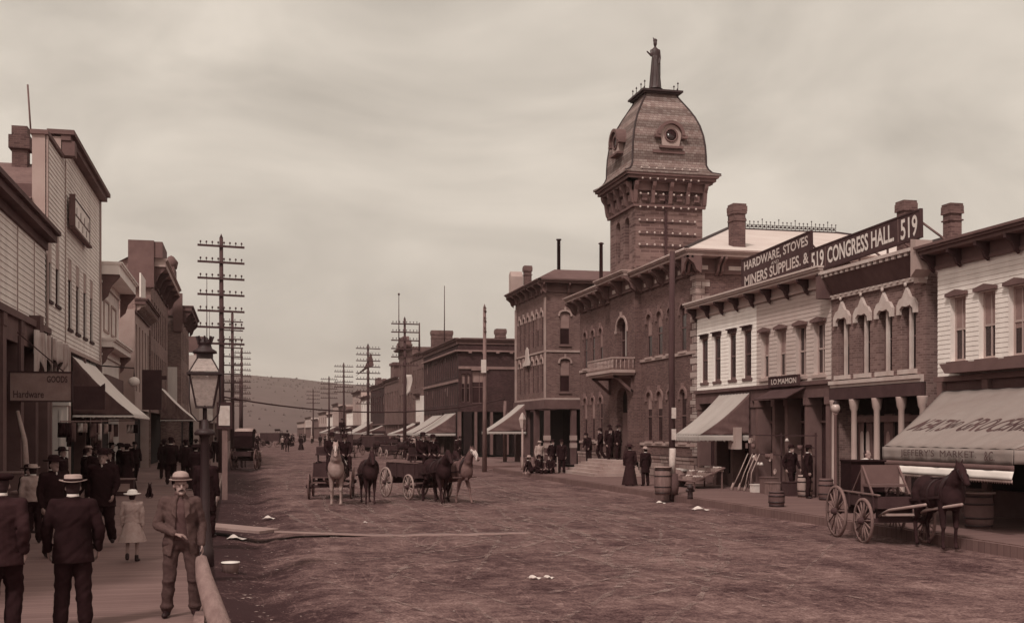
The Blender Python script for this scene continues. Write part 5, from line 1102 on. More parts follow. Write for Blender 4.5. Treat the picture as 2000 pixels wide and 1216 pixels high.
# ================================================================ horse (faces -Y)
def horse(label, m, mane='dark_horse', group=None, vox=.03, head=(0, -1.28, 1.55), walk=0, harness=True, face=None, blanket=None):
    t = thing('horse', label, 'horse', (0, 0, 0), group)
    q = MB()
    q.ell((0, -.5, 1.17), (.29, .34, .36)); q.ell((0, -.05, 1.12), (.32, .52, .34)); q.ell((0, .45, 1.2), (.27, .38, .32)); q.ell((0, .66, 1.18), (.2, .2, .26)); q.ell((0, -.68, 1.08), (.24, .18, .27))
    hx = Vector(head); pol = hx + Vector((0, .28, .22))
    cap(q, (0, -.5, 1.28), (0, -.74, 1.45), .23, .17); cap(q, (0, -.72, 1.42), pol + Vector((0, .03, -.06)), .165, .105)
    cap(q, pol, pol.lerp(hx, .45), .1, .085); cap(q, pol.lerp(hx, .45), hx + Vector((0, 0, -.08)), .078, .058); q.ell(hx + Vector((0, -.01, -.1)), (.06, .065, .06)); q.ell(pol.lerp(hx, .3) + Vector((0, .06, -.07)), (.07, .1, .09))
    for s in (-1, 1):
        cap(q, pol + Vector((s * .05, .03, .08)), pol + Vector((s * .075, .0, .2)), .03, .008, 7)
        w1 = .14 * walk * s; w2 = -.16 * walk * s
        cap(q, (s * .14, -.52, 1.05), (s * .15, -.5, .82), .14, .085); cap(q, (s * .15, -.5, .82), (s * .14, -.52 + w1, .48), .08, .058); q.ell((s * .14, -.53 + w1, .47), (.052, .055, .065)); cap(q, (s * .14, -.52 + w1, .46), (s * .14, -.5 + w1 * 1.6, .16), .042, .038); cap(q, (s * .14, -.5 + w1 * 1.6, .15), (s * .14, -.54 + w1 * 1.7, .05), .036, .05)
        cap(q, (s * .13, .5, 1.12), (s * .16, .42, .84), .19, .12); cap(q, (s * .16, .42, .84), (s * .14, .68 + w2, .52), .105, .05); cap(q, (s * .14, .69 + w2, .53), (s * .14, .64 + w2 * 1.4, .16), .052, .038); cap(q, (s * .14, .64 + w2 * 1.4, .15), (s * .14, .6 + w2 * 1.5, .05), .036, .05)
    body = part('body', remesh(q, vox, 3), M[m], t)
    q = MB(); top_ = [Vector((0, -.36, 1.46)), Vector((0, -.62, 1.62)), pol + Vector((0, .12, -.02)), pol + Vector((0, .02, .1))]
    for a, b_ in zip(top_[:-1], top_[1:]):
        for k in range(6): c = a.lerp(b_, k / 6); cap(q, c, c + Vector((.06 + .02 * (k % 2), .03, -.2)), .028, .012, 6)
    cap(q, pol + Vector((0, -.02, .08)), pol.lerp(hx, .35) + Vector((0, -.1, .02)), .03, .01, 6); part('mane', remesh(q, .02, 1), M[mane], t)
    q = MB(); q.tube([(0, .8, 1.32), (0, .9, 1.2), (0, .92, .9), (0, .9, .5)], [.04, .06, .07, .02], 8); part('tail', _me(q), M[mane], t)
    q = MB()
    for s in (-1, 1): q.ell(pol.lerp(hx, .32) + Vector((s * .075, -.02, .02)), (.014, .02, .018), 7, 5); q.ell(hx + Vector((s * .035, -.06, -.1)), (.012, .01, .016), 6, 4)
    part('eyes', _me(q), M['leather'], body)
    if harness:
        q = MB(); q.tube([Vector((.25 * math.sin(a), -.62 - .06 * math.cos(a), 1.22 + .33 * math.cos(a))) for a in [i * 2 * math.pi / 16 for i in range(17)]], .05, 7)
        q.tube([Vector((.31 * math.sin(a), -.15, 1.13 + .33 * math.cos(a))) for a in [i * 2 * math.pi / 16 for i in range(17)]], .02, 6)
        for s in (-1, 1): q.bar((s * .27, -.6, 1.1), (s * .31, .8, .95), .04, .05)
        q.tube([(0, -.55, 1.5), (0, .1, 1.47), (0, .7, 1.44)], .02, 6)
        for f in (.35, .8): c = pol.lerp(hx, f); q.tube([c + Vector((.095 * (1.15 - f * .5) * math.cos(a), .0 + .03 * math.sin(a), .1 * (1.15 - f * .5) * math.sin(a))) for a in [i * 2 * math.pi / 12 for i in range(13)]], .012, 5)
        for s in (-1, 1): q.bar(pol + Vector((s * .1, 0, 0)), hx + Vector((s * .07, .03, -.05)), .015)
        part('harness', _me(q), M['leather'], t)
    if face: q = MB(); q.ell(pol.lerp(hx, .55) + Vector((0, -.068, .03)), (.03, .025, .13), 8, 6, Matrix.Rotation(R(-38), 3, 'X')); part('blaze', _me(q), M[face], t)
    if blanket:
        q = MB(); q.grid(lambda a, c: (.33 * math.sin((a - .5) * 2.6), .05 + .5 * c, 1.12 + .34 * math.cos((a - .5) * 2.6)), 12, 4, .02); part('blanket', _me(q), M[blanket], t)
    return t
# ================================================================ wagons (front towards -Y)
def wheel(par, c, r, n=12, m='spoke_wood', axis=(1, 0, 0)):
    q = MB(); q.lathe([(r - .05, -.025), (r, -.028), (r, .028), (r - .05, .025), (r - .05, -.025)], c, 28, ax=axis)
    cv = Vector(c); ax = Vector(axis); u = Vector((0, 0, 1)); v = ax.cross(u)
    for i in range(n): a = 2 * math.pi * (i + .3) / n; dv = u * math.cos(a) + v * math.sin(a); q.tube([cv + dv * .06, cv + dv * (r - .04)], [.024, .016], 6)
    w_ = part('wheel', _me(q), M[m], par)
    q = MB(); q.lathe([(.02, -.13), (.055, -.12), (.085, -.05), (.085, .05), (.055, .12), (.02, .13)], c, 10, ax=axis); part('hub', _me(q), M['wagon_paint'], w_)
    return w_
def wagon(label, body='wagon_paint', length=2.6, width=1.1, bh=.38, floor=.78, fw=.46, rw=.56, seat=True, shafts='pole', group=None, wm='spoke_wood', box=True):
    t = thing('wagon', label, 'wagon', (0, 0, 0), group); hl = length / 2; hw = width / 2
    q = MB(); q.box(-hw, hw, -hl, hl, floor, floor + .05)
    if box:
        q.box(-hw, -hw + .04, -hl, hl, floor + .051, floor + bh); q.box(hw - .04, hw, -hl, hl, floor + .051, floor + bh); q.box(-hw + .041, hw - .041, -hl, -hl + .04, floor + .051, floor + bh); q.box(-hw + .041, hw - .041, hl - .04, hl, floor + .051, floor + bh)
        for y in (-hl + .2, -.2, .4, hl - .2):
            for s in (-1, 1): q.box(s * hw + (0.001 if s > 0 else -.041), s * hw + (.041 if s > 0 else -.001), y - .03, y + .03, floor - .05, floor + bh + .02)
    part('box', _me(q), M[body], t)
    if box: q = MB(); q.box(-hw - .03, -hw + .05, -hl - .02, hl + .02, floor + bh + .02, floor + bh + .05); q.box(hw - .05, hw + .03, -hl - .02, hl + .02, floor + bh + .02, floor + bh + .05); part('top_rail', _me(q), M['old_wood'], t)
    for y, r_ in ((-hl + .3, fw), (hl - .45, rw)):
        q = MB(); q.box(-hw - .18, hw + .18, y - .04, y + .04, r_ - .045, r_ + .045); q.box(-hw + .1, hw - .1, y - .05, y + .05, r_ + .046, floor - .001); part('axle', _me(q), M['wagon_paint'], t)
        for s in (-1, 1): wheel(t, (s * (hw + .2), y, r_), r_, 12 if r_ < .5 else 14, wm)
    if seat:
        q = MB(); y = -hl + .55; z = floor + bh + .28; q.box(-hw + .02, hw - .02, y - .2, y + .2, z, z + .05); q.box(-hw + .02, hw - .02, y + .2, y + .24, z + .051, z + .3)
        for s in (-1, 1): q.bar((s * (hw - .1), y - .18, floor + bh), (s * (hw - .1), y - .1, z), .04); q.bar((s * (hw - .1), y + .25, floor + bh), (s * (hw - .1), y + .12, z), .04)
        part('seat', _me(q), M['wagon_paint'], t)
    q = MB(); y = -hl + .3
    if shafts == 'pole': q.bar((0, y, fw + .08), (0, y - 3.1, .86), .07, .09); q.bar((-.6, y - .35, fw + .15), (.6, y - .35, fw + .15), .04, .05); q.bar((-.45, y - 2.95, .9), (.45, y - 2.95, .9), .035)
    elif shafts == 'shafts':
        for s in (-1, 1): q.tube([(s * .35, y, fw + .1), (s * .42, y - .7, .78), (s * .38, y - 2.3, 1.0)], .032, 7)
        q.bar((-.4, y - .3, fw + .15), (.4, y - .3, fw + .15), .05)
    part('shafts', _me(q), M['light_wood' if shafts == 'shafts' else 'brown_paint'], t)
    return t
BW = .22
mk('dappled_horse', .15, var=.5, scale=5, rough=.9, spec=.05)
def put(t, x, y, deg=0, z=BW, s=1.0): t.location = (x, y, z); t.rotation_euler = (0, 0, R(deg)); t.scale = (s,) * 3; return t
# ================================================================ near people on the left boardwalk
man = person('moustached man in an open jacket and round straw hat resting a hand on a log',
    dict(lh=(-.10, 0, .9), rh=(.10, 0, .9), lk=(-.13, -.02, .49), rk=(.15, -.05, .49), la=(-.16, .03, .09), ra=(.17, .0, .09), pel=(0, 0, .95), chest=(-.01, 0, 1.26), ls=(-.18, .0, 1.40), rs=(.17, .0, 1.39), le=(-.27, -.0, 1.12), lw=(-.07, -.20, 1.02), lwd=(.85, -.25, -.12), lwc=.45, lwn=(0, .3, -1),
         re=(.25, .04, 1.13), rw=(.245, -.06, .87), rwd=(.1, -.2, -1), rwc=.4, head=(.0, -.03, 1.585)),
    coat='grey_cloth', trous='trouser_cloth', hat='bowler', hatm='straw', vox=.011, shirt='vest_cloth', fingers=True, moust=True, open_=True, wide=.94, hatband='grey_cloth', headyaw=R(4))
put(man, -.74, 14.25, 5)
p1 = person('man in a dark coat and cap cropped by the left edge, seen from behind', {**WALK, 'la': (-.11, .0, .09), 'ra': (.12, .2, .12)}, hat='flat', vox=.013, coatlen=.78, wide=1.12, coat='dark_cloth'); put(p1, -2.55, 13.15, 178, s=1.03)
p2 = person('man in a long black coat and flat straw hat, seen from behind on the boardwalk', dict(la=(-.13, 0, .09), ra=(.13, .02, .09), le=(-.29, .02, 1.14), lw=(-.27, -.08, .9), re=(.29, .02, 1.14), rw=(.27, -.08, .9)), hat='boater', hatm='straw', hatband='black_cloth', vox=.013, coatlen=.76, wide=1.1, coat='black_cloth'); put(p2, -1.88, 13.6, 184, s=1.0)
p3 = person('man in black suit and dark hat walking forward behind the straw-hatted back', {**WALK}, hat='bowler', vox=.014, coatlen=.74, wide=1.08, coat='black_cloth'); put(p3, -2.62, 22.9, -6, s=1.08)
p4 = person('dark figure with a white collar standing by the storefront left of the suited man', None, hat='wide', vox=.016, coatlen=.7); put(p4, -3.3, 21.5, 40, s=1.02)
p5 = person('man in a long black coat standing behind the street lamp', dict(le=(-.22, .0, 1.15), re=(.23, 0, 1.15)), hat='bowler', vox=.014, coatlen=.55, coat='black_cloth'); put(p5, -.76, 24.6, 160, s=1.02)
# child in a pale dress
girl = person('small girl in a pale dress, white sun bonnet and dark stockings, walking away', dict(la=(-.1, -.02, .09), ra=(.1, .1, .13), le=(-.24, 0, 1.18), re=(.24, 0, 1.18)), coat='pale_cloth', trous='pale_cloth', hat='bonnet', hatm='canvas_bright', skirt=(.5, .2), vox=.014, coatlen=.95, shirt=None); put(girl, -1.86, 20.4, 175, s=.70)
q = MB()
# small dog sitting up on the walk
for a, b_, r1_, r2_ in (((0, .1, .12), (0, -.03, .3), .1, .08), ((0, -.04, .3), (0, -.1, .42), .06, .05), ((0, -.1, .43), (0, -.2, .41), .055, .025), ((.05, -.06, .25), (.05, -.1, .03), .03, .02), ((-.05, -.06, .25), (-.05, -.1, .03), .03, .02), ((.08, .08, .1), (.09, -.04, .04), .06, .025), ((-.08, .08, .1), (-.09, -.04, .04), .06, .025), ((0, .18, .1), (.05, .32, .12), .022, .012), ((.04, -.08, .47), (.05, -.07, .53), .02, .008), ((-.04, -.08, .47), (-.05, -.07, .53), .02, .008)): cap(q, a, b_, r1_, r2_, 8)
dog = thing('dog', 'small dark dog sitting up on the boardwalk beyond the girl', 'dog'); part('body', remesh(q, .014, 2), M['dark_horse'], dog); put(dog, -3.05, 39.5, 10)
# couple and crowd farther along
crowd = []
base = person('man in dark clothes walking away under the striped awning', {**WALK}, hat='bowler', vox=.02, coatlen=.8); put(base, -2.85, 47.6, 180, s=1.12)
fig2 = person('stout figure in dark clothes beside the man walking away under the striped awning', None, hat='wide', vox=.02, coatlen=.7); put(fig2, -2.35, 49.5, 200, s=1.05)
fig3 = person('woman in a long dark dress on the boardwalk close to the shop doors', None, hat='bonnet', hatm='black_cloth', skirt=(.06, .24), vox=.02); put(fig3, -4.2, 44.0, 150, s=1.0)
fig4 = person('man in pale shirt sleeves standing at a stall on the left boardwalk', None, coat='pale_cloth', hat='boater', hatm='straw', vox=.02, coatlen=.93); put(fig4, -5.0, 39.5, 90, s=1.0)
def clone(o, label, x, y, deg, z=BW, s=1.0, group=None):
    c = copy_tree(o); put(c, x, y, deg, z, s); c['label'] = label
    if group: c['group'] = group
    return c
GL = 'people crowding the left boardwalk'
for x, y, dg_, s_, src, lb in ((-5.3, 36.0, 100, 1, base, 'dark figure in the shade just right of the pale doorway post'), (-4.6, 51.5, 20, 1, base, 'dark man below the bright sloping awning facing forward'), (-3.6, 55.0, 185, 1.02, fig2, 'broad dark figure walking away beyond the display box'), (-1.75, 57.5, 190, 1, base, 'dark man near the kerb with a bright paper at his back'), (-3.0, 62, 10, 1, fig2, 'dark figure coming down the boardwalk past the striped awning'), (-2.2, 70, 190, 1, base, 'distant dark man walking up the left boardwalk'), (-4.4, 67, 40, 1, fig3, 'distant woman in dark dress near the far left shops'), (-1.9, 82, 180, 1, fig2, 'farthest dark figure on the left boardwalk'), (-3.5, 31.5, 60, 1.0, fig2, 'dark figure half hidden behind the black-suited man'), (-1.75, 44.5, 170, .98, fig3, 'woman in dark skirt walking away near the kerb')):
    clone(src, lb, x, y, dg_, s=s_, group=GL)
for x, y, dg_, s_, src, lb in ((-5.1, 34.6, 60, 1, fig2, 'dark figure under the left end of the small dark sign'), (-4.9, 38.2, 120, .95, base, 'dark man beside the hanging garments nearest the pale screen'), (-4.4, 36.8, 20, 1, fig2, 'dark figure facing forward below the small dark hanging sign'), (-5.2, 43.5, 70, 1, base, 'dark man looking at wares under the middle of the left awning'), (-4.7, 46.5, 110, 1, fig3, 'woman in black looking at wares under the left awning'), (-5.3, 49, 90, 1, fig2, 'dark figure deep in shade at the far end of the left awning'), (-3.4, 58.5, 5, 1, base, 'dark man stepping out past the low white shop'), (-2.6, 66, 190, 1, fig3, 'woman in dark dress walking away past the grey front')):
    clone(src, lb, x, y, dg_, s=s_, group=GL)
# ================================================================ street lamp, log, bucket, crosswalk
lx, ly = -.62, 19.4
t = thing('street_lamp', 'tall gas street lamp with a four-sided glass lantern at the boardwalk kerb', 'street lamp', (lx, ly, BW))
q = MB(); q.lathe([(.15, BW), (.15, .5), (.12, .55), (.1, .9), (.085, .95), (.075, 1.6), (.068, 2.35), (.1, 2.4), (.1, 2.48), (.06, 2.52), (.055, 2.66)], (lx, ly, 0), 12); q.lathe([(.16, 2.4), (.18, 2.43), (.13, 2.5)], (lx, ly, 0), 12); q.build('post', M['iron'], t)
lb, lt, lz0, lz1, lz2 = .135, .235, 2.88, 3.40, 3.68
q = MB(); c4 = ((-1, -1), (1, -1), (1, 1), (-1, 1))
for a, b_ in c4:
    q.bar((lx + a * lb, ly + b_ * lb, lz0), (lx + a * lt, ly + b_ * lt, lz1), .022); q.bar((lx + a * (lt + .01), ly + b_ * (lt + .01), lz1 + .03), (lx + a * .11, ly + b_ * .11, lz2), .02)
q.box(lx - .15, lx + .15, ly - .15, ly + .15, lz0 - .03, lz0); q.box(lx - .28, lx + .28, ly - .28, ly + .28, lz1, lz1 + .035); q.box(lx - .13, lx + .13, ly - .13, ly + .13, lz2, lz2 + .07)
q.lathe([(.13, 3.75), (.2, 3.76), (.19, 3.8), (.12, 3.84), (.1, 3.9), (.12, 3.92), (.12, 3.95), (.06, 3.99), (.05, 4.02)], (lx, ly, 0), 12)
for k in range(8): a = k * math.pi / 4; q.bar((lx + .1 * math.cos(a), ly + .1 * math.sin(a), 3.93), (lx + .14 * math.cos(a), ly + .14 * math.sin(a), 4.04), .03)
for s in (-1, 1):
    q.tube([(lx, ly, 2.62), (lx + s * .12, ly, 2.64), (lx + s * .22, ly, 2.76), (lx + s * .25, ly, 3.0), (lx + s * .24, ly, 3.4)], .013, 6)
q.tube([(lx, ly, 2.62), (lx, ly, 2.88)], .035, 8); q.tube([(lx, ly, 2.88), (lx, ly, 3.12)], .012, 6); q.build('lantern_frame', M['iron'], t)
def pane(a, b_, z0, z1, r0, r1):
    p = MB(); (ax, ay), (bx, by) = a, b_
    p.grid(lambda u, v: (lx + (ax + (bx - ax) * u) * (r0 + (r1 - r0) * v), ly + (ay + (by - ay) * u) * (r0 + (r1 - r0) * v), z0 + (z1 - z0) * v), 1, 1, .004, False); return p
gm = bpy.data.materials.new('lantern_glass'); gm.use_nodes = True; pb = gm.node_tree.nodes['Principled BSDF']; pb.inputs['Base Color'].default_value = S(.5); pb.inputs['Roughness'].default_value = .25; pb.inputs['Alpha'].default_value = .55
nz_ = N(gm.node_tree, 'ShaderNodeTexNoise', i_Scale=7.0, i_Detail=5.0); mr_ = N(gm.node_tree, 'ShaderNodeMapRange', i_1=.3, i_2=.7, i_3=.4, i_4=.75); gm.node_tree.links.new(nz_.outputs[0], mr_.inputs[0]); gm.node_tree.links.new(mr_.outputs[0], pb.inputs['Alpha'])
for i in range(4): pane(c4[i], c4[(i + 1) % 4], lz0 + .01, lz1 - .01, lb, lt - .004).build('glass_pane', gm, t); pane(c4[i], c4[(i + 1) % 4], lz1 + .05, lz2 - .01, lt, .115).build('glass_pane', gm, t)
# the log the man leans on
q = MB(); pts = [(-.50, 14.2, .93), (-.46, 14.05, .72), (-.36, 13.75, .45), (-.24, 13.45, .15), (-.1, 13.15, -.2)]
q.tube([Vector(p) for p in pts], [.07, .1, .12, .135, .145], 14); lg = q.build('log', mat('bark_wood', .24, var=.35, scale=9, stretch=(1, 1, .35), bump=.6), None, pts[-1]); tag(lg, 'smooth curved log propped on the kerb under the hatted man\'s hand', 'log')
q = MB(); q.poly([(13.2, -.2), (14.3, -.2), (14.1, .3), (13.6, .32), (13.2, .15)], Fr('x+', -.5), -.06, .06); tag(q.build('plank', M['old_wood'], None, (-.48, 13.8, 0)), 'short weathered plank on edge under the leaning log', 'plank')
t = thing('bucket', 'round tub with a pale lid standing in the littered gutter', 'bucket', (-.22, 20.7, -.1))
q = MB(); q.lathe([(.13, -.12), (.15, .1), (.155, .12)], (-.22, 20.7, 0), 14); q.build('tub', M['old_wood'], t); q = MB(); q.lathe([(.165, .121), (.165, .14), (.0, .145)], (-.22, 20.7, 0), 16); q.build('lid', M['white_paint'], t)
# plank crossing over the gutter and on into the mud
t = thing('plank_crossing', 'pale plank footbridge crossing the left gutter and sinking into the muddy street', 'crossing', (-.8, 28.2, 0))
q = MB(); q.bar((-.95, 28.15, .20), (.6, 26.9, .13), .75, .06); q.build('plank', mat('crossing_wood', .30, var=.2, scale=5, stretch=(1, 4, 1)), t)
q = MB(); q.grid(lambda a, c: (.7 + 6.0 * a, 26.6 + .5 * c - .55 * a, max(g_h(.7 + 6.0 * a, 26.6 + .5 * c - .55 * a) + .014, .13 - .3 * a)), 40, 3, -.02); q.build('sunken_plank', mat('muddy_wood', .25, var=.3, scale=3, stretch=(1, 4, 1)), t)
# litter
rng = random.Random(11); q = MB()
for i in range(900):
    if i < 600: x = -.35 + abs(rng.gauss(0, .8)); y = 12 + 50 * rng.random() ** 1.3
    elif i < 780: x = 13.2 + 1.5 * rng.random(); y = 22 + 36 * rng.random()
    else: x = 1 + 12 * rng.random(); y = 10 + 50 * rng.random()
    if x < edge_x(y) + .15: continue
    s = .008 + .03 * rng.random() ** 2.2; a = rng.random() * 6.3; z = g_h(x, y) + .012; tl = rng.uniform(-.35, .5) * s
    q.add([(x + s * 1.4 * math.cos(a + k * 1.57 + rng.uniform(-.2, .2)), y + s * math.sin(a + k * 1.57), z + (tl if k % 2 else 0) + .004) for k in range(4)], [(0, 1, 2, 3)])
tag(q.build('litter', M['litter_paper'], keep=True), 'scraps of pale paper and straw littering the gutters', 'litter', kind='stuff')
def scrap(label, x, y, s):
    q = MB(); q.grid(lambda a, c: (x + s * (a - .5) * 1.6 + .02 * math.sin(c * 7), y + s * (c - .5), g_h(x, y) + .02 + s * .35 * math.exp(-((a - .35) * 4) ** 2) * (1 - abs(c - .5)) + .012 * math.sin(a * 14 + c * 5)), 12, 6, .004, False); tag(q.build('paper', M['paper'], None, (x, y, g_h(x, y))), label, 'paper', 'crumpled papers in the street')
scrap('large crumpled white paper in the right gutter below the grey shop', 13.9, 32.9, .32); scrap('torn white paper lying in the middle of the near street', 4.75, 18.3, .13); scrap('smaller torn paper just right of the torn one in the near street', 4.98, 18.25, .1)
scrap('flat pale paper in the left gutter just past the plank footbridge', .75, 33.2, .25); scrap('small white paper ball alone on the open street left of center', 3.2, 30.4, .06); scrap('crumpled paper under the plank footbridge', -.15, 27.0, .28); scrap('small bright scrap by the fruit shop kerb', 14.0, 36.6, .2)
# ================================================================ telegraph poles
def pole(label, x, y, h, arms, w_, top=.25, step=.55, r0=.15, m='pole_wood', z0=0, side=(1, 0, 0), peg=True, dbl=False):
    t = thing('telegraph_pole', label, 'pole', (x, y, z0), 'telegraph poles')
    q = MB(); q.tube([(x, y, z0 - .3), (x + .02, y, z0 + h * .5), (x, y, z0 + h)], [r0, r0 * .85, r0 * .6], 10); q.lathe([(r0 * .6, 0), (0.001, .25)], (x, y, z0 + h), 8); q.build('post', M[m], t)
    s = Vector(side).normalized()
    for i in range(arms):
        z = z0 + h - top - i * step; q = MB(); a = Vector((x, y - r0 * .9, z)) - s * w_ / 2; b_ = Vector((x, y - r0 * .9, z - .02)) + s * w_ / 2; q.bar(a, b_, .09, .11)
        k = 8 if w_ > 2 else 4
        if peg:
            for j in range(k): c = a.lerp(b_, (j + .5) / k); q.lathe([(.015, .05), (.015, .14), (.045, .15), (.05, .2), (.03, .25), (.0, .26)], c, 6)
        q.build('crossarm', M[m], t)
    return t
pole('nearest tall telegraph pole with seven crossarms, rising behind the street lamp', -1.15, 62.5, 12.8, 7, 2.45, .45, .87, .17, side=(1, .12, 0))
pole('telegraph pole with ten crossarms just beyond the nearest one at left', -.95, 104, 12.9, 10, 1.9, .7, .78, .2, side=(1, .2, 0))
pole('farther left telegraph pole seen below the ten-armed one', -.2, 150, 13.0, 9, 2.4, .5, .75, .2, side=(1, .2, 0))
pole('most distant telegraph pole of the left row', -.6, 215, 12.0, 7, 2.4, .5, .75, .2)
pole('slim pale pole with three short end-on crossarms and a white notice, right kerb', 14.4, 67.6, 10.0, 3, .9, .2, .62, .15, m='old_wood', side=(.35, 1, 0))
pole('telegraph pole with six crossarms against the pedimented brick block', 14.3, 102, 12.6, 6, 2.5, .45, .75, .17, side=(1, 0, 0))
pole('tall telegraph pole with ten crossarms standing against the sky above the far right shops', 14.3, 133, 12.5, 10, 2.9, .4, .72, .19, side=(1, .1, 0))
pole('thin six-armed telegraph pole with its foot in the far crowd', 14.3, 166, 12.2, 6, 2.8, .4, .75, .18, side=(1, .1, 0)); pole('second-farthest right telegraph pole, with pale thin arms', 14.3, 195, 11.6, 5, 2.9, .4, .8, .18, side=(1, .1, 0)); pole('farthest right telegraph pole against the hillside', 14.3, 240, 11.0, 4, 2.8, .4, .8, .18)
q = MB(); q.box(14.15, 14.45, 67.35, 67.45, 6.0, 6.8); tag(q.build('notice', M['paper'], None, (14.3, 67.4, 6.0)), 'white notice nailed high on the slim pale pole', 'notice')
# pole in front of the city hall with white painted foot
t = thing('pole', 'thick plain dark pole with a white-painted band in front of the city hall', 'pole', (14.75, 37.4, BW))
q = MB(); q.tube([(14.75, 37.4, 0), (14.72, 37.4, 5), (14.75, 37.4, 8.8)], [.105, .11, .095], 10); q.build('post', M['pole_wood'], t)
q = MB(); q.lathe([(.118, .95), (.118, 1.85)], (14.75, 37.4, 0), 12); q.build('white_band', M['letter_worn'], t)
for z in (2.15, 2.9): q = MB(); q.box(14.66, 14.82, 37.22, 37.25, z, z + .38); q.build('notice', M['letter_worn'], t)
q = MB(); q.lathe([(.2, BW), (.24, .5), (.2, .95)], (14.75, 37.4, 0), 10); q.build('guard', M['dark_paint'], t)
def barrel(label, x, y, r, h, m='old_wood', lid=None, z=BW, group=None):
    t = thing('barrel', label, 'barrel', (x, y, z), group)
    q = MB(); q.lathe([(r * .86, z), (r * .96, z + h * .25), (r, z + h * .5), (r * .96, z + h * .75), (r * .86, z + h)], (x, y, 0), 18); q.build('staves', M[m], t)
    q = MB()
    for f in (.08, .3, .7, .92): rr = r * (.86 + .14 * math.sin(f * math.pi)); q.lathe([(rr + .004, z + h * f - .02), (rr + .012, z + h * f - .02), (rr + .012, z + h * f + .02), (rr + .004, z + h * f + .02)], (x, y, 0), 18)
    q.build('hoops', M['iron'], t)
    if lid: q = MB(); q.lathe([(r * 1.1, z + h + .001), (r * 1.1, z + h + .04), (0.001, z + h + .045)], (x, y, 0), 18); q.build('lid', M[lid], t)
    return t
barrel('large wooden barrel with a pale flat lid beside the white-banded pole', 14.35, 37.3, .3, .95, 'old_wood', 'light_wood')
barrel('dark tapered tub standing on the boardwalk before the grey shop', 15.4, 30.7, .24, .46, 'dark_paint')
barrel('barrel of brooms beside the grey shop door', 18.4, 33.2, .25, .7, 'brown_paint', group='barrels of wares before the grey shop'); barrel('pale barrel among the wares near the Congress Hall columns', 18.5, 34.8, .26, .75, 'light_wood', group='barrels of wares before the grey shop')
t = thing('hydrant', 'small iron hydrant at the kerb by the city hall corner', 'hydrant', (14.35, 34.8, BW)); q = MB(); q.lathe([(.1, BW), (.09, .3), (.08, .55), (.11, .57), (.11, .62), (.07, .68), (.0, .72)], (14.35, 34.8, 0), 10); q.lathe([(.05, -.14), (.05, .14)], (14.35, 34.8, .5), 8, ax=(1, 0, 0)); q.build('casting', M['iron'], t)
# notice post near the nearest telegraph pole
t = thing('notice_post', 'post bearing a small dark-framed white notice beside the street lamp', 'notice', (-.86, 40, BW))
x_, z_ = P(439, 809, 40)
q = MB(); q.box(x_ - .09, x_ + .09, 39.9, 40.1, .1, z_ - .2); q.build('post', M['old_wood'], t)
q = MB(); q.box(x_ - .27, x_ + .25, 39.86, 39.98, z_ - .5, z_ + .42); q.build('frame', M['trim_dark'], t); q = MB(); q.box(x_ - .2, x_ + .17, 39.84, 39.858, z_ - .38, z_ + .3); q.build('notice', M['letter_worn'], t)
# second little lamp and overhead cable, masts
t = thing('street_lamp', 'distant small street lamp in front of the corner brick block', 'street lamp', (15.6, 62.8, BW)); q = MB(); q.lathe([(.09, BW), (.06, .6), (.045, 2.6)], (15.6, 62.8, 0), 8); q.build('post', M['pale_cloth'], t); q = MB(); q.lathe([(.1, 2.62), (.2, 3.1), (.22, 3.12), (.12, 3.35), (.03, 3.5)], (15.6, 62.8, 0), 4, False); q.build('lantern', M['lamp_glass'], t)
t = thing('street_lamp', 'globe lamp on a post in front of the Congress Hall columns', 'street lamp', (16.6, 29.0, BW)); gx_, gz_ = P(1632, 797, 29.2)
t.location = (gx_, 29.2, BW)
q = MB(); q.lathe([(.1, BW), (.07, .5), (.05, 1.0), (.045, gz_ - .2), (.08, gz_ - .14)], (gx_, 29.2, 0), 10); q.build('post', M['brown_paint'], t); q = MB(); q.ell((gx_, 29.2, gz_), (.13, .13, .14), 14, 10); q.build('globe', M['lamp_glass'], t); q = MB(); q.lathe([(.08, .0), (.06, .06), (.0, .1)], (gx_, 29.2, gz_ + .12), 10); q.build('cap', M['iron'], t)
q = MB(); a = Vector((-1.15, 62.4, 4.3)); b_ = Vector((18.4, 79.3, 4.75)); q.tube([a.lerp(b_, i / 24) - Vector((0, 0, .9 * 4 * (i / 24) * (1 - i / 24))) for i in range(25)], .045, 6)
tag(q.build('cable', M['trim_dark'], None, a), 'thick sagging dark cable slung across the street between the poles', 'cable')
def mast(label, px, y, ztop, z0, w_, r=.05, ball=False):
    x = P(px, 0, y)[0]; q = MB(); q.tube([(x, y, z0), (x, y, ztop)], [r, r * .5], 6)
    if ball: q.ell((x, y, ztop), (.14, .14, .16), 8, 6)
    tag(q.build('mast', M['pole_wood'], None, (x, y, z0)), label, 'mast')
mast('thin roof mast topped with a ball above the pedimented brick block', 779, 138, 19.2, 11.2, 0, .09, True); mast('thin bare mast on the roof of the long brick block', 868, 114, 17.3, 10.8, 0, .07)
mast('leaning bare mast behind the left-hand poles', 404, 110, 17.0, 8, 0, .06); mast('fainter bare mast right of the leaning one', 409, 130, 16.0, 8, 0, .05); mast('short stove pipe beside the ball-topped mast', 819, 126, 14.6, 10.8, 0, .14)
t = thing('flue', 'tall capped flue pipe left of the city hall tower', 'flue', (21.2, 58.5, 10.5)); fx, fz = P(1174, 475, 59.5); q = MB(); q.lathe([(.11, 10.4), (.1, fz - .05), (.16, fz - .04), (.16, fz), (.05, fz + .05)], (fx, 59.5, 0), 10); q.build('pipe', M['pole_wood'], t)
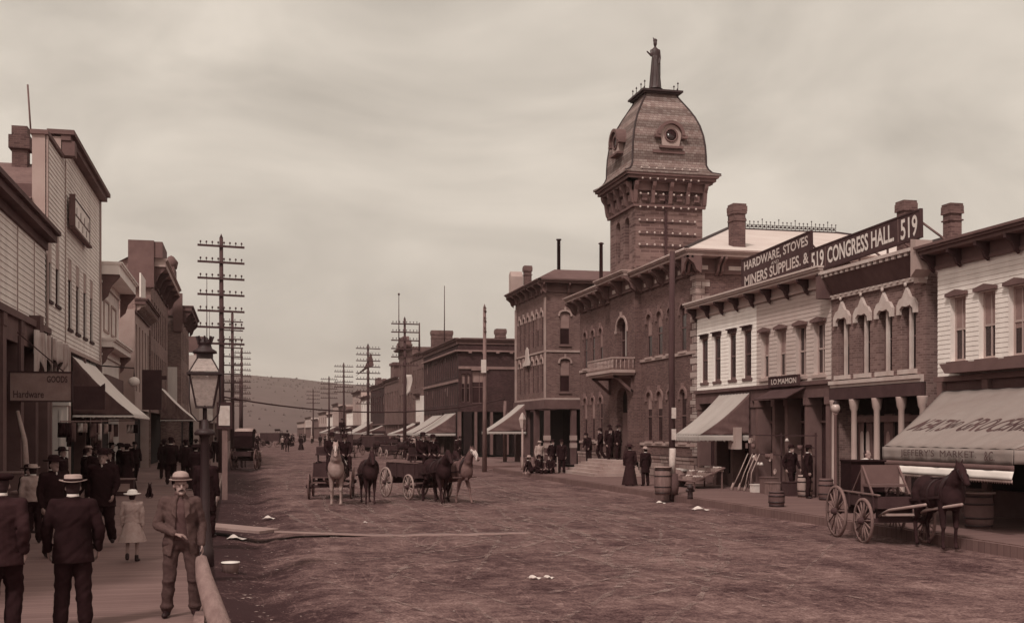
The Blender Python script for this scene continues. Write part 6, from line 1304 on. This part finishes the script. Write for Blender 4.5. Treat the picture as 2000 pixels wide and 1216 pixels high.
# pennant hanging between the far poles
q = MB(); x_, z_ = P(793, 750, 104); q.grid(lambda a, c: (x_ + .5 * a + .1 * math.sin(c * 5), 104 + .1 * math.sin(a * 4), z_ + .9 - 2.2 * c * (1 - .3 * a)), 5, 8, .02); tag(q.build('flag', M['white_cloth'], None, (x_, 104, z_)), 'limp white flag hanging from the six-armed pole', 'flag')
q = MB(); x_, z_ = P(722, 700, 150); q.add([(x_ + .2, 150, z_ + .9), (x_ + .6, 150.3, z_ - .9), (x_ - .6, 150.2, z_ - 1.5), (x_ - 1.9, 150, z_ - 2.4), (x_ - .7, 150, z_ - 1.2)], [(0, 1, 2, 3, 4)]); tag(q.build('banner', M['brown_paint'], None, (x_, 150, z_)), 'ragged dark banner blowing between the far right poles', 'banner')
# ================================================================ statue
st = thing('statue', 'robed bronze goddess statue standing on top of the tower roof', 'statue')
q = MB()
loft(q, [(0, 0, 0, .3, .28), (0, 0, .1, .27, .25), (0, .0, .5, .2, .2), (.02, 0, .95, .19, .18), (.01, 0, 1.25, .15, .14), (0, 0, 1.5, .2, .15), (0, 0, 1.62, .2, .13), (0, 0, 1.72, .07, .07)])
q.ell((0, -.02, 1.88), (.095, .11, .13)); cap(q, (0, 0, 1.65), (0, 0, 1.85), .06, .055); q.ell((0, .0, 2.0), (.11, .12, .08)); cap(q, (-.04, 0, 2.02), (-.1, 0, 2.12), .05, .02)
cap(q, (-.19, 0, 1.58), (-.2, -.12, 1.35), .065, .05); cap(q, (-.2, -.12, 1.35), (-.42, -.2, 1.5), .05, .035); cap(q, (.19, 0, 1.58), (.24, .02, 1.28), .07, .055); cap(q, (.24, .02, 1.28), (.18, -.1, 1.05), .055, .04)
for a in (.3, 1.4, 2.6, 3.9, 5.1): cap(q, (.14 * math.cos(a), .13 * math.sin(a), 1.3), (.28 * math.cos(a), .26 * math.sin(a), .05), .05, .06)
cap(q, (.2, .08, 1.55), (.24, .16, .6), .08, .05); part('figure', remesh(q, .022, 2), M['bronze'], st); put(st, TCx, TCy, -14, 20.15, 1.27); st.scale = (1.05, 1.05, 1.27)
# ================================================================ horses and wagons
h1 = horse('white horse with pricked ears facing forward, left horse of the wagon team', 'grey_horse', 'pale_cloth', group='horses in harness', vox=.024, head=(0, -1.22, 1.62), face='white_horse', blanket='white_cloth')
put(h1, 3.05, 38.2, -6, 0, 1.08)
hB = horse('dark horse facing forward beside the white one', 'dark_horse', group='horses in harness', vox=.03, head=(0, -1.2, 1.5)); put(hB, 4.12, 38.3, 2, 0, .98)
wa = wagon('open wagon drawn by the white and dark horse pair', bh=.52, group='horse-drawn wagons'); put(wa, 3.2, 42.2, -8, 0, 1.0)
dr = person('driver in a dark hat sitting up on the wagon behind the white horse', sit(.45), hat='wide', vox=.02, coatlen=.4); put(dr, 3.15, 41.45, -5, 1.0, 1.0)
dr2 = clone(dr, 'second dark figure sitting beside the driver of the white horse wagon', 3.6, 41.5, 5, 1.0, .95)
hC = horse('dark horse, the nearer of two turning right with the second wagon', 'bay_horse', group='horses in harness', vox=.03, head=(0, -1.25, 1.5), walk=1); put(hC, 6.45, 38.2, 14, 0, 1.0)
hD = horse('horse with a pale head and flank turning right with the second wagon', 'dappled_horse', group='horses in harness', vox=.03, head=(0, -1.22, 1.6), walk=-1, face='white_horse', blanket='white_cloth'); put(hD, 7.0, 37.9, 30, 0, 1.0)
part('pale_head', remesh((lambda q: (cap(q, (0, -.95, 1.8), (0, -1.1, 1.68), .103, .09), cap(q, (0, -1.1, 1.68), (0, -1.21, 1.5), .084, .066), q)[-1])(MB()), .02, 2), M['white_horse'], hD)
hE = clone(hC, 'dark horse half hidden behind the near one of the second wagon', 6.75, 39.2, 24, 0, .98)
wb = wagon('second wagon in mid street with dark box and pale wheel rims, turning right', group='horse-drawn wagons', wm='light_wood', length=2.8, bh=.5); put(wb, 6.15, 41.2, 16, 0, 1.0)
clone(dr, 'driver hunched in dark clothes on the second wagon', 6.3, 40.3, 16, 1.0, 1.0); clone(dr, 'passenger in dark clothes on the second wagon behind its driver', 6.7, 40.5, 16, 1.0, .95)
# parked delivery wagon at the right kerb, horse facing right
def spring_wagon():
    t = wagon('parked delivery wagon with tall spoked wheels at the right kerb below the lettered awning', length=2.3, width=1.0, bh=.26, floor=.78, fw=.5, rw=.6, shafts='shafts', seat=False, group='horse-drawn wagons', wm='old_wood', body='wagon_paint')
    q = MB(); q.box(-.42, .42, -.55, -.15, 1.22, 1.28); q.box(-.42, .42, -.15, -.1, 1.281, 1.7)
    for s in (-1, 1): q.bar((s * .42, -.12, 1.0), (s * .42, -.12, 1.7), .05); q.bar((s * .42, -.12, 1.68), (s * .42, -.7, 1.06), .04); q.bar((s * .42, -.15, 1.66), (s * .42, .45, 1.04), .035)
    part('seat', _me(q), M['brown_paint'], t)
    q = MB(); q.box(-.4, .4, .55, 1.2, 1.05, 1.75); q.box(-.42, .42, .5, 1.22, 1.751, 1.79); part('load', _me(q), M['black_cloth'], t); return t
sw = spring_wagon(); put(sw, 14.05, 23.0, -8, 0, 1.0)
hF = horse('dark bay horse hitched to the parked delivery wagon, facing right under the awning', 'bay_horse', group='horses in harness', vox=.024, head=(0, -1.2, 1.5), blanket=None); put(hF, 14.35, 21.2, -6, 0, 1.0)
pw = person('man in a white shirt and dark waistcoat standing behind the parked wagon', None, coat='white_cloth', hat=None, vox=.018, coatlen=.95, shirt=None); put(pw, 16.4, 27.4, 20, BW, 1.0)
t = barrel('dim barrel with a pale top standing in the street at the far right edge', 16.6, 22.9, .33, .8, 'brown_paint', 'pale_cloth', z=BW)
# buggy parked at the left, seen from behind
def buggy(label):
    t = wagon(label, length=1.7, width=.95, bh=.25, floor=.75, fw=.5, rw=.58, shafts='shafts', seat=False, wm='spoke_wood'); t['category'] = 'buggy'; t.name = 'buggy'
    q = MB(); q.box(-.45, .45, .0, .5, 1.05, 1.15); q.box(-.45, .45, .5, .56, 1.151, 1.6); part('seat', _me(q), M['black_cloth'], t)
    q = MB(); pr = [(.62, 1.2), (.7, 1.9), (.5, 2.2), (.1, 2.32), (-.35, 2.26), (-.7, 2.05)]
    q.grid(lambda a, c: (-.5 + 1.0 * c, *[p0 + (p1 - p0) * ((a * 5) % 1 if a < 1 else 1) for p0, p1 in zip(pr[min(4, int(a * 5))], pr[min(4, int(a * 5)) + 1])]), 20, 3, .02)
    part('hood', _me(q), M['pale_cloth'], t)
    q = MB(); q.add([(-.52, .64, 1.2), (.52, .64, 1.2), (.52, .73, 1.9), (-.52, .73, 1.9), (.52, .55, 2.16), (-.52, .55, 2.16)], [(0, 1, 2, 3), (3, 2, 4, 5)]); part('hood_back', _me(q), M['black_cloth'], t)
    q = MB()
    for s in (-.5, .5):
        q.add([(s, y, z) for y, z in pr[:5]] + [(s, .0, 1.2)], [(0, 1, 2, 3, 4, 5)]); q.add([(s * .97, y, z) for y, z in pr[:5]] + [(s * .97, .0, 1.2)], [(0, 1, 2, 3, 4, 5)])
    part('hood_side', _me(q), M['black_cloth'], t)
    return t
bg_ = buggy('hooded black buggy with a pale top parked by the left gutter'); put(bg_, .15, 74.5, 168, 0, 1.12)
hb2 = clone(hB, 'dark horse of the hooded buggy, mostly hidden by it', -.1, 77.2, 170, 0, 1.0, 'horses in harness')
# riders, wagons and people in the distance
rd = horse('dark saddle horse ridden away down the middle of the far street', 'dark_horse', group='distant horses', vox=.035, harness=False); put(rd, 5.0, 134, 175, 0, 1.0)
rp = person('dark rider on the lone saddle horse in the far street', dict(pel=(0, 0, .6), lh=(-.12, 0, .56), rh=(.12, 0, .56), lk=(-.33, -.2, .3), rk=(.33, -.2, .3), la=(-.36, -.1, -.1), ra=(.36, -.1, -.1), chest=(0, 0, .95), ls=(-.19, 0, 1.1), rs=(.19, 0, 1.1), head=(0, -.03, 1.3), le=(-.25, -.05, .85), re=(.25, -.05, .85), lw=(-.1, -.25, .75), rw=(.1, -.25, .75)), hat='wide', vox=.025, coatlen=.42); put(rp, 5.0, 134, 175, .95, 1.05)
GD = 'distant horses'
wfar = wagon('big dark coach body coming down the street behind the white horse wagon', length=3.2, width=1.7, bh=1.2, floor=.9, group='distant wagons'); put(wfar, 8.9, 104, -4, 0, 1.0)
clone(hB, 'left dark horse of the distant dark coach', 7.6, 100.5, -4, 0, 1.0, GD); clone(hB, 'right dark horse of the distant dark coach', 8.9, 100.3, -2, 0, 1.0, GD); clone(dr, 'driver high on the distant dark coach', 8.7, 102.6, 0, 2.0, 1.1)
clone(wfar, 'distant dark wagon crossing near the far left kerb', 4.2, 170, 60, 0, 1.0); clone(hC, 'distant dark horse crossing toward the far left kerb', 1.6, 169, -80, 0, 1.0, GD); clone(wfar, 'distant wagon standing by the far ragged awning', 12.5, 150, 0, 0, 1); clone(hC, 'distant horse standing by the pale far awnings', 12.2, 128, 60, 0, 1, GD); clone(hB, 'distant horse tied up at the right kerb beside the bright awning pair', 13.0, 108, 100, 0, 1, GD); clone(wfar, 'dark wagon tied up at the right kerb beside the bright awning pair', 12.9, 113, 20, 0, .9)
rng = random.Random(5); words_ = ['figure in the distant crowd', 'tiny dark walker far up the street', 'distant person standing in the road']
k = 0
GF = 'tiny people far up the street'
for i in range(26):
    src = (base, fig2, fig3, fig4)[i % 4]; y = rng.uniform(140, 260); x = rng.uniform(1, 14)
    c = clone(src, 'one of the tiny figures scattered far up the street before the hill', x, y, rng.uniform(0, 360), 0, 1, GF)
GRp = 'people outside the brick blocks'
for x, y, dg_, src, lb in ((15.7, 84, 120, base, 'man striding with bent knee beside the slim pale pole'), (17.5, 92, 60, fig2, 'broad dark figure under the corner block awning'), (16.4, 98, 0, base, 'dark man standing just before the bright awning pair'), (17.6, 106, 30, fig2, 'dark figure in the shade of the bright awning pair'), (16.0, 111, 80, base, 'dark man at the kerb by the farther bright awning'), (13.2, 90, 20, fig3, 'woman in dark dress in the road before the brick block')):
    clone(src, lb, x, y, dg_, BW if x > 14.9 else 0, 1.0, GRp)
rng = random.Random(21)
for i in range(12):
    clone((base, fig2, fig3, fig4)[i % 4], 'one of the distant people strung along the kerb before the far brick blocks', rng.uniform(14.6, 18), rng.uniform(104, 150), rng.uniform(0, 360), BW if i % 2 else BW, 1, 'distant people along the right kerb')
clone(hC, 'dark horse standing by the kerb between the awning pair and the slim pole', 13.3, 96, 20, 0, 1, GD); clone(wb, 'dark wagon waiting at the kerb before the long brick block', 12.6, 99, 10, 0, .9)
# group by the corner block: seated and lying
put(clone(dr, 'man sitting on the kerb edge before the corner block porch', 15.0, 56.6, 30), 15.0, 56.8, 20, -.12, .95); put(clone(dr, 'man sitting beside the other kerb sitter at the corner porch', 15.6, 56.6, 30), 15.7, 57.0, -30, -.12, .95)
clone(base, 'man standing at the corner porch facing the street', 16.0, 57.8, 30); clone(fig2, 'heavy man in black standing right of the kerb sitters', 16.4, 57.4, -20); clone(fig4, 'man with a pale hat among the kerb sitters', 15.4, 58.2, 10, s=.97)
lie = person('person sprawled on the boardwalk edge beneath the small distant lamp', dict(pel=(0, .1, .13), lh=(-.1, .08, .13), rh=(.1, .08, .13), lk=(-.15, -.32, .38), rk=(.15, -.38, .2), la=(-.15, -.6, .1), ra=(.2, -.75, .09), chest=(0, .25, .45), ls=(-.19, .27, .58), rs=(.19, .27, .58), head=(0, .22, .76), le=(-.26, .38, .32), re=(.26, .38, .32), lw=(-.25, .45, .08), rw=(.25, .45, .08)), hat='wide', hatm='straw', vox=.02, coatlen=.1); put(lie, 14.9, 57.6, 60, BW, 1.0)
# people on the steps and before the city hall
sp = person('man leaning forward with one foot on the city hall steps', {**LEAN}, hat='bowler', vox=.02, coatlen=.75); put(sp, 18.0, 57.7, -60, .68, 1.0)
GS = 'men gathered on the city hall steps'
for x, y, z, dg_, src, lb in ((18.35, 56.8, .84, -90, base, 'second man from the left in the dark cluster on the steps'), (18.6, 56.0, .995, -40, fig2, 'middle man in the dark cluster on the steps'), (18.4, 55.3, .84, 20, base, 'fourth man in the dark cluster on the steps'), (18.6, 54.6, .995, 40, fig2, 'rightmost man in the dark cluster on the steps')): clone(src, lb, x, y, dg_, z, 1.0, GS)
c1 = person('woman in a dark cloak and long skirt, left of the pair before the city hall', None, hat='bonnet', hatm='dark_cloth', skirt=(.04, .2), vox=.018, coatlen=.6, coat='dark_cloth', trous='dark_cloth'); put(c1, 15.35, 43.6, 170, BW, .96)
c2 = person('man in a dark coat and pale hat, right of the pair before the city hall', None, hat='wide', hatm='straw', vox=.018, coatlen=.6, coat='black_cloth'); put(c2, 15.95, 43.4, 190, BW, .9)
clone(base, 'shopkeeper standing in the dark between the grey shop columns', 18.5, 35.8, 20); clone(fig2, 'dark figure standing behind the barrels of the grey shop', 18.3, 34.2, 60)
# ================================================================ shop displays
t = thing('fruit_stand', 'sloping fruit and vegetable stand under the pale fringed awning', 'stand', (17.6, 41.2, BW))
q = MB(); q.grid(lambda a, c: (16.9 + 1.3 * c, 40.6 + 1.9 * a, .5 + .55 * c), 2, 2, .04, False); 
for y in (40.7, 42.4): q.bar((16.95, y, BW), (16.95, y, .5), .05); q.bar((18.1, y, BW), (18.1, y, 1.0), .05)
q.build('table', M['brown_paint'], t)
rng = random.Random(3)
for r_ in range(3):
    for c_ in range(4):
        q = MB(); x0 = 17.0 + .4 * r_; y0 = 40.65 + .47 * c_; zb = .56 + .17 * r_; q.box(x0, x0 + .36, y0, y0 + .43, zb - .02, zb + .1); o = q.build('crate', M['light_wood'] if (r_ + c_) % 3 else M['old_wood'], None, (x0, y0, zb)); tag(o, 'shallow crate on the fruit stand, %s row, %s across' % (('lowest', 'middle', 'top')[r_], ('nearest', 'second', 'third', 'farthest')[c_]), 'crate', 'crates on the fruit stand')
        q = MB()
        for k in range(14): q.ell((x0 + .04 + .28 * rng.random(), y0 + .04 + .35 * rng.random(), zb + .12 + .02 * rng.random()), (.045, .045, .042), 6, 4)
        q.build('produce', M['fruit'] if (r_ + c_) % 2 else M['light_stone'], o)
t = thing('box', 'pale lidded display box beside the fruit stand', 'box', (17.6, 44.2, BW)); q = MB(); q.box(17.3, 17.9, 43.8, 44.7, BW, .8); q.build('case', M['brown_paint'], t); q = MB(); q.box(17.25, 17.95, 43.75, 44.75, .801, .88); q.build('lid', M['white_cloth'], t)
q = MB(); q.ell((17.1, 43.0, .5), (.42, .5, .42)); tag(q.build('sack', M['old_wood'], None, (17.1, 43, BW)), 'fat round sack slumped beside the fruit stand', 'sack')
t = thing('hanging_goods', 'wooden rack of hanging tinware in the open grey shopfront', 'wares', (18.7, 36.8, BW))
q = MB(); q.bar((18.9, 34.7, 2.3), (18.9, 39.8, 2.3), .04); q.bar((18.8, 34.7, 1.6), (18.8, 39.8, 1.6), .04)
for y in (34.7, 37.2, 39.8): q.bar((18.85, y, BW), (18.85, y, 2.4), .05)
q.build('rack', M['trim_dark'], t)
for i in range(22):
    y = 34.9 + 4.8 * rng.random(); z = rng.choice((1.2, 1.45, 1.8, 2.1, 1.0)); k = i % 4; q = MB()
    if k == 0: q.lathe([(.09, 0), (.11, .03), (.1, .03), (.08, .01)], (18.65, y, z), 10, ax=(-1, 0, .1))
    elif k == 1: q.lathe([(.07, 0), (.09, .17), (.085, .17), (.06, .01)], (18.65, y, z), 10)
    elif k == 2: q.lathe([(.03, .1), (.09, 0), (.085, 0)], (18.65, y, z), 8)
    else: q.box(18.6, 18.64, y - .07, y + .07, z, z + .2)
    q.build('tinware', M[('pale_cloth', 'old_wood', 'letter_worn', 'brown_paint')[(i * 7) % 4]], t)
for i, y in enumerate((39.6, 39.2, 38.9, 38.6)):
    q = MB(); q.tube([(18.0 + .1 * i, y, BW), (18.3, y - .1, .9), (18.7, y + .05, 1.6)], .02, 6); q.tube([(18.0 + .1 * i, y, BW), (18.08 + .1 * i, y, .5)], [.07, .03], 6); tag(q.build('broom', M['light_wood'], None, (18.0, y, BW)), 'broom leaning on the grey shop, the %s from the fruit awning' % ('first second third fourth'.split()[i]), 'broom', 'brooms leaning on the grey shopfront')
for i, (x, y, w_, h_, m_) in enumerate(((18.1, 37.9, .3, .3, 'paper'), (18.1, 36.9, .5, .6, 'brown_paint'), (17.9, 36.2, .4, .45, 'old_wood'), (18.2, 35.4, .45, .5, 'wagon_paint'))):
    q = MB(); q.box(x, x + w_, y, y + w_, BW, BW + h_ - .04); q.box(x - .02, x + w_ + .02, y - .02, y + w_ + .02, BW + h_ - .039, BW + h_); tag(q.build('box', M[m_], None, (x, y, BW)), ['small white box on the walk before the tinware rack', 'brown box under the middle of the tinware rack', 'worn wooden box near the barrels', 'dark box beside the pale barrel'][i], 'box')
q = MB(); q.box(18.5, 18.75, 40.3, 41.0, 1.75, 2.6); tag(q.build('notice_board', M['grey_paint'], None, (18.6, 40.6, 1.75)), 'grey board hung between the fruit shop and the tinware shop', 'board')
t = thing('globe_lamp', 'white globe lamp hanging over the left walk beyond the bright awning', 'lamp', (-5.2, 52.5, 4)); gx_, gz_ = P(262, 745, 52.5)
q = MB(); q.ell((gx_, 52.5, gz_), (.24, .24, .22), 12, 8); q.build('globe', M['canvas_bright'], t); q = MB(); q.tube([(gx_, 52.5, gz_ + .2), (gx_, 52.5, gz_ + .6), (XL, 52.6, gz_ + .7)], .03); q.build('bracket', M['iron'], t)
x0_, z1_ = P(278, 722, 62); x1_, z0_ = P(316, 800, 62)
q = MB(); q.box(x0_, x1_, 61.8, 62.1, z0_, z1_); q.box(x0_ + .3, x1_ + .25, 61.85, 62.05, z1_ - .5, z1_ - .3); tag(q.build('hanging_sign', M['trim_dark'], None, (x0_, 62, z0_)), 'tall black boxed sign hanging beyond the white globe lamp', 'sign')
# left shop displays
sg = thing('hanging_sign', 'large faded hanging signboard over the left boardwalk with two worn rows of letters', 'sign', (-5.3, 33, 3.4))
x0_, z1_ = P(20, 727, 33); x1_, z0_ = P(139, 782, 33)
q = MB(); q.box(x0_, x1_, 33, 33.06, z0_, z1_); q.build('board', M['sign_pale'], sg); q = MB(); q.box(x0_ - .04, x1_ + .04, 32.98, 33.08, z1_, z1_ + .04); q.box(x0_ - .04, x1_ + .04, 32.98, 33.08, z0_ - .04, z0_); q.box(x0_ - .04, x0_, 32.98, 33.08, z0_, z1_); q.box(x1_, x1_ + .04, 32.98, 33.08, z0_, z1_)
q.bar((x0_ + .2, 33.03, z1_ + .04), (x0_ + .2, 33.03, z1_ + 1.0), .03); q.bar((x1_ - .2, 33.03, z1_ + .04), (-6.0, 33.03, z1_ + 1.1), .03); q.build('frame', M['trim_dark'], sg)
xc = (x0_ + x1_) / 2; wd = x1_ - x0_
text_mesh('GOODS', wd * .34, .18, (1, 0, 0), (0, 0, 1), (xc + wd * .27, 32.99, z1_ - .17), .004, .02).build('lettering', M['letter_faded'], sg); text_mesh('Hardware', wd * .5, .2, (1, 0, 0), (0, 0, 1), (xc - wd * .2, 32.99, z0_ + .17), .004, .01).build('lettering', M['letter_faded'], sg)
x0_, z1_ = P(143, 756, 38); x1_, z0_ = P(205, 799, 38)
q = MB(); q.box(x0_, x1_, 38, 38.08, z0_, z1_); q.box(x0_, x1_, 38.0, 38.1, z1_, z1_ + .04); q.poly([(x1_ - .15, z1_ + .04), (x1_, z1_ + .04), (x1_, z1_ + .15)], Fr('y-', 38.05), -.02, .02); sg2 = q.build('hanging_sign', M['sign_dark'], None, (x0_, 38, z0_)); tag(sg2, 'small dark hanging sign just right of the faded signboard', 'sign')
# striped bunting drapes on the left shop
q = MB()
for i in range(5): q.grid(lambda a, c: (-5.9 + .12 * math.sin(a * 9 + i), 35.0 + i * 1.3 + 1.25 * a, 5.4 - 1.5 * c * (1 - .55 * math.sin(a * math.pi)) ), 12, 5, .01)
tag(q.build('bunting', mat('bunting_cloth', .42, var=.45, scale=2.2, stretch=(1, 5, .5)), None, (-5.9, 36, 4)), 'pale looped cloth bunting draped above the left shop windows', 'bunting')
q = MB(); bx = P(104, 0, 42.5)[0]; q.box(bx - .42, bx + .5, 42.2, 42.5, BW, 3.35); q.box(bx - .5, bx + .58, 42.1, 42.55, 3.351, 3.5); q.box(bx - .3, bx - .22, 42.15, 42.199, .5, 3.2); q.box(bx + .25, bx + .33, 42.15, 42.199, .5, 3.2)
tag(q.build('door_screen', M['white_paint'], None, (bx, 42.4, BW)), 'tall pale panelled door screen standing out from the left shops', 'screen')
for i, (x, y, w_, h_, m_, lb) in enumerate(((-4.9, 28.5, .7, .8, 'dark_paint', 'dark goods box between the backs and the left shop'), (-5.6, 30.0, .6, 1.2, 'brown_paint', 'tall brown crate against the left shop front'), (-5.4, 33.8, .7, .6, 'old_wood', 'worn crate below the faded signboard'), (-4.2, 41.3, 1.0, .55, 'wagon_paint', 'low dark display box with a pale panel beside the left shops'), (-5.4, 47.5, .9, 1.0, 'brown_paint', 'brown case in the shade under the bright awning'))):
    t = thing('crate', lb, 'crate', (x, y, BW)); q = MB(); q.box(x - w_ / 2, x + w_ / 2, y - .3, y + .3, BW, BW + h_); q.build('box', M[m_], t); q = MB(); q.box(x - w_ / 2 - .03, x + w_ / 2 + .03, y - .33, y + .33, BW + h_ + .001, BW + h_ + .04); q.build('lid', M['old_wood'], t)
    if i == 3: q = MB(); q.box(x - .4, x + .38, y - .32, y - .301, BW + .15, BW + .42); q.build('panel', M['sign_pale'], t)
rng = random.Random(8)
t = thing('hanging_goods', 'rows of pale and dark wares hung beneath the left awning', 'wares', (-5, 45, 2.6))
q = MB(); q.bar((-5.4, 36.5, 2.75), (-4.4, 50.5, 2.9), .04); q.build('rail', M['old_wood'], t)
for i in range(20):
    f = rng.random(); x = -5.4 + f; y = 36.5 + 14 * f + rng.uniform(-.1, .1); q = MB(); h_ = .25 + .5 * rng.random(); w_ = .1 + .2 * rng.random(); q.grid(lambda a, c: (x + w_ * (a - .5), y + .04 * math.sin(a * 6 + c * 5), 2.72 - h_ * c), 4, 5, .02); q.build('garment', M[('pale_cloth', 'dark_cloth', 'brown_paint', 'white_cloth', 'black_cloth')[i % 5]], t)
# goods and heads by the left edge
q = MB(); q.tube([(-5.6, 32.2, 1.0), (-5.7, 32.4, 2.2), (-5.95, 32.8, 3.0)], [.1, .07, .05], 8); tag(q.build('roll', M['pale_cloth'], None, (-5.6, 32.2, BW)), 'pale rolled cloth standing against the left shop front', 'roll')
c = clone(fig2, 'dark seated-looking figure by the goods between the backs and the shop', -4.6, 26.5, 60, s=.85); c = clone(fig4, 'figure with a pale hat just left of the straw-hatted back', -4.1, 24.2, 200, s=.9)
# ================================================================ haze
q = MB(); q.box(-1600, 2900, -30, 2700, -4, 135); hz = q.build('haze', bpy.data.materials.new('haze_air')); tag(hz, kind='stuff')
hmt = hz.data.materials[0]; hmt.use_nodes = True; n_ = hmt.node_tree; n_.nodes.clear(); vo = N(n_, 'ShaderNodeVolumePrincipled'); vo.inputs['Color'].default_value = (.93, .80, .74, 1); vo.inputs['Density'].default_value = .0002; vo.inputs['Anisotropy'].default_value = .2
ou = N(n_, 'ShaderNodeOutputMaterial'); n_.links.new(vo.outputs[0], ou.inputs['Volume'])
